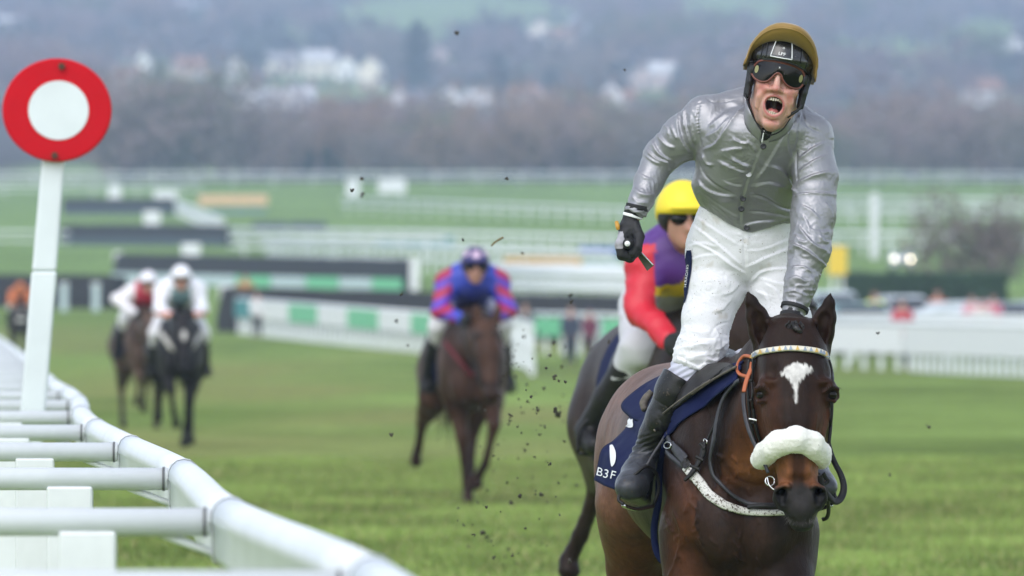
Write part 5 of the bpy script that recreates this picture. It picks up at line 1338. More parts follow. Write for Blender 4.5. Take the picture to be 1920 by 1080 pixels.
hoarding(372, 502, 366, 392, 1080, 'peach', 'peach coloured hoarding of several panels far up the course')
hoarding(392, 500, 394, 416, 1010, 'blue', 'long blue board under the peach hoarding')
hoarding(474, 540, 416, 438, 850, 'darkblue', 'dark board, left of a pair below the blue board')
hoarding(544, 612, 416, 438, 850, 'darkblue', 'dark board, right of a pair below the blue board')
hoarding(585, 652, 374, 392, 1130, 'darkblue', 'grey far board beside a white marker')
hoarding(702, 850, 444, 466, 745, 'teal', 'teal board above the spotted-cap rider\'s left shoulder')
hoarding(945, 1090, 482, 516, 560, 'orange2', 'orange hoarding with pale lettering behind the spotted-cap rider', True, 'hoarding', 'WELCOME', 'white2')
hoarding(1094, 1165, 488, 524, 556, 'paleboard', 'pale blue board at the right end of the orange hoarding')
hoarding(1085, 1165, 462, 482, 640, 'blue', 'blue-grey board just above the pale blue board')
hoarding(1552, 1588, 462, 516, 430, 'yellow', 'yellow board beside the winner\'s hanging sleeve', True, 'sign')
g_ = ground_at(1640, 700); r_ = empty('flag_pole', g_, 'tall white pole standing on the far turf right of the winner', 'pole'); m_ = MB(); m_.tube([(0, 0, 0), (0, 0, 3.6)], .24, 8); m_.build('shaft', M['white2'], r_); m_ = MB(); m_.tube([(0, 0, 3.6), (0, 0, 3.75)], [.3, .2], 8); m_.build('finial', M['white2'], r_)
# ------------------------------------------------------------------ people on foot, vehicles, hedge, trees, houses
def stander(px, d, jacket, trousers, label, hgt=1.75, hat=None, face=0., skin=(.45, .25, .19)):
    """a standing person: body with head and hands, clothes as children (cm, feet at the origin)"""
    g_ = ground_at(px, d); k = hgt/1.75
    def fld(x0, x1, z0, z1, st=2.6): return Field(np.arange(x0, x1, st), np.arange(-26, 30, st), np.arange(z0, z1, st))
    def fin(fl, name, m, par):
        v, q = fl.mesh(); v = v*.01*k; o = mesh_obj(name, v, q, m, par); return o
    b = fld(-42, 43, -2, 180)
    b.ell((0, -1, 163), (8, 10, 12)).cone((0, 1, 140), (0, 0, 154), 6, 5.5, 3).cone((0, -10, 162), (0, -11, 160), 2, 2, 2)
    b.chain([(0, 2, 92), (0, 2, 138)], [11, 14], 4)
    for s_ in (-1, 1):
        b.chain([(s_*16, 0, 138), (s_*22, 2, 112), (s_*20, -9, 90)], [4.5, 3.6, 3], 2)
        for j in range(4): b.chain([(s_*20+(j-1.5)*1.6, -10, 86), (s_*20+(j-1.5)*1.8, -13, 79-abs(j-1.2))], [1.5, 1.2], .5)
        b.chain([(s_*17, -11, 87), (s_*15, -14, 82)], [1.7, 1.4], .5)
        b.chain([(s_*8, 1, 90), (s_*9, 0, 48), (s_*10, 3, 8), (s_*11, -12, 3)], [7, 5, 4, 3.5], 2)
    root = fin(b, 'person', mat('skin_far', skin, rough=.5), None); root.location = g_; root.rotation_euler.z = face
    j = fld(-36, 37, 74, 152); j.loft([(78, 0, 1, 20, 14), (100, 0, 1, 18, 13), (125, 0, 1, 21, 14), (140, 0, 1, 20, 12), (148, 0, 1, 9, 8)], axis=2)
    for s_ in (-1, 1): j.chain([(s_*18, 0, 139), (s_*24, 2, 113), (s_*21, -9, 92)], [7.5, 6.4, 5], 3)
    fin(j, 'jacket', mat('jacket_far', jacket, rough=.75), root)
    t = fld(-24, 25, 6, 92)
    for s_ in (-1, 1): t.chain([(s_*8, 1, 84), (s_*9.5, 0, 48), (s_*10.5, 3, 10)], [11, 8, 6.5], 3)
    fin(t, 'trousers', mat('trousers_far', trousers, rough=.8), root)
    for s_ in (-1, 1):
        t = fld(s_*11-9, s_*11+10, -2, 14); t.chain([(s_*10.5, 4, 7), (s_*11, -10, 3.5)], [5.2, 4], 2); fin(t, 'shoe', M['pad'], root)
    h_ = fld(-14, 15, 155, 184); h_.ell((0, 1, 167), (9.4, 11.5, 10.5)); h_.put(lambda X, Y, Z: (Z-164)+0*X+0*Y, (-20, -20, 140), (20, 20, 164), 1, 's')
    fin(h_, 'hat' if hat else 'hair', mat('hat_far', hat or (.03, .022, .016), rough=.8), root)
    return tag(root, label, 'person', 'people standing by the course')
stander(1070, 309, (.035, .045, .075), (.03, .035, .05), 'person in dark blue coat and trousers standing on the grass beside a red-coated figure', 1.55)
stander(1106, 328, (.13, .02, .05), (.05, .02, .03), 'person in dark red coat standing right of the dark blue one', 1.35, (.05, .04, .09))
stander(460, 405, (.42, .21, .05), (.10, .11, .13), 'person in amber jacket standing by the near fence end', 1.85)
stander(482, 384, (.62, .63, .65), (.04, .04, .05), 'person in white coat stooping at the near fence beside the amber jacket', 1.45)
stander(985, 335, (.10, .11, .12), (.06, .06, .07), 'person in grey by the curved white rail end', 1.5)
stander(1640, 342, (.62, .72, .10), (.5, .6, .1), 'person in yellow high-visibility clothes behind the right-hand rails', 1.8)
stander(1692, 300, (.45, .03, .05), (.05, .06, .10), 'person in red jacket leaning at the right-hand rails', 1.75)
stander(1758, 356, (.40, .10, .05), (.05, .05, .06), 'person in rust jacket behind the parked cars', 1.75)
stander(1822, 340, (.62, .30, .36), (.05, .05, .06), 'person in pink top behind the right-hand rails', 1.7)
stander(1862, 340, (.55, .12, .20), (.05, .05, .06), 'person in deep pink top near the right edge', 1.7)
stander(1842, 322, (.62, .55, .52), (.3, .25, .25), 'person in pale coat between the two pink tops', 1.7)

M['glassdark'] = mat('car_glass', (.015, .018, .022), rough=.08, spec=.6)
M['tyre'] = mat('tyre', (.012, .012, .012), rough=.8)
def car(px, d, col, label, face=0., van=False, lit=False, cat='car', scale=1.0):
    g_ = ground_at(px, d); root = empty('parked_car' if not van else 'parked_van', g_, label, cat, None, face)
    L, W, H = (4.3, 1.76, 1.46) if not van else (5.0, 1.95, 2.1); L *= scale; W *= scale; H *= scale
    prof = [(-L/2, .35), (-L/2+.03, .75), (-L/2+.25, .86), (-L*.22, .95), (-L*.10, H-.04), (L*.05, H), (L*.30, H-.05), (L*.44, .98), (L/2-.05, .9), (L/2, .4)] if not van else [(-L/2, .35), (-L/2+.03, .95), (-L*.36, 1.15), (-L*.27, H-.06), (0, H), (L*.46, H-.03), (L/2-.02, 1.2), (L/2, .4)]
    pr = prof+[(L/2-.1, .26), (-L/2+.1, .26)]; n = len(pr); vs = []
    for s_, ins in ((-1, 0), (1, 0)):
        for y, z in pr:
            w = W/2-(.16 if z > 1.05 else 0); vs.append((s_*w, y, z))
    m_ = MB(); m_.add(vs, [(i, (i+1) % n, n+(i+1) % n, n+i) for i in range(n)]+[tuple(reversed(range(n))), tuple(range(n, 2*n))]); m_.build('body', mat('car_paint', col, rough=.3, coat=.6), root, False, .05)
    def quad(name, pts, m, t=.012):
        m_ = MB(); P = [Vector(p) for p in pts]; nn = (P[1]-P[0]).cross(P[2]-P[0]).normalized()*t
        m_.add([tuple(p+nn) for p in P]+[tuple(p-nn) for p in P], [(0, 1, 2, 3), (7, 6, 5, 4), (0, 4, 5, 1), (1, 5, 6, 2), (2, 6, 7, 3), (3, 7, 4, 0)]); m_.build(name, m, root)
    a, b = (prof[3], prof[4]) if not van else (prof[2], prof[3]); w0, w1 = W/2-.14, W/2-.24
    f = lambda t: (a[0]+(b[0]-a[0])*t, a[1]+(b[1]-a[1])*t)
    quad('windscreen', [(-w0, f(.12)[0]-.01, f(.12)[1]), (w0, f(.12)[0]-.01, f(.12)[1]), (w1, f(.9)[0]-.01, f(.9)[1]), (-w1, f(.9)[0]-.01, f(.9)[1])], M['glassdark'])
    for s_ in (-1, 1):
        x = s_*(W/2-.145)
        for y0, y1 in ((-L*.12, L*.06), (L*.09, L*.30)): quad('side_window', [(x, y0, 1.02), (x, y1, 1.02), (x, y1-.05, H-.16), (x, y0+.12, H-.16)], M['glassdark'], .02)
        for y in (-L*.32, L*.30):
            m_ = MB(); m_.tube([(s_*(W/2-.2), y, .32), (s_*(W/2+.01), y, .32)], .32, 16); o = m_.build('wheel', M['tyre'], root)
            m_ = MB(); m_.tube([(s_*(W/2-.05), y, .32), (s_*(W/2+.02), y, .32)], .2, 12); m_.build('rim', M['steel'], o)
        m_ = MB(); m_.tube([(s_*(W/2-(.21 if lit else .32)), -L/2-.012, .70), (s_*(W/2-(.21 if lit else .32)), -L/2+.05, .70)], .10, 12); m_.build('headlight', mat('lamp_lit', (1, .9, .75), emit=((1, .85, .6) if s_ > 0 else (1, .92, .8), 6 if s_ > 0 else 2.6)) if lit else M['steel'], root)
    child_ = MB(); child_.box((-W/2+.3, -L/2-.02, .38), (W/2-.3, -L/2-.002, .52)); child_.build('grille', M['pad'], root)
    return root
car(1838, 346, (.50, .55, .60), 'pale silver car parked behind the right-hand rails, left of two', .9)
car(1940, 345, (.36, .44, .52), 'blue-grey car parked behind the rails at the right edge', -.9)
car(1692, 352, (.40, .42, .46), 'grey van parked behind the person in high-visibility clothes', .1, True, cat='van', scale=.75)
car(1606, 338, (.02, .12, .13), 'dark teal car parked behind the rails right of the winner\'s elbow', .2)
car(1690, 640, (.42, .44, .45), 'small grey vehicle with two lit headlights facing the camera', 0, False, True, 'vehicle', .72)
car(1556, 356, (.5, .58, .62), 'pale van standing left of the dark hedge behind the winner\'s sleeve', .1, True, cat='van', scale=.8)

# where the village houses stand: column, row of the foot, width and height in the photo, walls, roof
HS = [(28, 72, 56, 40, 'white', 'lite', 'long white house alone high on the left hillside', False), (268, 146, 27, 50, 'white', 'lite', 'narrow white gable house beside an olive conifer', True), (361, 146, 58, 38, 'tan', 'red', 'wide tan stone house right of the narrow white gable', False), (236, 158, 52, 30, 'tan', 'red', 'low tan house just right of the winning post disc', False),
 (441, 148, 26, 42, 'white', 'slate', 'small white gable house left of the cream row', True), (530, 142, 58, 42, 'cream', 'grey', 'cream house, first of the cream row of the village', False), (601, 144, 56, 48, 'cream', 'lite', 'pale cream house, second of the cream row', False), (648, 150, 38, 44, 'white', 'lite', 'white house squeezed between the cream houses', True), (693, 166, 46, 58, 'cream', 'lite', 'brightest cream house at the right end of the cream row', True),
 (222, 186, 30, 32, 'white', 'slate', 'white cottage under the low tan house', True), (284, 186, 26, 32, 'white', 'slate', 'white cottage left of the terrace', True), (746, 216, 42, 52, 'white', 'lite', 'white gable house under the tallest evergreen', True), (782, 206, 34, 36, 'pale', 'slate', 'pale grey house right of the white gable under the evergreen', False), (844, 216, 40, 52, 'white', 'lite', 'white gable house with a long pale roof beside it', True), (892, 232, 46, 60, 'pale', 'lite', 'pale roofed building right of two white gables', False),
 (824, 126, 38, 40, 'pink', 'grey', 'pinkish house right of the tallest evergreen', True), (1012, 82, 44, 44, 'cream', 'grey', 'cream house high on the hill left of the shouting jockey', True), (1054, 88, 46, 34, 'tan', 'red', 'tan house beside the high cream house', False), (1082, 62, 36, 34, 'pale', 'slate', 'pale bluish house above the tan house on the hill', True), (1146, 214, 44, 56, 'white', 'lite', 'white house left of the jockey\'s raised elbow', True), (1202, 170, 40, 42, 'pink', 'grey', 'pink house, left of two pink houses', True), (1238, 166, 46, 48, 'pink', 'lite', 'pink house, right of two pink houses', False),
 (1176, 206, 34, 36, 'pink', 'red', 'small pink brick house right of the white one near the elbow', False), (1850, 200, 64, 52, 'white', 'red', 'white house with a reddish roof on the hill at the right', False), (1902, 116, 46, 46, 'white', 'lite', 'white house highest at the right edge', True), (345, 26, 36, 34, 'pale', 'slate', 'pale house near the top edge, left of a pair', True), (378, 26, 30, 30, 'pale', 'slate', 'pale house near the top edge, right of a pair', False), (985, 198, 60, 36, 'tan', 'red', 'low tan house between the two dark conifers', False), (1010, 210, 50, 34, 'pink', 'grey', 'pinkish house below the low tan house', False), (1446, 205, 40, 40, 'white', 'slate', 'white house hidden behind the shouting jockey', True)]
HS = HS[:-1]
ordn = ['first', 'second', 'third', 'fourth', 'fifth', 'sixth', 'seventh']
for i, px in enumerate((366, 400, 436, 470, 505, 540, 572)): HS.append((px, 203+(i % 2)*2, 35, 34+(i*7) % 9, 'white', ('lite', 'slate')[i % 2], ordn[i]+' house from the left in the white terrace above the wood', bool(i % 2)))

# foliage tools
def leaf_cloud(n, pts_fn, size, seed, tri=True):
    r = np.random.default_rng(seed); c = pts_fn(r, n); n = len(c)
    a = r.normal(size=(n, 3)); a /= np.linalg.norm(a, axis=1, keepdims=True); b = np.cross(a, r.normal(size=(n, 3))); b /= np.linalg.norm(b, axis=1, keepdims=True)
    s_ = size*(.5+r.uniform(size=(n, 1))); v = np.empty((n*3, 3)); v[0::3] = c-a*s_*.5; v[1::3] = c+a*s_*.5; v[2::3] = c+b*s_*1.2
    return v, np.arange(n*3).reshape(-1, 3)
def clumps(r, n, centres, rad):
    i = r.integers(0, len(centres), n); d = r.normal(size=(n, 3)); d /= np.linalg.norm(d, axis=1, keepdims=True)
    return np.asarray(centres)[i]+d*(rad[i]*r.uniform(.2, 1, n)**.5)[:, None]
M['twig'] = [mat('bare_twigs_'+w, c, rough=.9, spec=.1, var=[(.4, .7, 1.3)]) for w, c in (('grey', (.21, .18, .165)), ('brown', (.26, .185, .15)), ('purple', (.24, .175, .175)), ('olive', (.13, .155, .09)))]
M['bark'] = mat('bark', (.055, .046, .038), rough=.9)
M['conifer'] = mat('conifer_needles', (.022, .045, .032), rough=.8, var=[(.6, .6, 1.4)])
M['ivy'] = mat('ivy_green', (.040, .065, .030), rough=.8, var=[(.6, .6, 1.4)])
def bare_tree(h, w, seed, m, dense=1.0):
    r = np.random.default_rng(seed); root = bpy.data.objects.new('bare_tree', None); COL.objects.link(root)
    t = MB(); t.tube([(0, 0, -.3), (.1, 0, h*.2), (.15*r.normal(), .1, h*.45), (.2*r.normal(), 0, h*.8)], [h*.035, h*.028, h*.02, h*.006], 7); cs = []; rd = []
    nb = 11
    for k in range(nb):
        a = k*2.4+r.uniform(0, .6); z0 = h*(.2+.45*k/nb); ln = w*(.35+.25*r.uniform()); e = np.array([math.cos(a)*ln, math.sin(a)*ln, z0+h*(.2+.2*r.uniform())])
        t.tube([(0, 0, z0), tuple((np.array([0, 0, z0])+e)/2+np.array([0, 0, .04*h])), tuple(e)], [h*.014, h*.009, h*.003], 5)
        for j in range(3): cs.append(e*(.65+.25*j)+r.normal(size=3)*w*.07); rd.append(w*(.16+.08*r.uniform()))
    for k in range(10): cs.append(np.array([r.normal()*w*.18, r.normal()*w*.18, h*(.62+.34*r.uniform())])); rd.append(w*.17)
    tr = mesh_obj('trunk', t.v, t.f, M['bark'], root)
    v, f = leaf_cloud(int(1500*dense), lambda rr, n: clumps(rr, n, cs, np.array(rd)), h*.045, seed)
    mesh_obj('crown', v, f, m, root, False); return root
def conifer(h, w, seed, columnar=False):
    r = np.random.default_rng(seed); root = bpy.data.objects.new('conifer', None); COL.objects.link(root)
    t = MB(); t.tube([(0, 0, -.3), (0, 0, h*.95)], [h*.03, h*.004], 7); mesh_obj('trunk', t.v, t.f, M['bark'], root)
    def fn(rr, n):
        z = rr.uniform(.06, 1, n); lay = np.floor(z*14)/14; prof = (1-z)**.75 if not columnar else np.minimum(1, (1-z)*4)*(.75+.25*np.sin(z*30)); a = rr.uniform(0, 2*np.pi, n); q_ = w*.5*prof*(.75+.35*np.sin(a*5+lay*40))*rr.uniform(.35, 1, n)**.5
        return np.stack([q_*np.cos(a), q_*np.sin(a), z*h-.10*q_], 1)
    v, f = leaf_cloud(1700, fn, h*.05, seed); mesh_obj('crown', v, f, M['conifer'], root, False); return root
protos = [bare_tree(9, 9, 1, M['twig'][0]), bare_tree(9, 8, 2, M['twig'][1]), bare_tree(9, 10, 3, M['twig'][2]), bare_tree(9, 8, 4, M['twig'][3])]
cproto = [conifer(11, 5, 5), conifer(12, 4.2, 6, True)]
used = set()
def plant(proto, px, d, h, label, cat, group=None, h0=9., wide=1.):
    o = proto if id(proto) not in used else copy_tree(proto); used.add(id(proto)); o.location = ground_at(px, d); k = h/h0; o.scale = (k*wide, k*wide, k); o.rotation_euler.z = random.uniform(0, 6.28); return tag(o, label, cat, group)
# the long wood at the foot of the hill: a front row of trees one can tell apart
tl = ['bare grey tree in the long wood at the foot of the hill', 'bare brown tree in the long wood at the foot of the hill', 'bare purplish tree in the long wood at the foot of the hill', 'ivy-green tree in the long wood at the foot of the hill']
x = 205.
while x < 2000:
    k = random.choice((0, 0, 1, 1, 2, 2, 3)); big = 1.35 if 220 < x < 390 else 1.0
    hh = random.uniform(5.0, 8.2)*big if x > 400 else random.uniform(6.5, 8.6)*big
    d = random.uniform(1310, 1400)
    plant(protos[k], x, d, hh, tl[k], 'tree', 'trees of the long wood'); x += random.uniform(17, 30)
for i in range(46):
    k = random.choice((0, 1, 2, 2)); plant(protos[k], random.uniform(160, 2000), random.uniform(1420, 1640), random.uniform(7, 10), ['bare grey tree standing behind the front of the long wood', 'bare brown tree standing behind the front of the long wood', 'bare purplish tree standing behind the front of the long wood'][k], 'tree', 'trees behind the front of the wood')
for i in range(26):
    k = random.choice((0, 1)); plant(cproto[k], random.choice((random.uniform(560, 1180), random.uniform(200, 900), random.uniform(1560, 1950))), random.uniform(1315, 1420), random.uniform(2.6, 4.2), ['dark pointed evergreen low in the long wood', 'dark columnar evergreen low in the long wood'][k], 'tree', 'evergreens low in the long wood', 11.)
# single trees among the houses
for px, row, hp_, wd, kind, lab in ((782, 182, 140, 1.25, 1, 'tallest dark columnar evergreen among the village houses'), (935, 186, 85, 1.5, 0, 'broad dark conifer right of the white gabled houses'), (1030, 190, 62, 1.6, 0, 'broad low conifer, right of two dark conifers in the village'), (1100, 172, 36, 1.6, 0, 'small round dark conifer left of the pink houses'),
        (298, 165, 50, 1.7, 0, 'olive dark conifer beside the small white gable house'), (1262, 182, 40, 1.3, 0, 'small dark conifer below the pink houses'), (206, 120, 70, 1.5, 0, 'dark conifer on the hill right of the winning post disc'), (60, 110, 75, 1.6, 0, 'dark conifer on the hill left above the winning post'), (1630, 160, 34, 1.4, 1, 'small evergreen on the hill right of the winner\'s helmet')):
    d = depth_of(row); plant(cproto[kind], px, d, hp_*d/F, lab, 'tree', None, (11., 12.)[kind], wd)
for i in range(120):
    row = random.uniform(-15, 235); px = random.uniform(-20, 1950)
    while any(abs(px-h_[0]) < h_[2]*.6+30 and h_[1]-20 < row < h_[1]+95 for h_ in HS) or any(((px-m_[0])/m_[2])**2+((row-25-m_[1])/(m_[3]+22))**2 < 1 for m_ in MEADOWS[:7]): row = random.uniform(-15, 235); px = random.uniform(-20, 1950)
    d = depth_of(row) if row > -60 else 4400; k = random.choice((0, 1, 2, 2, 3))
    plant(protos[k], px, d, random.uniform(7, 13), ['bare grey tree on the hazy hillside', 'bare brown tree on the hazy hillside', 'bare purplish tree on the hazy hillside', 'ivy-green tree on the hazy hillside'][k], 'tree', 'trees on the hazy hillside', 9., 1.3)
# far woods nobody could count
def woods(rr, n):
    row = rr.uniform(-90, 215, n); d = np.interp(-row, -_rr, _dd); px = rr.uniform(-200, 2120, n); x_ = (px-960)/F*d; keep = fbm(np.stack([x_/90, d/240, d*0], 1), 91, 3) < .25+rr.normal(0, .12, n)
    for (cx_, cr_, rx_, ry_) in MEADOWS: keep &= ((px-cx_)/rx_)**2+((row-16-cr_)/(ry_+20))**2 > 1.0
    for (hx_, hr_, hw_, hh_, *_r) in HS: keep &= ~((np.abs(px-hx_) < hw_*.62+4) & (row > hr_-hh_*.35) & (row < hr_+34))
    row, d, x_ = row[keep], d[keep], x_[keep]; z = np.interp(d, _gs[:, 0], _gs[:, 1]); hh = 7+4*noise3(np.stack([x_/14, d/40, d*0], 1), 95)
    return np.stack([x_, d, z+hh*rr.uniform(.1, 1, len(d))], 1)
v, f = leaf_cloud(60000, woods, 2.4, 9)
wc = landcover(np.repeat(v[0::3], 3, axis=0)); nn_ = noise3(v[0::3]/np.array([30, 80, 10.]), 96); base = np.where((nn_ > .25)[:, None], np.array([.065, .075, .07]), np.array([.12, .10, .105])); base = np.where((nn_ < -.3)[:, None], np.array([.15, .115, .105]), base)
M['woods'] = mat('far_woods', (1, 1, 1), rough=.9, vcol=True, spec=.1)
o = mesh_obj('woodland', v, f, M['woods'], smooth=False, cols=np.repeat(base, 3, axis=0)); tag(o, 'bare hazy woods covering the far hillside', 'woodland', kind='stuff')

# hedge and bare bush on the right
g_ = ground_at(1730, 470); hg = empty('hedge', g_, 'clipped dark green hedge behind the parked cars', 'hedge')
x0 = at(1575, 500, 470).x; x1 = at(1888, 500, 470).x
fl = Field(np.arange(x0*10-6, x1*10+6, 1.2), np.arange(-10, 11, 1.2), np.arange(-3, 24, 1.2)); zt = (at(0, 512, 470).z-g_.z)*10
fl.put(lambda X, Y, Z: np.maximum(np.maximum(np.maximum(x0*10-X, X-x1*10), np.abs(Y)-8), Z-zt)+0*X, (x0*10, -8, -3), (x1*10, 8, zt)); v, q = fl.mesh(); n = normals(v, q); v = v+n*(fbm(v/4., 97, 3)*.9)[:, None]
mesh_obj('foliage', v*.1-np.array([g_.x, 0, 0]), q, mat('hedge_leaves', (.018, .050, .016), rough=.9, var=[(3, .6, 1.4)], bump=[(18, .8, .05)]), hg)
v, f = leaf_cloud(5000, lambda r, n: np.stack([r.uniform(x0, x1, n)-g_.x, r.choice((-.85, .85), n)+r.normal(0, .06, n), r.uniform(0, zt*.1, n)], 1), .10, 11); mesh_obj('leaves', v, f, mat('hedge_leaf', (.028, .065, .020), rough=.8), hg, False)
hg.children[1]['kind'] = 'stuff'
b = bare_tree(9, 12, 12, mat('bush_twigs', (.17, .135, .12), rough=.9, var=[(.5, .7, 1.3)]), 2.6); d = 500; s_ = F/d; hpx = 112
plant(b, 1827, d, (at(0, 404, d).z-gz(d)), 'round bare brown bush standing behind the dark hedge', 'bush', None, 9., .85); b.name = 'bare_bush'

# houses of the village
def house(px, row, wpx, hpx, wall, roof, label, gable=False, seed=0):
    """built at its real size on the hillside: walls, pitched roof, chimney, windows with panes, a door"""
    d = depth_of(row); g_ = ground_at(px, d); s_ = F/d; w = wpx/s_; h = hpx/s_*.62; rh = hpx/s_*.42; dp = min(w, 9.)
    r = random.Random(seed); root = empty('house', g_, label, 'house', 'houses of the village', r.uniform(-.25, .25))
    m_ = MB(); m_.box((-w/2, 0, -1), (w/2, dp, h))
    if gable: m_.add([(-w/2, .001, h), (w/2, .001, h), (0, .001, h+rh), (-w/2, dp-.001, h), (w/2, dp-.001, h), (0, dp-.001, h+rh)], [(0, 1, 2), (5, 4, 3)])
    else: m_.add([(-w/2+.001, 0, h), (-w/2+.001, dp, h), (-w/2+.001, dp/2, h+rh), (w/2-.001, 0, h), (w/2-.001, dp, h), (w/2-.001, dp/2, h+rh)], [(0, 2, 1), (3, 4, 5)])
    m_.build('walls', wall, root)
    e = .35; t = .16; m_ = MB()
    if gable: prof = [(-w/2-e, h-e*rh/(w/2)), (0, h+rh), (w/2+e, h-e*rh/(w/2)), (w/2+e, h-e*rh/(w/2)+t), (0, h+rh+t), (-w/2-e, h-e*rh/(w/2)+t)]; P = [(x, -e, z+.01) for x, z in prof]+[(x, dp+e, z+.01) for x, z in prof]
    else: prof = [(-e, h-e*rh/(dp/2)), (dp/2, h+rh), (dp+e, h-e*rh/(dp/2)), (dp+e, h-e*rh/(dp/2)+t), (dp/2, h+rh+t), (-e, h-e*rh/(dp/2)+t)]; P = [(-w/2-e, y, z+.01) for y, z in prof]+[(w/2+e, y, z+.01) for y, z in prof]
    m_.add(P, [(i, (i+1) % 6, 6+(i+1) % 6, 6+i) for i in range(6)]+[(5, 4, 1, 0), (4, 3, 2, 1), (6, 7, 10, 11), (7, 8, 9, 10)]); ro = m_.build('roof', roof, root)
    m_ = MB(); cx = (w*.3 if not gable else w*.12); m_.box((cx-.4, dp/2-.4, h+rh*.5), (cx+.4, dp/2+.4, h+rh+1.0)); m_.build('chimney', M['brick'], ro)
    nw = max(2, int(w/2.6))
    for fl_ in range(2 if h > 3.6 else 1):
        for i in range(nw):
            if fl_ == 0 and i == nw//2: continue
            x = -w/2+w*(i+.5)/nw; z = .9+fl_*2.5
            if z+1.2 > h: continue
            m_ = MB(); m_.box((x-.55, -.06, z), (x+.55, .05, z+1.2)); wi = m_.build('window', M['white2'], root); m_ = MB(); m_.box((x-.45, -.08, z+.1), (x+.45, -.062, z+1.1)); m_.build('pane', M['glassdark'], wi)
    x = -w/2+w*(nw//2+.5)/nw; m_ = MB(); m_.box((x-.5, -.06, -.2), (x+.5, .05, 2.0)); m_.build('door', M['door'], root)
    return root
M['brick'] = mat('brick', (.24, .13, .09), rough=.8); M['door'] = mat('door_paint', (.10, .12, .14), rough=.6)
wl = {'white': mat('render_white', (.88, .87, .84), rough=.8), 'cream': mat('render_cream', (.82, .75, .62), rough=.8), 'tan': mat('stone_tan', (.52, .40, .29), rough=.85), 'pink': mat('render_pink', (.62, .48, .45), rough=.8), 'pale': mat('render_pale', (.60, .62, .64), rough=.8)}
rf = {'slate': mat('slate', (.12, .125, .15), rough=.7), 'red': mat('clay_tile', (.30, .16, .11), rough=.8), 'grey': mat('grey_tile', (.26, .25, .26), rough=.8), 'lite': mat('pale_tile', (.52, .52, .53), rough=.75)}
for i, (px, row, w_, h_, wa, ro_, lab, gb) in enumerate(HS): house(px, row, w_, h_, wl[wa], rf[ro_], lab, gb, i)
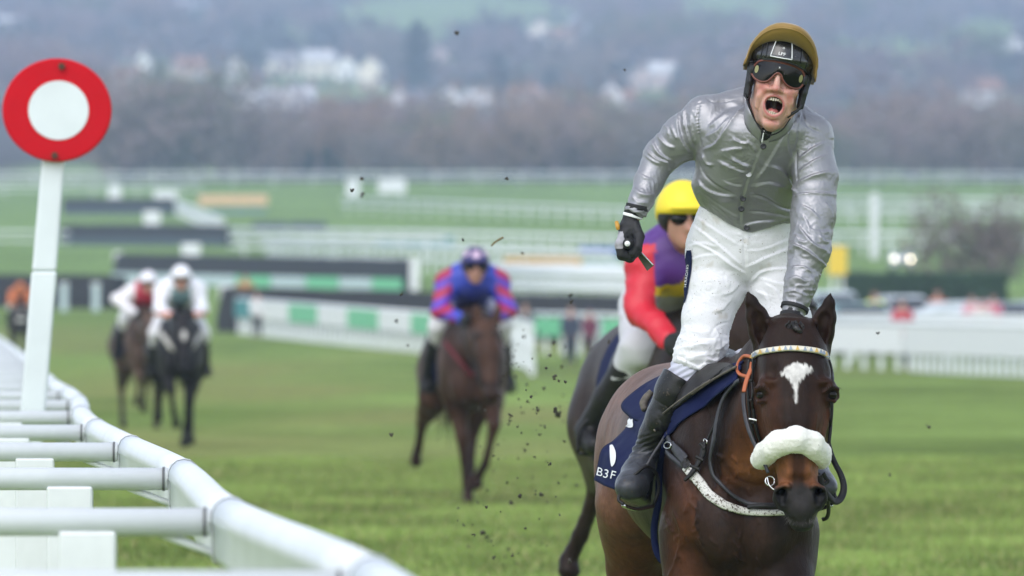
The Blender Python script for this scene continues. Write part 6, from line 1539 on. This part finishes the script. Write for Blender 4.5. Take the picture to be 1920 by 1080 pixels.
# ------------------------------------------------------------------ the other runners: horses at the gallop and crouching riders (cm, travelling towards -Y, origin on the ground under the withers)
def runner(px, d, yaw, coat, legs, H, R_, hl, rlab, st=2.2, dark=None, tackc=None, blaze=True, z0=None):
    base = Vector(((px-960)/F*d, d, gz(d) if z0 is None else z0)); ca, sa = math.cos(yaw), math.sin(yaw)
    def rot(v):
        v = np.asarray(v, float); return np.stack([v[:, 0]*ca-v[:, 1]*sa, v[:, 0]*sa+v[:, 1]*ca, v[:, 2]], 1)*.01
    hx = H.get('hx', 0.); hz = H.get('hz', -18.); hy = H.get('hy', 0.)
    f = Field(np.arange(-48, 49, st), np.concatenate([np.arange(-175, -60, st), np.arange(-60, 150, st*1.6)]), np.arange(-3, 186, st))
    f.loft([(-62, 0, 108, 14, 20), (-52, 0, 110, 21, 28), (-30, 0, 114, 25, 36), (0, 0, 120, 26, 40), (40, 0, 118, 30, 36), (75, 0, 122, 29, 34), (100, 0, 122, 27, 32), (125, 0, 118, 18, 24), (136, 0, 114, 8, 10)], axis=1, e=2.2)
    f.ell((0, -5, 150), (11, 32, 13), 8)
    for s_ in (-1, 1):
        f.ell((s_*17, -28, 112), (10, 20, 32), 8); f.ell((s_*10, -55, 96), (10, 10, 15), 5); f.ell((s_*16, 100, 108), (15, 27, 32), 10)
    poll = np.array([hx, -112+hy, 158+hz]); muz = poll+np.array([hx*.25, -22, -50])
    f.chain([(0, -30, 132), (hx*.5, -70, 144+hz*.5), tuple(poll+np.array([0, 8, -4]))], [27, 20, 13], 7, sc=(.62, 1, 1))
    f.chain([tuple(poll), tuple(poll+(muz-poll)*.35), tuple(poll+(muz-poll)*.75), tuple(muz)], [11.5, 12, 8.5, 7.6], 3, sc=(.86, 1.1, 1))
    f.ell(tuple(poll+(muz-poll)*.35+np.array([0, 6, -3])), (9, 11, 13), 4)
    for s_ in (-1, 1):
        e0 = poll+np.array([s_*6, 0, 8]); e1 = poll+np.array([s_*9, 2, 26]); f.chain([tuple(e0), tuple((e0+e1)/2+np.array([s_*1, 0, 0])), tuple(e1)], [4, 3.6, .8], 2, sc=(1, .7, 1))
        f.ell(tuple(muz+np.array([s_*4.4, -6, 1])), (3.4, 3.4, 4), 2); f.ell(tuple(muz+np.array([s_*4.6, -9.5, 1.5])), (1.5, 2.6, 2.2), 1, 's'); f.ell(tuple(poll+(muz-poll)*.3+np.array([s_*9.6, -3, 0])), (2.4, 3.4, 2.6), 1.5)
    lg = legs
    for s_, (kn, ft, hf_) in ((-1, lg[0]), (1, lg[1])):
        a = (s_*15, -28, 96); f.chain([a, tuple((np.array(a)+np.array(kn))/2+np.array([0, 2, 4])), kn], [12, 8.5, 5.4], 6); f.chain([kn, tuple((np.array(kn)+np.array(ft))/2), ft], [5.2, 3.4, 4.0], 2); f.chain([ft, hf_], [3.6, 4.4], 2); f.cone(hf_, tuple(np.array(hf_)+np.array([0, -2, -4])), 4.6, 5.4, 1)
    for s_, (sf, hk, ft, hf_) in ((-1, lg[2]), (1, lg[3])):
        f.chain([(s_*16, 92, 108), sf], [20, 14], 8); f.chain([sf, tuple((np.array(sf)+np.array(hk))/2), hk], [13, 9, 5.6], 5); f.chain([hk, tuple((np.array(hk)+np.array(ft))/2), ft], [5.4, 3.6, 4], 2); f.chain([ft, hf_], [3.6, 4.4], 2); f.cone(hf_, tuple(np.array(hf_)+np.array([0, -2, -4])), 4.6, 5.4, 1)
    f.chain([(0, 132, 128), (H.get('tx', 0)*.5, 158, 124), (H.get('tx', 0), 182, 104), (H.get('tx', 0), 190, 80)][:2], [5, 4], 4)
    v, q = f.mesh(); v = relax(v, q, 1, .5); n_ = fbm(v/30., 7, 2)
    coat = np.array(coat); c = np.tile(coat, (len(v), 1))*(1+.25*n_[:, None]); leg = np.clip((62-v[:, 2])/30, 0, 1)[:, None]; c = c*(1-leg)+coat*.45*leg
    mz = (np.linalg.norm(v-muz, axis=1) < 13)[:, None]; c = np.where(mz, coat*.5, c)
    fc = poll+(muz-poll)*.55
    if blaze:
        w = np.clip(1.4-np.sqrt(((v[:, 0]-(poll+(muz-poll)*.25)[0])/3.0)**2+((v[:, 2]-(poll+(muz-poll)*.22)[2])/5.5)**2), 0, 1)*(v[:, 1] < poll[1]-5); c = c*(1-w[:, None])+np.array([.6, .58, .55])*w[:, None]
    horse_ = mesh_obj('horse', rot(v), q, M['coat'], None, True, np.clip(c, .003, 1)); horse_.location = base; tag(horse_, hl, 'horse')
    hb_ = BVHTree.FromPolygons(v.tolist(), q.tolist())
    def hc(name, vv, ff, m, par=None, smooth=True): return mesh_obj(name, rot(vv), [tuple(reversed(x)) for x in ff] if not isinstance(ff, np.ndarray) else ff, m, par or horse_, smooth)
    def htub(name, pts, r, m, n=7, mm=4, par=None): v_, f_ = tubeP(pts, r, n, mm); return hc(name, v_, [tuple(reversed(x)) for x in f_], m, par)
    tm = MB()
    for k in range(30):
        x = rng.normal(0, 2.2); t_ = H.get('tx', 0); tm.tube([(x*.5, 134, 130), (x+t_*.4, 158+rng.normal()*3, 125), (x*2+t_, 180+rng.normal()*5, 100+rng.normal()*5), (x*3+t_, 186+rng.normal()*8, 66+rng.normal()*8)], [1.4, 1.6, 1.3, .3], 4)
    hc('tail', np.array(tm.v), tm.f, M['mane'])
    mm_ = MB()
    for k in range(40):
        t = rng.uniform(); p = np.array([0, -10, 160])*(1-t)+(poll+np.array([0, 6, 10]))*t; mm_.tube([tuple(p), tuple(p+np.array([rng.normal()*3, 3, 3])), tuple(p+np.array([rng.normal()*6, 9, -1]))], [.9, .8, .3], 4)
    hc('mane', np.array(mm_.v), mm_.f, M['mane'])
    L = lambda t, s_, o=0: tuple(poll+(muz-poll)*t+np.array([s_*(10.6 if t < .5 else 8.6), o, 0]))
    br_ = htub('bridle', [L(0, -1), L(.3, -1, -3), L(.8, -1, -3)], .9, M['tack']); htub('cheekpiece', [L(0, 1), L(.3, 1, -3), L(.8, 1, -3)], .9, M['tack'], par=br_)
    htub('browband', [L(.06, -1, 0), L(.02, -.6, -11), L(.02, .6, -11), L(.06, 1, 0)], 1.0, M['white2'] if H.get('brow') else M['tack'], par=br_)
    if H.get('nose'): htub('noseband', [L(.62, -1.05, 4), L(.62, -.9, -8), L(.6, 0, -14), L(.62, .9, -8), L(.62, 1.05, 4)], 3.6, M['fleece'], par=br_)
    for s_ in (-1, 1): htub('rein', [L(.85, s_, -2), (s_*13, -92, 140), (s_*9, -74, 152)], .9, M['orange'] if H.get('orange') else M['tack'], par=br_)
    cc = tackc or M['navy']
    def shell(name, rows_, m, off):
        g_ = cloth_grid(rows_, 5, 5); nr, nc = g_.shape[:2]; vv = g_.reshape(-1, 3); out = []
        for p in vv:
            r_ = hb_.find_nearest(Vector(p)); n = r_[1]; n = n if (Vector(p)-Vector((0, 30, 120))).dot(n) > 0 else -n; out.append(tuple(r_[0]+n*off))
        ff = [(i*nc+j, i*nc+j+1, (i+1)*nc+j+1, (i+1)*nc+j) for i in range(nr-1) for j in range(nc-1)]
        o = mesh_obj(name, rot(np.array(out)), ff, m, horse_); so = o.modifiers.new('solid', 'SOLIDIFY'); so.thickness = .012; so.offset = 0; return o
    shell('saddle_cloth', [[(s_*xx, y, z) for s_, xx, z in ((-1, 34, 92), (-1, 34, 115), (-1, 22, 148), (0, 0, 158), (1, 22, 148), (1, 34, 115), (1, 34, 92))] for y in (2, 22, 42, 60)], cc, 1.2)
    shell('saddle', [[(s_*xx, y, z) for s_, xx, z in ((-1, 32, 122), (-1, 24, 146), (0, 0, 160), (1, 24, 146), (1, 32, 122))] for y in (0, 18, 38)], M['leather'], 2.6)
    bgm = {'pale': M['whitestrap'], 'red': mat('red_strap', (.12, .008, .016), rough=.6), None: M['tack']}[H.get('girth')]
    pts = []
    for t in np.linspace(-1, 1, 17):
        a = Vector((t*27, -70+abs(t)**2*55, 104+abs(t)**1.3*34)); r_ = hb_.ray_cast(Vector((t*27, -170, a.z)), Vector((0, 1, 0)))
        if r_[0] is not None and r_[0].y > -80: pts.append(tuple(r_[0]+Vector((0, -1.2, 0))))
    if len(pts) > 3: htub('breast_girth', pts, [(3.2 if H.get('girth') == 'pale' else 1.8) if H.get('girth') else 1.4]*len(pts), bgm, 7, 2)

    # rider
    def joint(k, dflt): return np.array(R_.get(k, dflt), float)
    hip = joint('hip', (0, 34, 172)); sh = joint('sh', (0, -34, 182)); hd = joint('hd', (0, -58, 192)); hands = [joint('hl', (-10, -78, 150)), joint('hr', (10, -78, 150))]; elb = [joint('el', (-28, -46, 158)), joint('er', (28, -46, 158))]
    knee = [joint('kl', (-25, -12, 146)), joint('kr', (25, -12, 146))]; ank = [joint('al', (-33, 24, 102)), joint('ar', (33, 24, 102))]; sw = R_.get('sw', 20)
    W_ = R_['cols']
    def fld(lo, hi, s_=None): s_ = s_ or st*.8; return Field(*[np.arange(a, b, s_) for a, b in zip(lo, hi)])
    b = fld((-42, -96, 84), (43, 56, 226), 1.8)
    b.ell(tuple(hd), (7.8, 10, 11.5)); b.cone(tuple(hd+np.array([0, -9, -1])), tuple(hd+np.array([0, -11.5, -4])), 1.4, 2, 1.5); b.ell(tuple(hd+np.array([0, -5, -9])), (4, 4, 4), 3); b.cone(tuple(hd+np.array([0, 4, -6])), tuple(sh+np.array([0, 2, 4])), 5.2, 6, 3); b.chain([tuple(sh), tuple((sh+hip)/2), tuple(hip)], [12, 11, 12], 5)
    b.ell(tuple(hd+np.array([0, -10, -7])), (2.6, 1.6, 1.1), .6, 's')
    for s_, e, h_ in ((-1, elb[0], hands[0]), (1, elb[1], hands[1])): b.chain([tuple(sh+np.array([s_*sw*.85, 0, -2])), tuple(e), tuple(h_)], [5, 3.4, 2.5], 3)
    for s_, k, a in ((-1, knee[0], ank[0]), (1, knee[1], ank[1])): b.chain([tuple(hip+np.array([s_*10, -2, -6])), tuple(k), tuple(a), tuple(a+np.array([0, -15, -5]))], [8, 5, 3, 2.4], 4)
    v, q = b.mesh(); sk = np.tile(np.array([.42, .22, .165]), (len(v), 1)); per = mesh_obj('person', rot(v), q, M['skin'], None, True, sk); per.location = base; tag(per, rlab, 'person')
    def rc(name, fl, m, cols=None, par=None, it=1):
        v, q = fl.mesh(); v = relax(v, q, it, .4); v = v+normals(v, q)*((noise3(v/np.array([7, 7, 4.5]), 17)*.55+(1-2*np.abs(noise3(v/np.array([14, 14, 7.]), 19)))*.7))[:, None] if name in ('silks', 'breeches') else v
        return mesh_obj(name, rot(v), q, m, par or per, True, cols(v) if cols else None)
    fl = fld((-52, -94, 138), (53, 52, 212))
    fl.chain([tuple(sh+np.array([0, 3, 0])), tuple((sh*.55+hip*.45)), tuple(hip+np.array([0, -8, 4]))], [17, 16.5, 14.5], 6, sc=(1.12, 1, .95))
    for s_, e, h_ in ((-1, elb[0], hands[0]), (1, elb[1], hands[1])):
        S0 = sh+np.array([s_*sw, 1, -2]); fl.chain([tuple(sh+np.array([s_*8, 2, 2])), tuple(S0)], [13, 10.5], 5); fl.chain([tuple(S0), tuple(e)], [9, 6.8], 4); fl.chain([tuple(e), tuple(e+(h_-e)*.86)], [6.8, 4.8], 2.5)
    m_ = mat('silks_far', (1, 1, 1), rough=.5, vcol=True, bump=[(40, .25, .006)]); rc('silks', fl, m_, W_['silks'])
    for s_, h_, e in ((-1, hands[0], elb[0]), (1, hands[1], elb[1])):
        g_ = Field(*[np.arange(c-9, c+10, 1.0) for c in h_]); g_.ell(tuple(h_), (4, 4.6, 5)); g_.cone(tuple(h_), tuple(h_+(e-h_)*.22), 3.8, 3.6, 2)
        for j in range(4): g_.chain([tuple(h_+np.array([s_*1, -3, 4-2.2*j])), tuple(h_+np.array([s_*-1, -6.5, 3.6-2.2*j])), tuple(h_+np.array([s_*-3.4, -4.5, 3.2-2.2*j]))], [1.6, 1.5, 1.2], .5)
        g_.chain([tuple(h_+np.array([s_*-2, -1, 5])), tuple(h_+np.array([s_*-3, -5, 6]))], [1.7, 1.4], .6)
        v, q = g_.mesh(); mesh_obj('glove', rot(v), q, W_['glove'] if 'glove' in W_ else M['black'], per)
    fl = fld((-50, -40, 112), (51, 60, 196))
    fl.ell(tuple(hip+np.array([0, 0, -3])), (19, 19, 17))
    for s_, k, a in ((-1, knee[0], ank[0]), (1, knee[1], ank[1])): fl.chain([tuple(hip+np.array([s_*10, -2, -6])), tuple(k)], [13, 8.8], 5); fl.cone(tuple(k), tuple(k+(a-k)*.3), 8.6, 6.4, 3)
    rc('breeches', fl, mat('breeches_far', W_['breeches'], rough=.65))
    for s_, k, a in ((-1, knee[0], ank[0]), (1, knee[1], ank[1])):
        lo = np.minimum(k, a)-np.array([14, 24, 14]); hi = np.maximum(k, a)+np.array([14, 14, 8]); fl = Field(*[np.arange(x, y, 1.5) for x, y in zip(lo, hi)])
        fl.chain([tuple(k+(a-k)*.24), tuple(k+(a-k)*.6), tuple(a)], [7.2, 6.2, 4.6], 2); fl.chain([tuple(a), tuple(a+np.array([0, -9, -5])), tuple(a+np.array([0, -17, -6]))], [4.8, 4.4, 3.4], 2); fl.chain([tuple(a+np.array([0, 3, -4])), tuple(a+np.array([0, -16, -9]))], [3.4, 2.8], 1.5, sc=(1.2, 1, .7))
        v, q = fl.mesh(); bo = mesh_obj('boot', rot(v), q, W_.get('boot', M['tack']), per)
        t_ = a+np.array([0, -8, -10]); htub('stirrup', [tuple(t_+np.array([-5.5, 0, 0])), tuple(t_+np.array([-5, 0, 9])), tuple(t_+np.array([0, 0, 15])), tuple(t_+np.array([5, 0, 9])), tuple(t_+np.array([5.5, 0, 0])), tuple(t_+np.array([-5.5, 0, 0]))], .9, M['tack'])
    cap = fld((hd[0]-16, hd[1]-20, hd[2]-6), (hd[0]+17, hd[1]+22, hd[2]+24), 1.3); hc_ = hd+np.array([0, 2, 4]); cap.ell(tuple(hc_), (12, 14.5, 14)); cap.put(lambda X, Y, Z: Z-(hc_[2]-1-np.clip(Y-hc_[1], 0, 9)*.6)+0*X, (-40, -200, 0), (40, 200, hc_[2]+1), 1, 's'); cap.ell(tuple(hc_+np.array([0, -12, 1.5])), (9, 7, 1.6), 2.5)
    rc('cap', cap, mat('cap_far', (1, 1, 1), rough=.55, vcol=True), W_['cap'], None, 1)
    hel = fld((hd[0]-15, hd[1]-14, hd[2]-14), (hd[0]+16, hd[1]+20, hd[2]+8), 1.3); hel.ell(tuple(hc_+np.array([0, 1, -2])), (11, 12.5, 9)); hel.put(lambda X, Y, Z: np.maximum(np.maximum(np.abs(X-hd[0])-8.3, Z-(hd[2]+1.5)), Y-(hd[1]-1)), (hd[0]-12, hd[1]-18, hd[2]-16), (hd[0]+12, hd[1], hd[2]+2), 1, 's'); rc('helmet', hel, M['pad'])
    gg = fld((hd[0]-12, hd[1]-16, hd[2]-6), (hd[0]+13, hd[1]-1, hd[2]+6), 1.0); gg.ell(tuple(hd+np.array([-3.7, -7.6, .8])), (4.4, 3.2, 3)); gg.ell(tuple(hd+np.array([3.7, -7.6, .8])), (4.4, 3.2, 3), 1); rc('goggles', gg, M['lens'])
    return horse_, per, rot, base

def flat(c): return lambda v: np.tile(np.array(c, float), (len(v), 1))
def zoned(base, *zs):
    def fn(v):
        c = np.tile(np.array(base, float), (len(v), 1))
        for test, col in zs: c[test(v)] = col
        return c
    return fn
GAL = {
 'd': [((-12, -46, 56), (-11, -58, 20), (-11, -64, 9)), ((12, -36, 54), (11, -30, 18), (11, -34, 7)), ((-17, 66, 95), (-18, 108, 82), (-22, 128, 58), (-26, 136, 46)), ((12, 56, 84), (12, 90, 56), (11, 86, 20), (11, 80, 10))],
 # fore: knee, fetlock, hoof; hind: stifle, hock, fetlock, hoof
 'a': [((-9, -34, 56), (-5, -32, 18), (-4, -36, 7)), ((15, -62, 66), (9, -46, 34), (3, -36, 22)), ((-22, 70, 88), (-30, 104, 66), (-32, 124, 44), (-33, 132, 38)), ((14, 50, 90), (9, 70, 60), (6, 60, 28), (4, 54, 16))],
 'b': [((-13, -60, 68), (-12, -40, 42), (-12, -30, 38)), ((13, -40, 54), (11, -46, 18), (11, -52, 7)), ((-17, 56, 84), (-18, 88, 54), (-18, 76, 18), (-18, 70, 8)), ((18, 66, 84), (18, 106, 60), (18, 130, 34), (18, 138, 28))],
 'c': [((-13, -62, 68), (-8, -48, 40), (-5, -36, 30)), ((9, -36, 54), (5, -30, 18), (4, -34, 7)), ((-17, 60, 84), (-18, 100, 62), (-18, 126, 40), (-18, 134, 36)), ((17, 56, 84), (17, 90, 56), (17, 86, 20), (17, 80, 10))]}

# second home: yellow cap, purple and red silks, close behind the winner
def silk2(v):
    x, y, z = v.T; c = np.tile(np.array([.30, .285, .28]), (len(v), 1)); arm = (np.abs(x+8) > 19) | ((z < 163) & (y < -36))
    c[z > 172-.1*np.abs(x)] = (.085, .022, .20); c[arm & (z < 188)] = (.55, .012, .03); c[(z > 165) & (z < 172-.1*np.abs(x)) & ~arm] = (.62, .45, .02)
    st_ = (np.abs(x+8)*1.6+(z-170) < 12) & (z > 168) & ~arm & (y < -20); c[st_] = (.62, .45, .02); return c
runner(1306, 53.5, math.radians(13), (.030, .018, .014), GAL['d'], {'hx': 14, 'hz': 4, 'tx': 16, 'orange': True}, {'sh': (-9, -24, 182), 'hd': (-18, -50, 198), 'hip': (-5, 30, 166), 'el': (-33, -30, 160), 'hl': (-25, -60, 144), 'hr': (14, -66, 144), 'sw': 18, 'al': (-43, 30, 106), 'kl': (-26, -2, 142), 'kr': (26, -6, 144),
       'cols': {'silks': silk2, 'cap': flat((.80, .62, .03)), 'breeches': (.52, .52, .55)}}, 'dark brown horse close behind the winner, mostly hidden by it', 'jockey in yellow cap with purple and red silks, crouching right behind the winner', 1.7)
# third: blue and red silks, spotted cap
def silk3(v):
    x, y, z = v.T; c = np.tile(np.array([.03, .055, .42]), (len(v), 1)); arm = np.abs(x) > 18
    k = np.floor((z+np.abs(x)*.5)/7).astype(int) % 2; c[arm & (k == 0)] = (.36, .01, .06); c[arm & (k == 1)] = (.10, .04, .42); c[(np.abs(x) < 12) & (z < 178)] = (.03, .045, .27); return c
def cap3(v):
    c = np.tile(np.array([.022, .022, .12]), (len(v), 1)); cen = v.mean(0)
    for dx, dy, dz in ((0, -12, 4), (-9, -7, 6), (9, -7, 6), (0, -3, 12), (-8, 4, 9), (8, 4, 9), (-11, 2, 0), (11, 2, 0), (0, 9, 8)):
        c[np.linalg.norm(v-(cen+np.array([dx, dy, dz])), axis=1) < 3.6] = (.62, .45, .58)
    return c
runner(880, 98.7, math.radians(5), (.050, .024, .015), GAL['a'], {'hx': 5, 'girth': 'red', 'nose': False}, {'cols': {'silks': silk3, 'cap': cap3, 'breeches': (.62, .62, .64)}}, 'bay horse galloping alone in the middle of the course', 'jockey in blue and red silks with a white-spotted navy cap', 2.0, tackc=M['navy'], blaze=False)
# fourth and fifth: two white caps
def silk4(v):
    x, y, z = v.T; c = np.tile(np.array([.78, .78, .84]), (len(v), 1)); c[(np.abs(x) < 11) & (z < 184) & (y < -20)] = (.16, .26, .28); c[(np.abs(x) > 10) & (z < 156) & (z > 151)] = (.65, .2, .1); return c
runner(336, 140, math.radians(4), (.014, .012, .013), GAL['c'], {'girth': 'pale', 'nose': False}, {'cols': {'silks': silk4, 'cap': flat((.80, .80, .84)), 'breeches': (.72, .72, .75)}, 'el': (-25, -46, 158), 'er': (25, -46, 158), 'kl': (-26, -10, 132), 'kr': (26, -10, 132), 'al': (-32, 24, 92), 'ar': (32, 24, 92), 'hip': (0, 32, 166)}, 'black horse with a pale V-shaped breast girth on the left of the course', 'jockey all in white with a white cap on the black horse', 2.2)
def silk5(v):
    x, y, z = v.T; c = np.tile(np.array([.45, .03, .06]), (len(v), 1)); c[np.abs(x) > 16] = (.78, .75, .78); return c
runner(268, 162, math.radians(9), (.075, .045, .032), GAL['b'], {'hx': -4}, {'cols': {'silks': silk5, 'cap': flat((.80, .78, .84)), 'breeches': (.72, .72, .75)}, 'el': (-40, -34, 172), 'hl': (-16, -70, 150)}, 'brown horse half hidden behind the black horse on the left', 'jockey in white cap with red front and pale sleeve stuck out, behind the all-white jockey', 2.2)
runner(38, 322, math.radians(3), (.030, .020, .018), GAL['b'], {'nose': True}, {'cols': {'silks': flat((.58, .15, .03)), 'cap': flat((.62, .17, .03)), 'breeches': (.6, .6, .62)}}, 'dark horse farthest back, beside the winning post', 'jockey in orange silks and orange cap, farthest back at the left edge', 2.6)

# turf thrown up by the hooves
M['mud'] = mat('wet_mud', (.030, .024, .016), rough=.7)
cm = []
for k in range(5):
    fl = Field(np.arange(-14, 15, 1.6), np.arange(-14, 15, 1.6), np.arange(-14, 15, 1.6)); r = np.random.default_rng(60+k)
    for j in range(5): fl.ell(tuple(r.normal(0, 3.4, 3)), tuple(r.uniform(2.5, 5.5, 3)), 2)
    v, q = fl.mesh(); v = v+normals(v, q)*noise3(v/3., k)[:, None]*1.2; cm.append((v/10., q))
cmesh = []
def clod(px, row, size, d, label='dark clod of turf thrown up behind the winner, one of many', group='clods of turf in the air'):
    k = random.randrange(5)
    if len(cmesh) < 5:
        k = len(cmesh); o = mesh_obj('turf_clod', cm[k][0], cm[k][1], M['mud']); cmesh.append(o.data)
    else: o = bpy.data.objects.new('turf_clod', cmesh[k]); COL.objects.link(o)
    o.location = at(px, row, d); s_ = size/(F/d)*.75; o.scale = (s_*random.uniform(.7, 1.3), s_, s_*random.uniform(.7, 1.2)); o.rotation_euler = (random.uniform(0, 6), random.uniform(0, 6), random.uniform(0, 6)); tag(o, label, 'clod', group)
for px, row, sz in ((1043, 770, 7), (1047, 778, 9), (1007, 768, 6), (957, 780, 5), (953, 795, 4), (1041, 708, 6), (1048, 715, 4), (990, 833, 4), (1021, 800, 4), (1070, 554, 5), (1072, 566, 5), (1038, 643, 6), (1141, 641, 4), (975, 930, 7), (958, 943, 5), (905, 1000, 8), (888, 1003, 4), (1015, 926, 7), (912, 951, 4), (927, 1046, 5), (1066, 1052, 6), (996, 745, 4), (1020, 728, 4), (938, 742, 4), (858, 62, 7), (679, 336, 6), (661, 357, 5), (680, 366, 5), (753, 552, 5), (743, 602, 4), (765, 647, 4), (733, 815, 5), (1172, 131, 4), (950, 335, 4), (1741, 801, 5), (1668, 891, 4), (1646, 624, 4), (867, 450, 4), (979, 474, 4), (1023, 690, 4), (1002, 858, 4), (970, 800, 3), (1030, 870, 4), (1048, 905, 4), (985, 990, 5), (950, 905, 4), (870, 985, 4), (1058, 828, 4)):
    clod(px, row, sz*1.25, random.choice((41, 44, 47, 50)))
for i in range(120):
    t = random.random(); clod(random.gauss(985, 60), random.uniform(600, 1065), random.choice((2, 3, 3, 4, 5)), random.uniform(41, 62))
o = MB(); pts = [(921, 462), (926, 456), (933, 451), (940, 447), (944, 445)]
p0 = at(930, 454, 44); o.tube([tuple(at(a, b, 44)-p0) for a, b in smooth_path(pts, 3)], [.0025, .004, .0035, .004, .004, .0035, .004, .0045, .005, .004, .005, .0055, .004], 6); st_ = o.build('turf_strand', mat('dry_turf', (.14, .10, .03), rough=.8), None, True); st_.location = p0; tag(st_, 'curved strand of torn turf flying above the spotted cap', 'turf strand')
